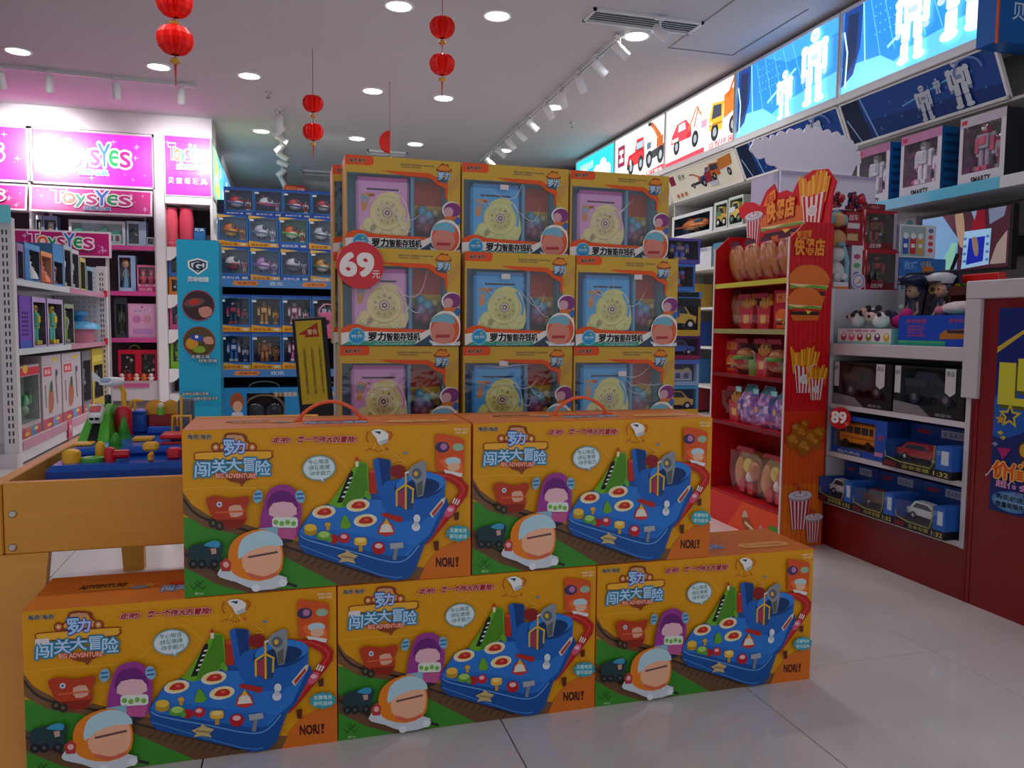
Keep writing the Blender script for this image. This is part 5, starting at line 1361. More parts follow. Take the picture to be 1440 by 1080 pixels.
p0_ = P(243, 606, 2.45); p1_ = P(243, 585, 2.45); p2_ = P(268, 585, 2.45)
pm().tube([(p0_.x, 2.45, .6225), (p1_.x, 2.45, p1_.z), (p2_.x, 2.45, p2_.z), (p2_.x, 2.45, .6225)], .005, 'f0b428', 6).tube([(p1_.x + .022, 2.45, p1_.z), (p1_.x + .022, 2.45, .6225)], .004, 'f0b428', 6).tube([(P(255, 556, 2.45).x, 2.45, P(255, 556, 2.45).z), (P(255, 585, 2.45).x, 2.45, p1_.z)], .004, 'f0b428', 6).build('yellow_gate', 'plastic', t)
blk('red_ramp', 224, 268, 2.30, .09, .634, .646, 'd01828', .004)
blk('ramp_pier', 240, 262, 2.33, .04, .6225, .634, '1a3c80', .002)
blk('red_strip', 226, 268, 2.28, .012, .6225, .629, 'b8182c', .001)
# ------------------------------------------------------------------ lit panels along the top of the wall
RW = -PI / 2
LX = 3.80
def art_truck(a, x, z, w, h, c, c2='30343c', kind=0):
    d = '24262c'
    if kind == 0:      # open jeep
        a.poly([(x, z + h * .35), (x + w * .1, z + h * .62), (x + w * .45, z + h * .66), (x + w * .55, z + h), (x + w * .92, z + h * .98), (x + w, z + h * .45), (x + w * .98, z + h * .3), (x + w * .05, z + h * .22)], c).poly([(x + w * .55, z + h * .66), (x + w * .6, z + h * .92), (x + w * .88, z + h * .9), (x + w * .9, z + h * .66)], c2)
        a.rect(x + w * .02, z + h * .2, x + w * .3, z + h * .34, d)
    elif kind == 1:    # crane truck
        a.poly([(x, z + h * .16), (x + w, z + h * .22), (x + w, z + h * .42), (x, z + h * .34)], c2).rect(x + w * .6, z + h * .38, x + w * .95, z + h * .62, c).line([(x + w * .8, z + h * .6), (x + w * .3, z + h * .98)], h * .12, c).line([(x + w * .3, z + h * .98), (x + w * .1, z + h)], h * .08, d)
    elif kind == 2:    # loader
        a.poly([(x, z + h * .3), (x + w * .7, z + h * .3), (x + w * .68, z + h * .55), (x + w * .5, z + h * .78), (x + w * .2, z + h * .76), (x + w * .02, z + h * .5)], c).poly([(x + w * .24, z + h * .55), (x + w * .26, z + h * .72), (x + w * .46, z + h * .73), (x + w * .5, z + h * .55)], 'e8eef2').line([(x + w * .6, z + h * .5), (x + w * .85, z + h * .95), (x + w, z + h * .7)], h * .07, 'e08030')
    else:              # dump truck
        a.poly([(x, z + h * .25), (x + w * .45, z + h * .2), (x + w * .5, z + h * .8), (x + w * .1, z + h * .86), (x, z + h * .55)], c).poly([(x + w * .08, z + h * .5), (x + w * .14, z + h * .8), (x + w * .42, z + h * .76), (x + w * .42, z + h * .5)], '384450').poly([(x + w * .5, z + h * .4), (x + w, z + h * .5), (x + w * 1.05, z + h), (x + w * .5, z + h * .92)], c2)
    for k in ((.2, .82) if kind else (.25, .8)):
        r = h * (.2 if kind != 0 else .24)
        a.ell(x + w * k, z + r, r * .82, r, '202226').ell(x + w * k, z + r, r * .4, r * .5, '9aa2aa')
def art_robot(a, x, z, h, c='f6fafc', s='b4cce0'):
    W_ = a.fn; a.fn = lambda px, pz: (W_(px, pz) if W_ else (px, pz)); f0 = a.fn; a.fn = lambda px, pz: f0(x + (px - x) * 1.3, pz)
    a.ell(x, z + h * .90, h * .075, h * .09, c).rect(x - h * .05, z + h * .88, x + h * .05, z + h * .92, s)
    a.rrect(x - h * .11, z + h * .50, x + h * .11, z + h * .80, h * .04, c).rect(x - h * .06, z + h * .58, x + h * .06, z + h * .66, s)
    for q in (-1, 1):
        a.ell(x + q * h * .16, z + h * .75, h * .06, h * .07, c).rrect(x + q * h * .17 - h * .04, z + h * .4, x + q * h * .17 + h * .04, z + h * .7, h * .03, c).ell(x + q * h * .175, z + h * .37, h * .035, h * .04, s)
        a.rrect(x + q * h * .075 - h * .055, z + h * .26, x + q * h * .075 + h * .055, z + h * .5, h * .03, c).rrect(x + q * h * .085 - h * .05, z + h * .08, x + q * h * .085 + h * .05, z + h * .26, h * .03, c).ell(x + q * h * .1, z + h * .05, h * .075, h * .05, c).rect(x + q * h * .075 - h * .04, z + h * .245, x + q * h * .075 + h * .04, z + h * .265, s)
    a.fn = W_
def robot_print(a, w, h, big=True, robots=((.58, .62, .72), (.78, .03, 1.05))):
    a.rect(0, 0, w, h, '2a86d4').poly([(w * .2, 0), (w, 0), (w, h * .35), (w * .5, h * .25)], '5cb8ec').poly([(0, 0), (w * .5, 0), (w * .3, h * .3), (0, h * .35)], '74d0f0').poly([(w * .3, h), (w, h), (w, h * .8), (w * .55, h * .75)], '3f9ee0')
    a.poly([(0, h * .12), (w * .02, h), (w * .16, h), (w * .15, h * .5), (w * .1, h * .22)], '1a3f86').poly([(w * .03, h * .2), (w * .05, h * .92), (w * .13, h * .9), (w * .12, h * .4)], '1c2c50').line([(w * .02, h * .75), (w * .05, h * .5), (w * .04, h * .1)], w * .012, 'c8ecfc').line([(w * .165, h), (w * .19, h * .3)], w * .01, '9ad8f4')
    for k in range(5): a.line([(w * (.22 + .09 * k), h * .95), (w * (.3 + .1 * k), h * .3)], w * .004, '6cc0ee')
    a.line([(w * .35, h * .35), (w * .62, h * .62)], w * .014, '9ce0f8')
    for i in range(7):
        for j in range(4): a.ell(w * (.26 + .035 * i), h * (.55 + .1 * j), w * .004, w * .004, '8cd0f4', n=5)
    for fx, fz, fh in robots: art_robot(a, w * fx, h * fz, h * fh)

def wall_lightbox(y0, y1, label, draw, z0=2.60, z1=3.205, m='lightbox'):
    t = thing('high_lightbox', label, 'illuminated panel', (LX, y1, z0), RW)
    w, h = y1 - y0, z1 - z0
    MB().box(.003, .012, 0, w - .003, .38, h, 'e8e8e8').build('housing', 'painted', t)
    b = MB()
    for q in ((.003, 0, w - .003, .02), (.003, h - .02, w - .003, h), (.003, .02, .015, h - .02), (w - .015, .02, w - .003, h - .02)): b.box(q[0], -.008, q[1], q[2], .012, q[3], 'eef0f0')
    b.build('frame', 'painted', t)
    a = Art(y=.0118, dz=3e-4); a.clip = (.015, .02, w - .015, h - .02)
    draw(a, w, h); a.build('lit_panel', m, t)
def draw_cyan(a, w, h):
    a.rect(0, 0, w, h, '2cc8d8').poly([(0, 0), (w, 0), (w, h * .4), (w * .4, h * .2)], '58dce4')
    for x, z, r, c in ((.55, .5, .13, 'f4f8f0'), (.7, .62, .11, 'fdf0d8'), (.42, .35, .08, 'e8f4f4'), (.82, .5, .09, 'f0f8f8'), (.3, .6, .06, 'd8f0e0')): a.ell(w * x, h * z, w * r * .8, h * r * 1.6, c)
    a.text('玩具总动员', w * .1, h * .7, w * .45, h * .86, 'e8fcfc')
def draw_truck1(a, w, h):
    a.rect(0, 0, w, h, 'fbfbf8').rect(w * .05, h * .42, w * .2, h * .82, '8c2040').rect(w * .08, h * .5, w * .17, h * .58, 'f8e0e4').rect(w * .08, h * .66, w * .17, h * .74, 'f8e0e4').rect(w * .115, h * .5, w * .135, h * .74, 'f8e0e4')
    art_truck(a, w * .25, h * .17, w * .36, h * .62, 'd82c34'); a.ell(w * .33, h * .42, w * .02, h * .05, 'f0e0d8').line([(w * .29, h * .52), (w * .58, h * .56)], h * .02, '8c1820').rect(w * .45, h * .60, w * .58, h * .72, 'a8c0cc'); art_truck(a, w * .64, h * .16, w * .33, h * .78, 'b86030', '3c3c40', 1); a.line([(w * .86, h * .62), (w * .77, h * .85)], h * .03, 'e09050')
    a.rect(w * .66, h * .5, w * .74, h * .62, '607480').poly([(w * .35, 0), (w, 0), (w, h * .14), (w * .45, h * .08)], 'e02c3c').text('遥控工程车', w * .6, h * .03, w * .95, h * .1, 'fbe8e8')
def draw_truck2(a, w, h):
    a.rect(0, 0, w, h, 'fbfbf8'); art_truck(a, w * .08, h * .18, w * .46, h * .66, 'e04450', '404448', 2); a.rect(w * .1, h * .40, w * .2, h * .46, 'f8d0d0').ell(w * .36, h * .42, w * .03, h * .05, 'c02838').line([(w * .44, h * .5), (w * .5, h * .8)], h * .03, 'c02838'); art_truck(a, w * .66, h * .14, w * .38, h * .68, 'f0b030', 'e07828', 3); a.line([(w * .66, h * .4), (w * .84, h * .38)], h * .03, 'a87018').ell(w * .69, h * .42, w * .012, h * .03, 'fff4d0'); a.line([(w * .9, h * .7), (w * .98, h * .95)], h * .05, 'c05818')
    a.rect(w * .55, h * .42, w * .63, h * .54, 'd89ab0').text('拼装积木', w * .62, h * .82, w * .8, h * .9, 'c8b8a8').poly([(0, 0), (w * .6, 0), (w * .6, h * .12), (0, h * .1)], 'e04050').text('益智拼装', w * .66, h * .03, w * .98, h * .14, 'e02c3c')
wall_lightbox(8.88, 10.2, 'lit cyan panel at the far end of the high wall row', draw_cyan)
wall_lightbox(7.56, 8.875, 'lit white panel with a red jeep and a crane truck', draw_truck1)
wall_lightbox(6.235, 7.555, 'lit white panel with a red loader and a yellow dump truck', draw_truck2)
wall_lightbox(4.875, 6.23, 'lit blue robot panel touching the white truck panels', lambda a, w, h: robot_print(a, w, h, True, ((.53, .04, .62), (.80, .06, .92))))
wall_lightbox(3.57, 4.87, 'lit blue robot panel touching the blue end sign', lambda a, w, h: robot_print(a, w, h, True, ((.52, .08, .86), (.82, .12, 1.15))))
# white trim and the slanted unlit row underneath
tag(MB().box(0, 0, 0, .03, 6.65, .035, 'f2f2f2').build('valance_strip', 'painted', None, (LX - .02, 3.56, 2.562)), 'long white strip between the lit panels and the slanted panels', 'trim strip')
def slant(y0, y1, label, draw):
    t = thing('slanted_panel', label, 'printed panel', (LX, y1, 2.555), RW)
    w, h = y1 - y0, .315
    R0 = Euler((.42, 0, 0)).to_matrix().to_4x4()
    b = MB(); b.M = R0; b.box(.003, .003, -h, w - .003, .02, 0, 'eceae6'); b.build('board', 'painted', t)
    b = MB(); b.M = R0
    for q in ((.003, -h, w - .003, -h + .018), (.003, -.012, w - .003, 0), (.003, -h, .02, 0), (w - .02, -h, w - .003, 0)): b.box(q[0], -.004, q[1], q[2], .003, q[3], 'f0eeea')
    b.build('frame', 'painted', t)
    a = Art(lambda x, z: (x, z - h), y=.0028, dz=2e-4); a.clip = (.02, -h + .018, w - .02, -.012)
    draw(a, w, h); o = a.build('printed_face', 'print', t); o.rotation_euler = (.42, 0, 0)
def draw_cream(a, w, h):
    a.rect(0, 0, w, h, 'f0ecd8').rect(w * .06, h * .55, w * .14, h * .85, '8c2848').text('积木', w * .2, h * .62, w * .3, h * .82, '403838')
    art_truck(a, w * .34, h * .25, w * .2, h * .45, 'c86030', '404448', 1); art_truck(a, w * .48, h * .2, w * .2, h * .55, '384880', '8090b0', 0); art_truck(a, w * .62, h * .3, w * .3, h * .6, 'c86828', 'd08038', 3)
    a.rect(w * .56, h * .3, w * .64, h * .62, '9c3040').rect(w * .6, h * .16, w * .7, h * .3, 'c8d0e0')
    for k in range(3): a.ell(w * (.12 + .06 * k), h * .18, w * .018, h * .07, 'c87848')
slant(6.235, 7.6, 'cream slanted panel with small trucks under the white lit panels', draw_cream)
def draw_dark(a, w, h):
    a.rect(0, 0, w, h, '1c4c9c').poly([(0, 0), (w, 0), (w, h * .3), (w * .4, h * .4), (0, h * .5)], '123a80').poly([(0, 0), (w * .17, 0), (w * .14, h), (.0, h)], '182848').line([(w * .16, h), (w * .21, 0)], w * .01, '88b8e0').line([(w * .03, h * .6), (w * .09, 0)], w * .008, 'a8c8e8').line([(w * .42, h * .5), (w * .8, h * .75)], w * .008, '5cb8e0')
    for k in range(14): a.ell(w * (.25 + .05 * k), h * (.2 + .6 * ((k * 7) % 5) / 5), w * .008, w * .008, '3a78c4', n=6)
    art_robot(a, w * .56, h * .06, h * .72, 'c8d0dc', '8090b0'); art_robot(a, w * .78, h * .08, h * .95, 'd0d8e0', '8898b8'); art_robot(a, w * .66, h * .5, h * .3, 'b8c8e0', '7088b0')
    a.poly([(w * .84 + w * .08 * math.cos(i * PI / 10), h * .7 + h * .28 * math.sin(i * PI / 10)) for i in range(11)] + [(w * .84 + w * .07 * math.cos(i * PI / 10), h * .7 + h * .24 * math.sin(i * PI / 10)) for i in range(10, -1, -1)], '6a90c8')
slant(4.875, 6.23, 'dark blue slanted robot panel behind the white cloud board', draw_dark)
slant(3.57, 4.87, 'dark blue slanted robot panel above the three boxed robots', draw_dark)
slant(7.605, 8.9, 'cream slanted panel farther down the wall, behind the money box stack', draw_cream)
# blue sign on the end of the wall row
t = thing('end_sign', 'blue end sign with white characters in the top corner, facing the camera', 'sign', (3.655, 3.42, 2.50))
MB().box(0, 0, 0, .70, .14, .745, '1462b4').build('board', 'painted', t)
MB().box(-.008, -.004, -.012, -.001, .012, .745, 'd05838').build('edge', 'painted', t)
a = Art(dz=2e-4); a.rect(.002, .002, .698, .743, '1668bc')
for k, ch in enumerate('贝蜜母玩具'): a.text(ch, .09 + .12 * k, .12, .17 + .12 * k, .21, 'd0e8fc', None, 0, .02)
toysyes(a, .06, .38, .64, .62); a.build('printed_face', 'print', t)

# ------------------------------------------------------------------ wall shelving
t = thing('long_shelving', 'long pale wall shelving below the cream slanted panel', 'shelf unit', (4.1, 7.5, 0))
wbox(t, 'back_panel', 4.32, 5.561, .05, 4.355, 9.6, 2.56, '9a9690', 'matte')
for y in (5.56, 7.62, 9.6):
    wbox(t, 'upright', 3.95, y - .02, 0, 4.319, y, 2.25, 'd8d4ce')
wbox(t, 'soffit', 3.94, 5.561, 2.252, 4.319, 9.6, 2.27, 'c8c4bc')
for z in (1.86, 1.52, 1.14, .76, .38):
    wbox(t, 'shelf', 3.88, 5.561, z, 4.319, 7.599, z + .02, 'dcd8d2'); wbox(t, 'shelf', 3.88, 7.621, z, 4.319, 9.579, z + .02, 'dcd8d2')
wbox(t, 'base', 3.88, 5.561, 0, 4.319, 9.579, .10, 'c8c4be')
t = thing('robot_shelf', 'pale blue edged wall shelf carrying the three boxed robots', 'shelf', (4.1, 4.4, 1.73))
wbox(t, 'back_panel', 4.32, 3.46, 1.78, 4.355, 5.53, 2.25, '9a9690', 'matte')
wbox(t, 'shelf', 3.76, 3.2, 1.755, 4.355, 5.53, 1.775, 'd4d6da')
wbox(t, 'shelf_edge', 3.748, 3.45, 1.735, 3.759, 5.53, 1.80, '68c4e4', 'gloss')
wbox(t, 'shelf_nose', 3.748, 3.2, 1.735, 3.759, 3.448, 1.80, 'dcdce0')
wbox(t, 'shaded_gap_panel', 4.0, 3.22, 1.776, 4.31, 3.26, 2.25, '16161c', 'matte')  # near-black panel put in for the shade of the gap here
wbox(t, 'soffit', 3.94, 3.46, 2.252, 4.319, 5.53, 2.27, 'c8c4bc')

# boxed white robots
def robot_box(y0, y1, label, cols, z=1.776, h=.40, text=True, bar='1c70b8'):
    w = y1 - y0
    t = thing('robot_box', label, 'toy box', (3.765, (y0 + y1) / 2, z), RW, 'boxed white robots under the slanted robot panels')
    b = carton(w, h, .16, 'd8d4dc', bar, 'c8c4cc', (.08, .2, .9, .94), .11, '585068'); b.build('carton', 'card', t)
    b = MB()
    for k in range(7): b.box(w / 2, .02, .03 + h * .13 * k, w / 2 + .002, .14, .05 + h * .13 * k, '0f4c88')
    if bar != '2a2c34': b.build('side_print', 'print', t)
    a = Art(dz=1e-4); a.rect(-w * .5, h * .86, w * .5, h, cols[3]).text('SMARTY', -w * .2, h * .05, w * .22, h * .13, '2c2c34', None, 0, .06).rect(-w * .46, h * .9, -w * .34, h * .96, 'd02848')
    a.build('printed_front', 'print', t)
    b = MB(); toy(b, 'robot', -.02, .055, h * .22, w * .62, h * .66, cols[:3]); b.build('toy_robot', 'gloss', t)
    b = MB(); toy(b, 'robot', w * .27, .05, h * .22, w * .3, h * .5, (cols[1], cols[0], cols[2])); b.build('small_robot', 'gloss', t)
    MB().ball(-w * .22, .05, h * .26, w * .12, cols[4], .03, h * .06).build('accessory', 'plastic', t)
    MB().face([(-w * .42, .0015, h * .2), (w * .4, .0015, h * .2), (w * .4, .0015, h * .94), (-w * .42, .0015, h * .94)], 'ffffff').build('window_film', 'blister', t)
ya = at(1250, 250, X=3.765).y; yb = at(1205, 250, X=3.765).y
robot_box(ya, yb, 'boxed white robot partly hidden by the cloud board edge', ('e8e6ee', 'd0d0dc', '8890a0', 'b878a0', 'd8d8e0'))
ya2 = at(1322, 250, X=3.765).y; yb2 = at(1264, 250, X=3.765).y
robot_box(ya2, yb2 - .01, 'boxed white robot with a pink accessory, middle of the three', ('ecebf0', 'dcdce4', '9098a8', 'c080a8', 'd85898'))
ya3 = at(1411, 250, X=3.765).y; yb3 = at(1347, 250, X=3.765).y
robot_box(ya3, yb3, 'boxed grey and pink robot against the shaded gap at the shelf end', ('a8a0b0', 'd84870', 'e0e0e8', 'c0b8c4', '383440'), bar='2a2c34')

# boxes on the far bays of the wall shelving
def wb(px0, px1, z, h, face, side, label, X=3.90, **k):
    y1, y0 = at(px0, 330, X=X).y, at(px1, 330, X=X).y
    return toybox(label, (X, (y0 + y1) / 2, z), RW, (y1 - y0) * .97, h, .26, face, side, **k)
wb(944, 1002, 1.881, .235, 'e4e8ec', 'c8ccd4', 'wide white-framed box with an orange airplane on the wall shelf', win=(.06, .12, .94, .86), content='plane', colours=('d87838', 'e8a060', 'a85828'), inner='34485c')
wb(1003, 1022, 1.881, .26, 'd4dcd8', 'b8c0bc', 'white-edged box with a yellow truck beside the airplane box', win=(.15, .1, .95, .9), content='truck', colours=('e0b850', '609060', 'e8e8e8'), inner='708878')
wb(1023, 1044, 1.881, .27, 'c8d4c8', 'a8b4a8', 'pale green box with a yellow truck, next one toward the drink cup', win=(.1, .1, .95, .9), content='truck', colours=('e0c060', 'd8e0e0', '70a070'), inner='8a9888')
wb(1003, 1025, 1.541, .22, '5890a8', '40708a', 'teal windowed box under the yellow truck boxes', win=(.08, .1, .92, .6), content='set', colours=('d8e0e0', '407090', 'c8b080'), inner='2c4450')
wb(1026, 1046, 1.541, .22, '6898b0', '40708a', 'teal windowed box behind the red drink cup cutout', win=(.08, .1, .92, .6), content='set', colours=('e0e0d8', '487898', 'c0a070'), inner='2c4450')
wb(944, 1002, 1.541, .2, 'd8dce0', 'b0b4bc', 'plain white box below the airplane box', deco=bands('c0c8d4', .2, None, 0, '飞机模型', '506080'))
fb = ((.781, '3858a8', 'robot'), (1.161, 'c0a048', 'car'), (.401, '4880c0', 'set'), (.12, 'a03848', 'truck'))
for i, (z, c, k) in enumerate(fb):
    wb(948, 972, z + .001, .245, c, c, ('blue robot box', 'mustard car box', 'light blue set box', 'maroon truck box')[i] + ' deep on the wall shelving behind the stacked boxes', win=(.1, .15, .9, .85), content=k, colours=('d8d8e0', c, 'c04040'))
# tall far unit with cartons on top
t = thing('far_shelf_tower', 'grey shelf tower beyond the end of the lit wall row', 'shelf unit', (3.8, 11.0, 0))
wbox(t, 'side_panel', 3.4, 10.5, 0, 4.3, 10.53, 2.84, 'b8b4b0'); wbox(t, 'top', 3.4, 10.531, 2.81, 4.3, 11.6, 2.84, 'c8c4c0'); wbox(t, 'back_panel', 4.27, 10.531, 0, 4.3, 11.6, 2.808, 'a8a4a0')
p0, p1 = at(812, 235, Y=10.6), at(858, 235, Y=10.6)
t = thing('storage_carton', 'dark navy carton on top of the far shelf tower', 'carton', ((p0.x + p1.x) / 2, 10.6, 2.8405))
MB().rbox(-(p1.x - p0.x) / 2, 0, 0, (p1.x - p0.x) / 2, .35, .40, '284468', .004).build('carton', 'card', t)
MB().box(-.02, -.002, 0, .02, 0, .40, '3c5a80').build('tape', 'gloss', t)
t = thing('storage_carton', 'small mixed carton next to the navy carton on the far tower', 'carton', (p0.x - .11, 10.6, 2.8405))
MB().rbox(-.08, 0, 0, .08, .3, .27, '5c6a80', .004).build('carton', 'card', t)
a = Art(dz=2e-4); a.rect(-.07, .02, .0, .12, 'b83848').rect(.01, .1, .07, .24, 'd8d8d8'); a.build('printed_front', 'print', t)
# ------------------------------------------------------------------ fan of boxes on a pallet behind the money boxes
t = thing('low_pedestal', 'grey pedestal carrying the column of blue robot boxes', 'plinth', (2.45, 4.8, 0))
wbox(t, 'body', 2.2, 4.6, 0, 2.62, 4.95, .385, '8a8c94')
def sb(px0, px1, z0, z1, face, side, label, kind, cols, inner='28303c', dy=0, deco=None):
    x0, x1 = at(px0, 450, Y=4.6).x, at(px1, 450, Y=4.6).x
    toybox(label, ((x0 + x1) / 2, 4.6 + dy, z0), 0, x1 - x0, z1 - z0 - .002, .22, face, side, (.12, .16, .94, .9), kind, cols, inner, deco)
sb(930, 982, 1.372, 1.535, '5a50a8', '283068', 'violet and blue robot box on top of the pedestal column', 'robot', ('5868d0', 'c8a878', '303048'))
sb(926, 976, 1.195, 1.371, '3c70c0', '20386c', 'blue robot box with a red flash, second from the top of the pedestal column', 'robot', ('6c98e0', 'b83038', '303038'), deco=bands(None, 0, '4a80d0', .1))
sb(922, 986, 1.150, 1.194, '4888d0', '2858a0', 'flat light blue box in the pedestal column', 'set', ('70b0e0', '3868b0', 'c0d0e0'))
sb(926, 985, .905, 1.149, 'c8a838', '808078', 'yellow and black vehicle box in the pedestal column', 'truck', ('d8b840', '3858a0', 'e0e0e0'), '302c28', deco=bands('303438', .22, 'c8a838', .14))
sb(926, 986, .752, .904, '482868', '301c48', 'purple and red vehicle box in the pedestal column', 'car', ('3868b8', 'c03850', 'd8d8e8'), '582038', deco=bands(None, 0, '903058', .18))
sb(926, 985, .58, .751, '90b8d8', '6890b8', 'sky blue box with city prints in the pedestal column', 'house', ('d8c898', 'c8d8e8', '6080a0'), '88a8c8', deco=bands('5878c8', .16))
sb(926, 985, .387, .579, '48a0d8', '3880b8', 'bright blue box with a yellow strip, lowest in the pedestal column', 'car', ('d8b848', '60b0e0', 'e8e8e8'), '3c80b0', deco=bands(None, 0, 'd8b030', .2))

# ------------------------------------------------------------------ white cloud-topped board
t = thing('cloud_board', 'plain white cloud-shaped display board standing behind the red food stand', 'display board', (3.05, 4.0, 0))
pts = [at(x, y, Y=4.0) for x, y in ((1098, 238), (1092, 232), (1078, 220), (1062, 215), (1060, 202), (1072, 196), (1085, 197), (1094, 190), (1108, 187), (1120, 183), (1132, 186), (1145, 180), (1160, 184), (1172, 188), (1185, 190), (1192, 198), (1204, 203), (1205, 212), (1212, 220), (1206, 232), (1200, 246))]
raw = [(p.x - 3.05, p.z) for p in pts[1:-1]]
cl = []
for i in range(len(raw) - 1):
    (xa, za), (xb, zb) = raw[i], raw[i + 1]
    for k in range(4):
        u = k / 4; q = .022 * math.sin(PI * u); dx, dz = xb - xa, zb - za; L_ = math.hypot(dx, dz)
        cl.append((xa + dx * u - dz / L_ * q, za + dz * u + dx / L_ * q))
cl.append(raw[-1])
MB().prism([(pts[0].x - 3.05, pts[0].z)] + cl + [(pts[-1].x - 3.05, pts[-1].z)], .012, .024, 'f2eeff').build('cloud_header', 'card', t)
MB().box(-.30, 0, .0, .36, .011, 1.868, 'eae6fa').build('panel', 'card', t)
MB().box(-.30, .026, 0, -.28, .30, 1.868, 'c0bcd8').box(.34, .026, 0, .36, .30, 1.868, 'c0bcd8').build('side_panel', 'card', t)
MB().box(-.30, -.004, 1.85, .36, -.001, 1.868, 'b4b0d0').build('fold_edge', 'card', t)

# ------------------------------------------------------------------ the red cardboard food stand
t = thing('food_stand', 'red cardboard stand of toy food packs with burger and fries prints', 'display stand', (2.15, 3.2, 0))
sl = t.location
def sm_(): return MB().at(-sl.x, -sl.y, -sl.z)
FX, BX, YN, YF = 2.05, 2.262, 2.90, 3.50
RED = 'd8141e'
def side_poly(y0, y1, z0=0.0):
    return [(FX, z0), (BX, z0), (BX, 1.41), (2.125, 1.41), (FX, 1.34)]
sm_().prism([(x, z) for x, z in side_poly(0, 0)], YN, YN + .006, RED).build('near_side_panel', 'card', t)
# far side panel, seen from inside
sm_().prism([(FX, 0), (BX, 0), (BX, 1.41), (2.125, 1.41), (FX, 1.34)], YF, YF + .006, 'c8101c').build('far_side_panel', 'card', t)
MB().at(-sl.x, -sl.y, -sl.z).box(FX - .004, YN - .002, .0, FX - .0005, YN + .008, 1.345, 'f0d8d4').box(FX - .004, YF - .002, 0, FX - .0005, YF + .008, 1.345, 'f0d8d4').build('white_edge', 'card', t)
sm_().box(BX, YN, 0, BX + .006, YF + .006, 1.40, 'b01420').build('back_panel', 'card', t)
SH = [(1.165, 'c8c040'), (.945, '9a9460'), (.735, '7a101a'), (.50, '7a101a'), (.155, 'e8501c')]
for k, (z, c) in enumerate(SH):
    s = sm_().box(FX + .004, YN + .007, z - .012, BX - .001, YF - .001, z, 'b81620').build('shelf', 'card', t)
    if k < 4:
        sm_().box(FX, YN + .007, z - .015, FX + .003, YF - .001, z + (.008 if k < 2 else .001), c).build('shelf_lip', 'card', s)
sm_().box(FX, YN + .007, 0, FX + .005, YF - .001, .142, 'ea4c10').build('base_front', 'card', t)
MBa = Art(dz=1.5e-4)
MBa.poly([(.02, .14), (.30, .14), (.18, .0), (.02, .0)], 'd82010').ell(.33, .075, .022, .03, 'c8b8a0').poly([(.30, .06), (.36, .075), (.42, .02), (.34, .015)], 'a05028', 2).line([(.33, .05), (.40, .03)], .014, 'e8d8a0').ell(.46, .045, .016, .022, 'd890b0').rect(.52, 0, .588, .085, '4c9a28').text('MENU', .525, .03, .58, .055, 'd8f0c8')
o = MBa.build('base_print', 'print', t); o.matrix_local = Matrix.Translation((FX - sl.x, YF - sl.y, 0)) @ Matrix.Rotation(-PI / 2, 4, 'Z')
def fries(a, x, z, w, h, rot=0, n=13):
    f = random.Random(int(x * 999) + 5)
    for k in range(n):
        px = x - w * .46 + w * .92 * k / (n - 1); L = h * (.30 + .16 * f.random())
        a.line([(x + (px - x) * .72, z + h * .42), (px + w * .06 * (f.random() - .5), z + h * .55 + L)], w * .07, ('f0a020', 'e88c14', 'f8bc48')[k % 3])
    m = [(x - w * .34, z + h * .62), (x - w * .22, z), (x + w * .22, z), (x + w * .34, z + h * .62), (x, z + h * .55)]
    a.poly(m, 'f4e8e0')
    for k in range(5):
        q = -.3 + .15 * k
        a.poly([(x + w * q, z + h * (.60 - .02 * (k % 2))), (x + w * q * .66, z), (x + w * (q * .66 + .05), z), (x + w * (q + .075), z + h * .59)], 'd0182c')
    a.ell(x, z + h * .3, w * .14, h * .1, 'f4ece8').ell(x, z + h * .3, w * .11, h * .075, 'e0d4d4')
def burger(a, x, z, w, h, tilt=.0):
    a.poly([(x - w * .5, z + h * .5), (x - w * .46, z + h * .82), (x - w * .2, z + h), (x + w * .2, z + h * 1.0), (x + w * .46, z + h * .8), (x + w * .5, z + h * .48)], 'e87830', 2)
    a.poly([(x - w * .52, z + h * .5), (x + w * .52, z + h * .46), (x + w * .44, z + h * .34), (x - w * .4, z + h * .34)], 'f0d8a0', 1).line([(x - w * .5, z + h * .42), (x - w * .2, z + h * .36), (x + w * .1, z + h * .42), (x + w * .48, z + h * .38)], h * .10, '78a838', 3)
    a.line([(x - w * .4, z + h * .32), (x + w * .4, z + h * .30)], h * .14, 'c83028', 1).line([(x - w * .42, z + h * .22), (x + w * .42, z + h * .22)], h * .14, '3c2420', 1).poly([(x, z + h * .34), (x + w * .2, z + h * .3), (x + w * .08, z + h * .2)], 'f4c840')
    a.poly([(x - w * .44, z + h * .18), (x + w * .44, z + h * .18), (x + w * .38, z + h * .02), (x - w * .36, z)], 'd86c28', 1)
def cup(a, x, z, w, h, lean=0.):
    a.poly([(x - w * .4, z + h * .7), (x - w * .26, z), (x + w * .26, z), (x + w * .4, z + h * .7)], 'e8d4d4')
    for k in range(5):
        q = -.34 + .16 * k
        a.poly([(x + w * q, z + h * .7), (x + w * q * .66, z), (x + w * (q * .66 + .055), z), (x + w * (q + .085), z + h * .7)], 'b81c38')
    a.ell(x, z + h * .74, w * .48, h * .12, 'a8a0b0').ell(x, z + h * .76, w * .45, h * .10, 'dcd4dc').ell(x, z + h * .77, w * .28, h * .06, 'b8b0bc').ell(x, z + h * .775, w * .2, h * .04, 'e4dce4')
    a.line([(x, z + h * .78), (x - w * .04, z + h * .95), (x - w * .3, z + h * 1.02)], w * .06, 'd8343c')
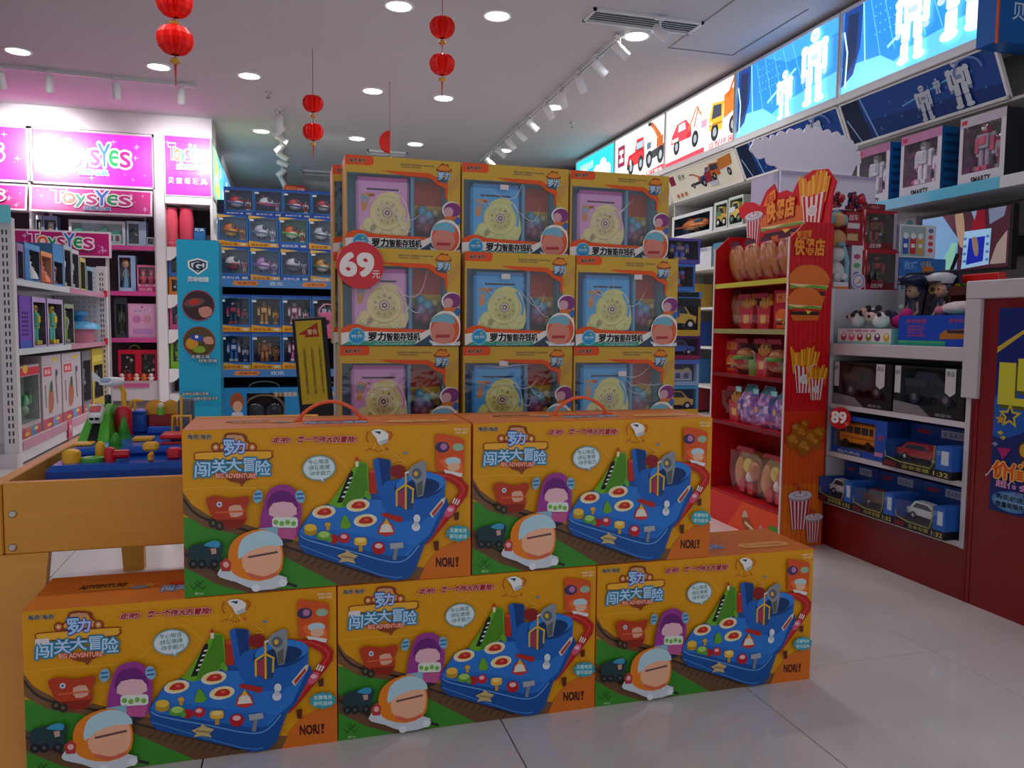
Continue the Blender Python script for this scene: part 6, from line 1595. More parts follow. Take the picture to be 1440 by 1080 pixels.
# near side panel print, facing the camera
fnp = homography([(930, 660), (1195, 505), (1195 - 32, 1010 + 1080 - 100), (885, 1890)], [(0, 1.34), (.21, 1.405), (.21, .10), (0, .13)])
a = Art(dz=1.2e-4)
for k in range(9): a.line([(.012 + .0235 * k, .005), (.012 + .0235 * k, 1.335 + min(.07, .0235 * k * .9))], .0035, 'b80c18')
def S(px, py):
    p = at(px, py, Y=YN); return p.x - FX, p.z
a.rect(.002, .003, .21, .28, 'e8781c').rect(.002, .28, .21, .46, 'e45a1c').rect(.002, .46, .21, .60, 'dc3418')
for k in range(9): a.line([(.012 + .0235 * k, .005), (.012 + .0235 * k, .62)], .003, 'd0501c')
x_, z_ = S(1131, 330); a.poly([(x_ - .04, z_ + .012), (x_ + .035, z_ + .02), (x_ + .03, z_ - .018), (x_ - .03, z_ - .022)], 'f09028', 1).text('美味', x_ - .022, z_ - .014, x_ + .022, z_ + .014, 'd83818')
x_, z_ = S(1139, 347); a.text('快餐店', x_ - .078, z_ - .036, x_ + .07, z_ + .034, 'f8a030', 'c82018', .10, .04)
x_, z_ = S(1137, 400); burger(a, x_, z_ - .075, .19, .155)
x_, z_ = S(1128, 430); burger(a, x_ + .012, z_ - .065, .165, .14)
x_, z_ = S(1128, 520); fries(a, x_ + .005, z_ - .10, .15, .20)
x_, z_ = S(1146, 538); fries(a, x_, z_ - .075, .115, .155)
x_, z_ = S(1131, 618)
for (dx, dz, r) in ((-.06, .0, .04), (-.02, .03, .036), (.035, .0, .048), (.065, .03, .032), (-.005, -.03, .042), (-.055, .055, .022), (-.01, .07, .02)):
    x, z = x_ + dx, z_ + dz
    a.poly([(min(.206, x + r * (1 + .18 * math.sin(5 * q)) * math.cos(q)), z + r * .9 * (1 + .15 * math.cos(7 * q)) * math.sin(q)) for q in [2 * PI * i / 18 for i in range(18)]], 'a86418').ell(x - r * .2, z + r * .2, r * .5, r * .4, 'cc8428').ell(x + r * .3, z - r * .2, r * .25, r * .2, 'd89030')
x_, z_ = S(1119, 712); cup(a, x_ + .01, z_ - .10, .13, .20)
x_, z_ = S(1141, 738); cup(a, x_, z_ - .075, .10, .15)
a.build('side_print', 'print', t, (FX - sl.x, YN - sl.y, 0))
# header cut-out at the back
pts = [(.0, 1.35), (-.02, 1.52), (-.115, 1.57), (-.13, 1.63), (-.07, 1.66), (.0, 1.645), (.06, 1.61), (.11, 1.69), (.17, 1.72), (.20, 1.66), (.27, 1.665), (.32, 1.64), (.36, 1.70), (.46, 1.735), (.56, 1.72), (.62, 1.64), (.60, 1.58), (.585, 1.40)]
o = MB().prism([(x, 1.36 + (z - 1.36) * .80) for x, z in pts], 0, .008, RED).build('header_card', 'card', t); o.matrix_local = Matrix.Translation((BX - .010 - sl.x, YF - sl.y, 0)) @ Matrix.Rotation(-PI / 2, 4, 'Z')
a = Art(lambda x, z: (x, 1.36 + (z - 1.36) * .80), dz=1.2e-4)
cup(a, .01, 1.37, .17, .25); burger(a, .25, 1.375, .34, .20)
fries(a, .475, 1.42, .24, .30, n=17)
a.poly([(.10, 1.60), (.125, 1.66), (.19, 1.69), (.20, 1.63), (.15, 1.60)], 'f09028', 1).text('美味', .12, 1.61, .19, 1.665, 'd83818')
a.text('快餐店', .13, 1.50, .345, 1.61, 'f8a030', 'c01818', .10, .06, 0, .01)
o = a.build('header_print', 'print', o)
# toy food packs standing on the shelves
KF = {}
def food(kind, y, z, label, x=None, k=1.0, tilt=0):
    x = FX + .085 if x is None else x
    t = thing('toy_food_pack', label, 'toy food pack', (x, y, z), -PI / 2 + tilt, 'bagged toy food in the red stand')
    b = MB()
    if kind == 'hotdog':
        b.at(0, .02, .101 * k, ry=-.45).ball(0, 0, 0, .046 * k, 'b87438', .03, .098 * k, 14, 8).ball(.022 * k, -.004, 0, .016 * k, 'b03828', .02, .09 * k).ball(.034 * k, .006, 0, .033 * k, 'c4824a', .026, .092 * k, 12, 8)
        b.build('bun', 'plastic', t)
    elif kind == 'burger':
        b.at(0, .03, 0); z0 = .045 * k
        b.ball(0, 0, z0 + .036 * k, .055 * k, 'd08848', .04, .034 * k, 14, 6).lathe([(.054 * k, z0 + .02 * k), (.058 * k, z0 + .028 * k), (.054 * k, z0 + .034 * k)], '58983c', 14).lathe([(.05 * k, z0), (.053 * k, z0 + .01 * k), (.05 * k, z0 + .02 * k)], 'a83024', 14).ball(0, 0, z0 - .008 * k, .05 * k, 'c87c40', .04, .02 * k, 14, 5)
        b.build('burger', 'plastic', t)
        MB().at(0, .03, 0).cyl(.065 * k, 0, .0, .065 * k, .022 * k, '78b038', 12, .026 * k).tube([(.065 * k, 0, .065 * k), (.06 * k, 0, .095 * k), (.045 * k, 0, .1 * k)], .004, 'f0f0e8', 6).build('cup', 'plastic', t)
    elif kind == 'fries':
        b.at(0, .03, 0).prism([(-.036 * k, 0), (.036 * k, 0), (.05 * k, .105 * k), (0, .085 * k), (-.05 * k, .105 * k)], -.018, .018, 'd01a28').build('fries_carton', 'plastic', t)
        b = MB().at(0, .03, 0)
        for i in range(7): b.box(-.042 * k + .013 * k * i, -.008, .08 * k, -.033 * k + .013 * k * i, .008, (.125 + .014 * (i % 3)) * k, ('f0b040', 'e89c30')[i % 2])
        b.build('fries', 'plastic', t)
        MB().at(0, .03, 0).lathe([(.001, .05 * k)], 'fff', 3) if False else None
        a = Art(y=.0115); a.rrect(-.02 * k, .03 * k, .02 * k, .065 * k, .008, 'f0b848'); a.build('printed_face', 'print', t)
    elif kind == 'card':
        b.at(0, .03, 0).box(-.055 * k, 0, 0, .055 * k, .006, .15 * k, 'c01c38').build('backing_card', 'card', t)
        a = Art(y=.029); a.rect(-.04 * k, .105 * k, .04 * k, .138 * k, 'e08838').text('快餐', -.03 * k, .11 * k, .03 * k, .132 * k, 'a02018'); burger(a, 0, .01 * k, .08 * k, .07 * k); a.build('printed_face', 'print', t)
    elif kind == 'purple':
        f = random.Random(int(y * 100)); nx, nz = 9, 11
        vs = []
        for j in range(nz + 1):
            for i in range(nx + 1):
                u, v = i / nx, j / nz
                edge = .012 * f.random() if 0 < i < nx and 0 < j < nz else .004 * f.random()
                vs.append(((u - .5) * (.135 - .05 * v) + .006 * (f.random() - .5), .035 - .06 * math.sin(PI * u) ** .6 * math.sin(PI * min(1, v + .06)) ** .6 - edge, .19 * v))
        n0 = len(vs)
        for j in range(nz):
            for i in range(nx):
                q_ = j * (nx + 1) + i
                b.add([vs[q_], vs[q_ + 1], vs[q_ + nx + 2], vs[q_ + nx + 1]], [[0, 1, 2, 3]], f.choice(('c49adc', 'b888d8', 'd8b4e8', 'e8a0d0', 'c49adc', '9a78c8', 'ecdcf4', '7890d0') if j < nz - 2 else ('58a8b0',)))
        b.add([vs[0], vs[nx], vs[n0 - 1], vs[n0 - 1 - nx]], [[0, 1, 2, 3]], 'b088cc')
        b.build('bag', 'gloss', t)
        a = Art(y=-.038, dz=2e-4); a.ell(.0, .09, .02, .03, '7a58a8').ell(.0, .085, .012, .016, 'd8a060').rect(-.03, .155, .02, .18, '58a8b0').text('公主', -.02, .158, .012, .177, 'f4f8f8'); a.build('printed_front', 'print', t)
    elif kind == 'tray':
        b.at(k=k).prism(smooth_pts([(-.07, .02), (.07, .02), (.075, .10), (.045, .145), (-.045, .145), (-.075, .10)], True, 2), .02, .05, 'a8803c').build('tray', 'plastic', t)
        b = MB().at(k=k).ball(-.05, .02, .07, .03, 'd8905c', .02, .06).ball(.0, .02, .10, .03, 'e8c858', .02, .03).ball(.04, .018, .09, .035, 'c87c50', .02, .035).box(-.03, .0, .012, .0, .02, .05, 'c82020').box(.02, .0, .012, .05, .02, .05, 'c82020').ball(.02, .01, .065, .02, 'e8dcd8', .015, .02).build('toy_pieces', 'plastic', t)
    if kind in ('hotdog', 'burger', 'fries', 'tray'):
        W, H = (.06 * k, .19 * k) if kind == 'hotdog' else (.07 * k, min(.15 * k, .15)) if kind != 'tray' else (.075 * k, .15 * k)
        b = MB(); pts = [(-W, .005), (W, .005), (W * 1.05, H * .5), (W, H), (-W, H), (-W * 1.05, H * .5)]
        b.add([(x, .0 + (.004 if i in (0, 1) else -.014), z) for i, (x, z) in enumerate(pts)] , [[0, 1, 2, 5], [5, 2, 3, 4]], 'ffffff').build('clear_bag', 'blister', t)
        MB().prism([(-W * .8, H), (W * .8, H), (W * .6, H + .022), (-W * .6, H + .022)], .0, .003, '502030' if kind == 'hotdog' else '9c2430').build('header_strip', 'card', t)
ys = [3.43, 3.30, 3.17, 3.03]
for k, y in enumerate(ys):
    food('hotdog', y, 1.1655, ('bagged toy hot dog deepest on the top stand shelf', 'second bagged toy hot dog from the back of the top stand shelf', 'third bagged toy hot dog on the top stand shelf', 'bagged toy hot dog against the striped side on the top stand shelf')[k], x=FX + .06, k=1.0)
food('hotdog', 3.44, .9455, 'bagged toy hot dog at the back of the second stand shelf', k=.95)
food('fries', 3.31, .9455, 'bagged toy fries and drink in the middle of the second stand shelf', x=FX + .05, k=1.14)
food('fries', 3.17, .9455, 'slim bagged toy fries on the second stand shelf', x=FX + .05, k=1.1)
food('card', 3.02, .9455, 'pink carded toy burger at the near end of the second stand shelf', x=FX + .03, k=1.2)
food('card', 3.44, .7355, 'carded toy burger deepest on the third stand shelf', x=FX + .04, k=1.1)
food('burger', 3.32, .7355, 'bagged toy burger with green cup on the third stand shelf', x=FX + .045, k=1.12)
food('fries', 3.172, .7355, 'bagged toy fries in the middle of the third stand shelf', x=FX + .05, k=1.02)
food('burger', 3.055, .7355, 'bagged toy burger with green cup at the near end of the third stand shelf', x=FX + .045, k=1.12)
food('burger', 3.405, .5005, 'bagged toy burger behind the purple bags on the fourth stand shelf', x=FX + .11, k=1.05)
food('fries', 3.375, .5005, 'bagged toy fries behind the purple bags on the fourth stand shelf', x=FX + .04)
food('purple', 3.262, .5005, 'deepest shiny purple bag on the fourth stand shelf', x=FX + .045)
food('purple', 3.12, .5005, 'middle shiny purple bag on the fourth stand shelf', x=FX + .045)
food('purple', 2.98, .5005, 'shiny purple bag by the striped side on the fourth stand shelf', x=FX + .045)
food('tray', 3.262, .1555, 'deeper bagged toy meal tray on the lowest stand shelf', x=FX + .05, k=1.4)
food('tray', 3.025, .1555, 'nearer bagged toy meal tray on the lowest stand shelf', x=FX + .04, k=1.4)
food('card', 3.40, .1555, 'red carded toy burger at the back of the lowest stand shelf', x=FX + .12, k=1.4)
# ------------------------------------------------------------------ red and white sales counter
t = thing('sales_counter', 'red and white sales counter with a shelf niche and a blue poster', 'counter', (2.6, 2.3, 0))
cl_ = t.location
CX = 2.28
def cm(): return MB().at(-cl_.x, -cl_.y, -cl_.z)
WH, RD = 'c6bfc4', '7c0307'
# near, higher part
cm().box(CX + .004, 1.15, .0, 2.95, 2.135, 1.062, RD).build('near_body', 'lacquer', t)
cm().rbox(CX - .012, 1.15, 1.0625, 2.97, 2.20, 1.125, WH, .004).build('worktop', 'painted', t)
cm().rbox(CX - .012, 2.136, .72, CX + .30, 2.20, 1.062, WH, .003).build('worktop_return', 'painted', t)
cm().box(CX + .30, 2.136, .0, 2.95, 2.19, 1.062, 'a8a2a8').box(CX + .002, 2.136, .0, CX + .30, 2.164, .7195, RD).build('inner_side', 'lacquer', t)
# niche part
cm().box(CX + .003, 2.166, 0, 2.95, 2.93, .185, RD).build('niche_base', 'lacquer', t)
cm().rbox(CX, 2.2005, .845, 2.95, 2.93, .895, WH, .003).build('ledge', 'painted', t)
cm().box(CX + .001, 2.166, .1855, CX + .36, 2.186, .8445, WH).build('niche_post', 'painted', t)
cm().box(CX + .001, 2.910, .1855, CX + .36, 2.93, .8445, WH).build('niche_post', 'painted', t)
cm().box(CX + .361, 2.166, .1855, CX + .38, 2.93, .8445, '9a94a0').build('niche_back', 'painted', t)
for z in (.612, .402, .187):
    cm().box(CX + .003, 2.1865, z, CX + .36, 2.9095, z + .02, 'd0cad0').build('niche_shelf', 'painted', t)
cm().box(CX + .002, 2.931, 0, CX + .06, 2.965, .844, '7a0a10').build('end_strip', 'lacquer', t)
# far, white part behind the niche
cm().rbox(CX + .01, 2.967, .896, 3.0, 3.42, 1.135, 'c9c5d0', .003).build('far_block', 'painted', t)
cm().box(CX + .062, 2.967, 0, 3.0, 3.42, .895, 'a8202c').build('far_body', 'lacquer', t)
cm().box(CX + .003, 2.931, .8965, CX + .03, 2.9665, 1.135, 'd2ced8').build('step_edge', 'painted', t)
cm().box(CX + .0005, 2.152, .004, CX + .0035, 2.158, .70, '6a060c').build('panel_joint', 'lacquer', t)
# poster on the near part
ps = thing('poster', 'dark blue promotion poster with yellow block letters on the red counter', 'poster', (CX + .0035, 2.072, .35), -PI / 2)
MB().box(0, -.0022, 0, .62, 0, .68, '1a2470').build('sheet', 'gloss', ps)
a = Art(y=-.0022, dz=8e-5); a.clip = (0, 0, .62, .68)
a.poly([(0, .3), (.25, .26), (.62, .36), (.62, 0), (0, 0)], '18286c').poly([(.0, .38), (.06, .42), (.2, .36), (.1, .27), (0, .25)], '2058b0', 2)
a.poly([(.0, .53), (.16, .64), (.17, .655), (.0, .55)], 'c8a838').poly([(.62, .6), (.4, .66), (.4, .675), (.62, .62)], 'c8a838')
for k, (c, dx, dz) in enumerate((('5a5a14', .008, -.012), ('cfc838', 0, 0))):
    for q in ((.012, .36, .048, .50), (.048, .36, .075, .50), (.075, .36, .17, .385), (.082, .41, .108, .515), (.145, .36, .17, .5)):
        a.rect(q[0] + dx, q[1] + dz, q[2] + dx, q[3] + dz, c)
a.star(.062, .325, .045, .02, 5, 'c8b830').star(.062, .325, .028, .012, 5, '2a3478').star(.028, .31, .02, .009, 5, 'c89830').star(.35, .31, .04, .018, 5, 'c8b830')
for x, z, c in ((.03, .265, 'c0b440'), (.042, .25, 'b8a838'), (.012, .225, '8890b8'), (.2, .27, 'c05880'), (.26, .24, '58a8c8')): a.poly([(x - .012, z), (x, z + .008), (x + .012, z + .002), (x, z - .008)], c)
a.poly([(.022, .215), (.075, .218), (.045, .178)], 'b01c68').text('9', .11, .17, .155, .24, 'c89838', '4a3010', .08, .05)
a.text('价值2', .012, .115, .165, .168, 'e05a18', 'f0c060', .08, .05)
a.text('超值会员限时特惠活动', .026, .085, .45, .108, 'd898c0', None, 0, .03)
a.ell(.085, .042, .072, .034, '3878b8', n=20).ell(.085, .042, .062, .028, '6a98c0', n=20).text('购买必送好礼', .03, .046, .18, .064, '14203c', None, 0, .03).text('数量有限先到先得', .03, .02, .2, .038, '14203c', None, 0, .03).text('详情咨询店员', .08, .068, .24, .08, '8098b8')
a.build('printed_face', 'print', ps)
# curled white tape at the poster edge
tag(MB().tube([(0, 0, .02), (-.004, .012, .0), (-.006, .02, -.012), (-.002, .024, -.006)], .002, 'd8d0d4', 5).build('loose_tape', 'gloss', None, (CX - .001, 2.062, .475)), 'curl of white tape at the poster edge', 'tape')
# price disc 89
p = at(1178, 588, X=CX - .03)
t = thing('price_disc', 'small red price disc reading 89 at the shelf niche', 'price sign', (CX - .018, p.y, p.z), -PI / 2 + .5)
b = MB(); b.M = Matrix.Rotation(PI / 2, 4, 'X'); b.lathe([(.046, -.003), (.047, 0), (.046, .003)], 'c8141f', 32); b.build('disc', 'gloss', t)
a = Art(y=-.0035, dz=1e-4); a.text('89', -.034, -.02, .026, .026, 'f4ecec', None, 0, .05).text('元', .022, -.03, .038, -.016, 'e8a080', None, 0, .02); a.build('printed_face', 'print', t)
MB().box(-.003, .0032, -.008, .003, .02, .008, 'd8d8d8').build('clip', 'plastic', t)

# ------------------------------------------------------------------ boxed vehicles in the niche
def nb(y0, y1, z, h, label, face, kind, cols, inner, x=CX + .012, D=.16, side=None, deco=None, win=(.05, .16, .80, .88), film='film'):
    return toybox(label, (x, (y0 + y1) / 2, z), -PI / 2, y1 - y0, h, D, face, side or face, win, kind, cols, inner, deco, film=film)
def grey_box(y0, y1, label, c):
    w = y1 - y0
    def deco(a, W, H):
        a.rect(-W * .49, H * .42, -W * .40, H * .99, 'c8c4c8').poly([(W * .24, H * .99), (W * .38, H * .99), (W * .38, H * .52), (W * .31, H * .44), (W * .24, H * .52)], 'c8c4c8').poly([(-W * .5, 0), (W * .05, 0), (-W * .12, H * .2), (-W * .5, H * .26)], '7c767c')
        a.text('越野车', -W * .485, H * .8, -W * .41, H * .9, '605c64').text('新品', W * .26, H * .84, W * .36, H * .94, '605c64').text('模型车', W * .12, H * .03, W * .34, H * .09, '8c8890')
    nb(y0, y1, .6325, .185, label, '1c1c22', 'truck', c, '3a3438', side='141418', deco=deco, win=(.1, .2, .90, .96))
grey_box(2.55, 2.895, 'black boxed off-road truck on the top niche shelf, at the food stand end', ('2c2a30', '3c383c', '787478'))
grey_box(2.204, 2.54, 'black boxed off-road truck on the top niche shelf, next to the red panel', ('24242a', '34343a', '686468'))
def blue_deco(a, W, H):
    a.rect(W * .30, 0, W * .5, H, '2458b8').text('合金车', W * .34, H * .5, W * .47, H * .66, 'c83848').rect(-W * .4, .0, W * .1, H * .12, '1c3f88').text('回力声光', -W * .36, H * .02, W * .05, H * .1, 'c8d4e8').rect(W * .3, H * .12, W * .46, H * .22, 'c888a8')
nb(2.565, 2.895, .4225, .165, 'blue box with an orange toy bus on the middle niche shelf', '1f52b4', 'bus', ('e08828', 'b85a18', '9c9c9c'), '5c6470', deco=blue_deco, side='18408c')
def car_pack(y0, y1, z, label, body, x, backed=True, hh=.115):
    w = y1 - y0
    t = thing('car_pack', label, 'boxed toy', (x, (y0 + y1) / 2, z), -PI / 2, 'blue windowed toy car packs in the counter niche')
    MB().box(-w / 2, 0, 0, w / 2, .14, .03, '14161e').box(-w / 2, .132, .03, w / 2, .14, hh + .05, '1c4690').box(w * .28, .0, .03, w / 2, .131, hh, '2860b8').box(-w / 2, .0, .03, -w * .46, .131, hh * .9, '2050a0').build('carton', 'card', t)
    a = Art(dz=1.5e-4); a.text('合金车模', -w * .2, .006, w * .2, .022, 'a8a040').text('1:32', w * .26, .006, w * .46, .022, 'c8b860').rect(-w * .48, .004, -w * .28, .024, '6c1820').rect(w * .36, .05, w * .46, .1, 'c0ccd8').text('汽车', w * .29, .08, w * .35, .1, '88b0e0')
    a.build('printed_front', 'print', t)
    a = Art(y=.1318, dz=1.5e-4); a.rect(-w * .05, hh + .01, w * .3, hh + .04, 'a8b4c8').text('名车系列', -w * .02, hh + .014, w * .26, hh + .034, '38508c').rect(-w * .4, hh + .016, -w * .2, hh + .03, '982838'); a.build('printed_back', 'print', t)
    b = MB(); toy(b, 'car', -w * .09, .066, .0305, w * .70, .074, body); b.build('toy_car', 'gloss', t)
    b = MB(); pts = [(-w * .455, .031), (-w * .2, .026), (w * .275, .026), (w * .275, hh), (-w * .455, hh * .88)]
    b.add([(p_[0], -.001, p_[1]) for p_ in pts], [[0, 1, 2, 3, 4]], 'ffffff').build('window_film', 'film', t)
    MB().tube([(-w * .455, -.002, .06), (-w * .44, -.002, .04), (-w * .2, -.002, .028), (w * .22, -.002, .028), (w * .26, -.002, .05), (w * .275, -.002, hh)], .0022, 'a89c50', 5).build('gold_edge', 'plastic', t)
car_pack(2.205, 2.54, .4225, 'toy car pack with a red car on the middle niche shelf', ('b01c20', 'c84040', 'c8c8c8'), CX - .028)
car_pack(2.685, 2.893, .2075, 'toy car pack with a white car, lowest niche shelf, at the food stand end', ('d8dae0', 'c8c8d0', 'b8b8b8'), CX - .045)
car_pack(2.452, 2.682, .2075, 'toy car pack with a brown car in the middle of the lowest niche shelf', ('6c2c24', '8a4a38', 'a8a8a8'), CX - .045)
car_pack(2.205, 2.449, .2075, 'toy car pack with a white car, lowest niche shelf, at the red panel end', ('d8dae0', 'c8c8d0', 'b8b8b8'), CX - .045)
for k, (y0, y1, z) in enumerate(((2.22, 2.5, .4225), (2.5, 2.88, .2075), (2.22, 2.48, .2075))):
    toybox(('dark blue carton behind the red car pack on the middle niche shelf', 'dark blue carton behind the brown car pack on the lowest niche shelf', 'dark blue carton behind the last white car pack on the lowest niche shelf')[k],
           (CX + .135, (y0 + y1) / 2, z), -PI / 2, y1 - y0, .175, .2, '16357a', '122a60', deco=bands(None, 0, None, 0, None))

# ------------------------------------------------------------------ goods on the ledge
def panda_deco(a, W, H):
    a.rect(-W * .5, 0, W * .5, H * .16, '98d0c8')
    for k, c in enumerate(('c83858', 'e05070', 'b82838', '78882c', '604068', 'd0a828')): a.ell(-W * .38 + W * .16 * k, H * .45, W * .055, H * .27, c, n=10).ell(-W * .38 + W * .16 * k, H * .55, W * .028, H * .12, 'f0e0d8', n=8)
    a.text('玩偶盲盒', -W * .3, H * .78, W * .25, H * .94, 'c06888')
toybox('low white box with small coloured pictures at the front of the ledge', (CX + .03, 2.745, .8955), -PI / 2, .315, .063, .14, 'e6e0e4', '88ccc8', deco=panda_deco)
def bus_deco(a, W, H):
    a.rect(-W * .5, 0, W * .2, H * .16, '2a9c8c').rect(-W * .5, H * .1, W * .2, H * .16, '48b868')
    a.text('校车模型', -W * .38, H * .74, -W * .08, H * .88, 'c04858')
    for k in range(4): a.text(('声光回力', '惯性滑行', '可开门车', '合金材质')[k], -W * .36, H * (.60 - .1 * k), -W * (.12 - .02 * (k % 2)), H * (.67 - .1 * k), 'c84850')
    a.text('校车玩具', W * .24, H * .74, W * .5, H * .88, 'c04858').poly([(W * .12, H * .22), (W * .5, H * .26), (W * .5, H * .56), (W * .2, H * .52), (W * .12, H * .38)], 'b8702c').rect(W * .22, H * .42, W * .5, H * .52, '302c34')
toybox('long blue box printed with a school bus on the ledge', (CX + .03, 2.385, .8955), -PI / 2, .33, .115, .15, '1a4cc0', '1a90b0', deco=bus_deco)
for k, (px, py, c, l) in enumerate(((1207, 462, 'f0eef2', 'white plush panda lying at the far end of the low white box'), (1222, 452, 'ece8f0', 'white plush panda on top, facing the red boxes'), (1238, 462, 'f0ecf0', 'white plush panda beside the magenta toy'))):
    p = at(px, py, X=CX + .09)
    t = thing('plush_panda', l, 'plush toy', (CX + .09 + .02 * (k == 1), p.y, .9595 + (.02 if k == 1 else 0)), -PI / 2 + .3 * (k - 1), 'little white plush pandas on the ledge')
    MB().ball(0, 0, .034, .036, c, .034, .034, 14, 8).build('body', 'plush', t)
    MB().ball(-.028, -.022, .05, .022, 'e8c0b8', .016, .018).ball(-.03, -.036, .05, .007, '202028').build('face', 'plush', t)
    MB().ball(-.03, 0, .066, .014, '34303c').ball(.03, 0, .066, .014, '34303c').ball(.01, -.03, .058, .010, '2c2834').build('ear', 'plush', t)
p = at(1250, 447, X=CX + .14)
t = thing('craft_toy', 'magenta and green knitted toy behind the plush pandas', 'toy', (CX + .17, p.y - .035, .9595), -PI / 2)
MB().ball(0, 0, .03, .05, 'c81878', .03, .03).ball(-.05, 0, .05, .025, '30406c').ball(.03, 0, .06, .025, 'd02888').build('body', 'plush', t)
MB().ball(.055, -.02, .03, .024, '98b070').ball(.0, 0, .088, .012, 'a0c8a8').build('trim', 'plush', t)
p = at(1343, 442, X=CX + .1)
t = thing('white_plush', 'white and pink plush toy lying on the long blue box', 'plush toy', (CX + .11, p.y - .02, 1.011), -PI / 2)
MB().ball(0, 0, .026, .085, 'ecdce0', .05, .026, 14, 8).build('body', 'plush', t)
MB().ball(-.07, -.02, .018, .03, 'e07898', .025, .018).build('bow', 'plush', t)
# navy capped dolls in blister bags
for k, (px0, px1, l) in enumerate(((1256, 1299, 'navy capped doll in a dark bag behind the plush pandas'), (1302, 1332, 'sailor capped doll in a dark bag behind the long blue box'))):
    x = 2.62
    y1, y0 = at(px0, 420, X=x).y, at(px1, 420, X=x).y
    t = thing('capped_doll', l, 'doll', (x, (y0 + y1) / 2, .8955), -PI / 2, 'bagged capped dolls on the ledge')
    w = y1 - y0
    MB().rbox(-w * .52, .06, 0, w * .52, .075, .315, '1a1c30', .01).build('backing_card', 'card', t)
    b = MB(); toy(b, 'doll', 0, .03, .02, w * .8, .26, ('20305c', '20284c', '202020')); b.build('body', 'plastic', t)
    b = MB().at(0, .02, .255); b.lathe([(.045, 0), (.05, .012), (.06, .03), (.03, .045)], ('24305c', 'd8dce8')[k], 14); b.at(0, -.02, .255).ball(0, 0, .005, .04, '14182c', .025, .005); b.build('cap', 'plastic', t)
    a = Art(y=.0598, dz=2e-4); a.ell(w * .4, .235, .02, .02, 'd0b030').ell(w * .4, .235, .012, .012, '503c10').text('玩偶', -w * .1, .285, w * .2, .30, 'a8b0d0'); a.build('printed_card', 'print', t)
    MB().add([(-w * .5, -.03, .01), (w * .5, -.03, .01), (w * .5, .02, .30), (-w * .5, .02, .30)], [[0, 1, 2, 3]], 'ffffff').build('clear_bag', 'blister', t)
# toy blasters and boxes between ledge and screen
def dk(px0, px1, z, h, c, label, kind, cols, x=2.60):
    y1, y0 = at(px0, 420, X=x).y, at(px1, 420, X=x).y
    return toybox(label, (x, (y0 + y1) / 2, z), -PI / 2, y1 - y0, h, .2, c, c, (.08, .12, .92, .85), kind, cols, '2a2428')
dk(1334, 1372, .8955, .237, '5a3028', 'brown windowed box standing behind the white worktop corner', 'gun', ('c84828', '3c8c38', 'd8c8b8'))
dk(1373, 1412, .8955, .237, '482c2c', 'dark maroon windowed box hidden behind the white worktop', 'gun', ('b83828', '40404c', 'c0b0a0'))
t = thing('toy_blaster', 'bright red and green toy blaster lying below the screen', 'toy', (2.745, at(1360, 395, X=2.745).y - .04, 1.1335), -PI / 2)
b = MB(); b.rbox(-.10, -.02, .02, .13, .02, .055, 'e02820', .004).rbox(-.13, -.018, .005, .02, .018, .022, 'd03824', .003).build('barrel', 'plastic', t)
MB().rbox(-.07, -.022, 0, .02, .022, .018, '48a030', .003).build('grip', 'plastic', t)
MB().rbox(.02, -.021, .005, .05, .021, .019, 'e0d8d0', .002).rbox(.07, -.021, .003, .1, .021, .019, 'e0d8d0', .002).rbox(-.1, -.01, .055, -.02, .01, .062, '202024', .002).build('clip', 'plastic', t)
t = thing('black_stand', 'small black stand with an orange cap beside the screen', 'stand', (2.9, at(1333, 380, X=2.9).y, 1.1), 0)
wbox(t, 'riser', 2.82, t.location.y - .05, .896, 2.98, t.location.y + .05, 1.0995, '3c2a28')
MB().cyl(0, 0, 0, .10, .016, '181a1e', 10).tube([(0, 0, .09), (.0, -.03, .15), (0, -.05, .2)], .008, '181a1e', 6).build('post', 'plastic', t)
MB().cyl(0, 0, .1005, .115, .018, 'e07028', 10).build('cap', 'plastic', t)
wc = at(1415, 385, X=2.72)
tag(MB().tube(smooth_pts([(2.60, 2.18, 1.1335), (2.68, 2.08, 1.1335), (2.74, 2.14, 1.15), (2.80, 2.02, 1.135), (2.7, 1.95, 1.1335), (2.85, 1.9, 1.1335)], False, 4), .006, '18181c', 6).build('black_cable', 'plastic'), 'loose black cable lying on the white worktop', 'cable')

# ------------------------------------------------------------------ goods on the far white block
def fbx(px0, px1, py, Y, z, h, face, side, label, kind=None, cols=(), inner='383038', D=.12, win=(.12, .18, .94, .92), deco=None, film='film'):
    x0, x1 = at(px0, py, Y=Y).x, at(px1, py, Y=Y).x
    return toybox(label, ((x0 + x1) / 2, Y, z), 0, (x1 - x0) * .985, h, D, face, side, win if kind else None, kind, cols, inner, deco, film=film)
def red_deco(a, W, H):
    a.poly([(-W * .5, 0), (-W * .36, 0), (-W * .42, H * .5), (-W * .36, H), (-W * .5, H)], 'c01c30').poly([(-W * .44, 0), (-W * .40, 0), (-W * .46, H * .5), (-W * .40, H), (-W * .44, H)], 'e8d8dc').rect(-W * .3, H * .04, W * .45, H * .2, '6c1824').text('战神', -W * .26, H * .06, W * .06, H * .18, 'd8c0c4').rect(W * .40, H * .05, W * .49, H * .95, 'a8a0c0')
fbx(1212, 1263, 400, 3.02, 1.1355, .182, 'a01828', '8c1424', 'red windowed robot box standing directly on the white block', 'robot', ('382c30', 'a02430', '586070'), '6a5c5c', deco=red_deco, film='blister')
fbx(1212, 1263, 300, 3.03, 1.318, .182, 'a01828', '8c1424', 'red windowed robot box stacked on the other red robot box', 'robot', ('8a2c34', '684830', 'b0c0d8'), '6a5c5c', deco=red_deco, film='blister')
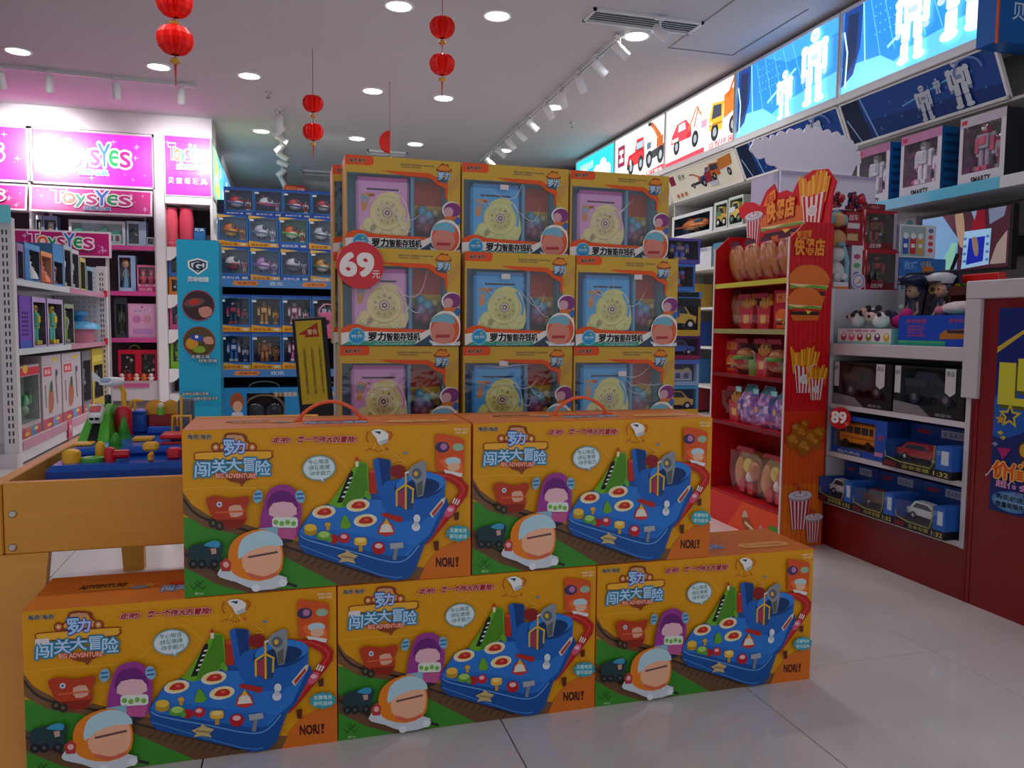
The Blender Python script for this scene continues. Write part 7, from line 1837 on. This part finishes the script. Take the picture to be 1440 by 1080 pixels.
fbx(1196, 1211.5, 400, 3.02, 1.1355, .20, 'dcd8e0', 'b0a8b4', 'narrow white carton with small pictures beside the red robot boxes', deco=lambda a, W, H: [a.ell(0, H * (.15 + .2 * k), W * .3, H * .06, ('d88048', '6878c0', '58a870', 'c04868')[k]) for k in range(4)])
fbx(1190, 1211.5, 310, 3.02, 1.336, .15, '98202c', '801824', 'small red carton above the narrow white carton', deco=lambda a, W, H: (a.rect(-W * .4, H * .5, W * .4, H * .66, 'd8c8cc'), a.rect(-W * .4, H * .14, W * .3, H * .34, 'c8a870'), a.text('战车', -W * .3, H * .74, W * .3, H * .92, 'e8c8c8')))
def rescue_deco(a, W, H):
    a.rect(-W * .46, H * .04, W * .22, H * .95, '9cb4b8')
    for k, c in enumerate(('3858b8', 'c83038', 'd8a050')): 
        x = -W * .32 + W * .2 * k
        a.rrect(x - W * .08, H * .1, x + W * .08, H * .62, W * .03, c).ell(x, H * .66, W * .07, H * .1, 'e4e8ee').rect(x - W * .05, H * .3, x + W * .05, H * .42, 'e8ecf0')
    for k, c in enumerate(('5878b0', 'd05868', 'c84858', 'd84838')): a.ell(W * .36, H * (.84 - .2 * k), W * .07, H * .07, c)
fbx(1264, 1316, 340, 3.02, 1.292, .15, 'd8dce8', 'b0b8c8', 'white box with three small rescue vehicles beside the red robot boxes', deco=rescue_deco)
def city_deco(a, W, H):
    a.rect(-W * .5, 0, W * .5, H * .45, 'a8c0dc').text('救援', -W * .4, H * .66, -W * .1, H * .9, '88b8f0').rect(W * .0, H * .3, W * .24, H * .75, 'd87838').text('小队', -W * .05, H * .74, W * .2, H * .92, 'e8c050')
    for k in range(5): a.rect(-W * .45 + W * .1 * k, H * .05, -W * .38 + W * .1 * k, H * (.2 + .1 * (k % 2)), ('6c7c50', 'd8d8d0')[k % 2])
fbx(1264, 1330, 375, 3.02, 1.1355, .154, '2c70c0', '2458a0', 'wide blue box with an orange print under the white rescue vehicle box', deco=city_deco)
# plush bears in a tall clear box
x0, x1 = at(1163, 400, Y=3.02).x, at(1184, 400, Y=3.02).x
t = thing('plush_tower', 'stacked tan and white plush bears in an open box beside the striped stand side', 'plush toy', ((x0 + x1) / 2, 3.02, 1.1355))
w = x1 - x0
MB().rbox(-w * .5, -.045, 0, w * .5, .09, .03, 'e4dce4', .003).box(-w * .5, .085, .03, w * .5, .09, .36, 'd8d0d8').build('open_box', 'card', t)
MB().box(-w * .5, -.0455, .0, w * .5, -.0452, .010, 'e07838').build('orange_strip', 'print', t)
MB().ball(0, 0, .075, .042, 'd8dadc', .04, .05, 14, 8).ball(0, -.005, .155, .038, 'dcdee0', .036, .035, 14, 8).ball(-.02, -.035, .055, .016, 'e8eaec').ball(.02, -.035, .055, .016, 'e8eaec').build('white_bear', 'plush', t)
MB().ball(0, 0, .225, .044, 'd0a070', .04, .042, 14, 8).ball(0, -.005, .31, .034, 'd8a878', .034, .032, 14, 8).build('tan_bear', 'plush', t)
MB().ball(-.034, 0, .31, .018, '78b8cc', .024, .026).ball(.034, 0, .31, .018, '78b8cc', .024, .026).tube([(-.03, 0, .33), (0, 0, .35), (.03, 0, .33)], .006, '78b8cc', 6).rbox(-.02, -.045, .19, .02, -.03, .205, '78b0d0', .004).build('headphones', 'plush', t)
MB().tube([(.03, -.01, .19), (.045, -.02, .12), (.042, -.025, .03)], .012, '90c0d8', 8).build('scarf', 'plush', t)
x = at(1190, 400, Y=3.05).x
t = thing('round_tag', 'round pale tag with a purple ring before the narrow white carton', 'tag', (x, 2.972, 1.1355))
b = MB(); b.M = Matrix.Translation((0, 0, .036)) @ Matrix.Rotation(PI / 2, 4, 'X'); b.lathe([(.036, -.002), (.036, .002)], 'd8d4e4', 20); b.build('disc', 'card', t)
a = Art(y=-.0022, dz=1e-4); a.ell(0, .036, .03, .03, '9080c0').ell(0, .036, .024, .024, 'e0dcec').poly([(-.02, .02), (.01, .03), (.02, .05)], 'd88858'); a.build('printed_face', 'print', t)
# dark red armoured figures on top
for k, (px0, px1, z, y, l) in enumerate(((1164, 1186, 1.500, 3.10, 'dark red armoured toy figure above the plush bears'), (1190, 1217, 1.4865, 3.05, 'larger dark red armoured toy figure on the small red carton'))):
    x0, x1 = at(px0, 290, Y=y).x, at(px1, 290, Y=y).x
    t = thing('armoured_figure', l, 'toy figure', ((x0 + x1) / 2, y, z), group='dark red armoured figures above the counter')
    f = random.Random(k); w = x1 - x0; b = MB()
    for i in range(22):
        r = w * (.10 + .07 * f.random()); xx = (f.random() - .5) * w * .7; zz = r + f.random() * .075; yy = (f.random() - .5) * .05
        M = Matrix.Translation((xx, yy, zz)) @ Euler((f.random() * 2, f.random() * 2, f.random() * 2)).to_matrix().to_4x4(); b.M = M
        b.rbox(-r, -r * .6, -r * .7, r, r * .6, r * .7, ('5c1c28', '801c2c', '3c1c30', 'a02838', '4a3058')[i % 5], .003)
    b.build('armour', 'plastic', t)
    MB().ball(0, -.04, .05, w * .13, 'b02430', .02, .02).build('visor', 'gloss', t)
x0 = at(1166, 300, Y=3.14).x
t = thing('clear_riser', 'small white riser holding up the dark red figure above the plush bears', 'stand', (x0 + .02, 3.2, 1.1355))
MB().box(-.045, -.0, 0, .035, .09, .36, 'b8b0bc').build('block', 'painted', t); MB().box(-.045, -.15, .361, .035, .09, .3635, 'c8c0cc').build('top_plate', 'painted', t)
t = thing('small_red_box', 'flat dark red box lying on the upper red robot box', 'toy box', (at(1232, 288, Y=3.05).x, 3.04, 1.5005))
MB().rbox(-.045, 0, 0, .045, .09, .03, '7c1c2c', .002).build('carton', 'card', t)
a = Art(dz=1e-4); a.rect(-.035, .008, .01, .022, 'a86070'); a.build('printed_front', 'print', t)

# ------------------------------------------------------------------ screen on the wall
c0, c1, c2, c3 = [at(*q_, X=3.86) for q_ in ((1304, 311), (1423, 286), (1422, 379), (1304, 386))]
yN, yF = (c1.y + c2.y) / 2, c0.y + .05
z0, z1 = 1.30, 1.665
t = thing('screen', 'flat screen showing a hand with a blue toy, below the robot shelf', 'television', (3.86, yF, z0), -PI / 2)
w, h = yF - yN, z1 - z0
MB().rbox(0, 0, 0, w, .05, h, '0c0c10', .004).build('casing', 'plastic', t)
a = Art(y=-.0003, dz=2e-4); a.clip = (.012, .016, w - .012, h - .012)
a.rect(.012, .016, w - .012, h - .012, '48202c').rect(.012, .016, w * .45, h - .012, '70a4cc').poly([(w * .26, h), (w * .62, h), (w * .6, h * .3), (w * .5, h * .45)], '502c34').poly([(w * .40, h), (w * .49, h), (w * .52, h * .62), (w * .56, h * .4), (w * .48, h * .42), (w * .44, h * .6)], 'b09078', 2)
a.poly([(w * .22, .02), (w * .40, .02), (w * .44, h * .5), (w * .38, h * .5)], '88c8b0').poly([(.0, h * .08), (w * .13, h * .3), (w * .20, h * .42), (w * .12, h * .3), (w * .2, h * .12), (w * .1, .02)], '203038')
a.poly([(w * .62, h), (w * .72, h), (w * .74, h * .6), (w * .58, h * .62)], '8c1828').poly([(w * .58, h * .98), (w * .64, h * .98), (w * .62, h * .82)], '88a0b8').poly([(w * .76, h * .98), (w * .94, h * .98), (w * .92, h * .82), (w * .78, h * .72)], '7c86a0').poly([(w * .86, h * .4), (w * .96, h * .6), (w * .96, h * .1), (w * .8, h * .1)], 'a08c84')
a.poly([(w * .52, h * .66), (w * .80, h * .66), (w * .79, h * .1), (w * .50, h * .06)], '9cc4e8').poly([(w * .57, h * .54), (w * .74, h * .55), (w * .73, h * .16), (w * .55, h * .12)], '1828a8').poly([(w * .60, h * .54), (w * .66, h * .52), (w * .68, h * .28), (w * .64, h * .26)], '907868', 2)
for k in range(4): a.rect(w * .515, h * (.16 + .12 * k), w * .55, h * (.2 + .12 * k), '4878b0').rect(w * .755, h * (.16 + .12 * k), w * .785, h * (.2 + .12 * k), '4878b0')
a.build('picture', 'screen', t)
MB().box(w * .3, .05, h * .3, w * .7, .425, h * .6, '1a1a1e').build('wall_bracket', 'painted', t)
# pegboard and back cabinet round the screen
t = thing('pegboard', 'beige pegboard wall panel around the screen', 'wall panel', (4.31, 3.1, 1.11))
MB().box(-.012, -1.2, 0, 0, 2.3, .64, 'a89c98').build('board', 'matte', t)
b = MB()
for i in range(30):
    for j in range(12): b.box(-.0128, -1.15 + .055 * i, .03 + .05 * j, -.0122, -1.139 + .055 * i, .041 + .05 * j, '5c5450')
o = b.build('peg_holes', 'matte', t); o['kind'] = 'stuff'
t = thing('low_cabinet', 'low white cabinet along the wall behind the sales counter', 'cabinet', (4.0, 3.3, 0))
wbox(t, 'body', 3.55, 1.6, 0, 4.30, 5.2, 1.08, 'b8b4ba'); wbox(t, 'top', 3.53, 1.58, 1.081, 4.30, 5.2, 1.105, 'c8c4ca')
for k in range(4): wbox(t, 'door', 3.535, 1.62 + .89 * k, .08, 3.549, 2.49 + .89 * k, 1.05, 'c0bcc2')
# white printed cartons on the wall behind the white rescue box
t = thing('white_carton', 'white carton under the robot shelf with a green round logo', 'carton', (3.87, at(1295, 300, X=3.87).y + .06, 1.106), -PI / 2)
MB().rbox(-.3, 0, 0, .02, .3, .58, 'b0acb4', .003).build('carton', 'card', t)
a = Art(dz=1e-4); a.ell(-.03, .53, .03, .03, '38907c').text('玩具', -.26, .45, -.12, .52, '706c78'); a.build('printed_front', 'print', t)
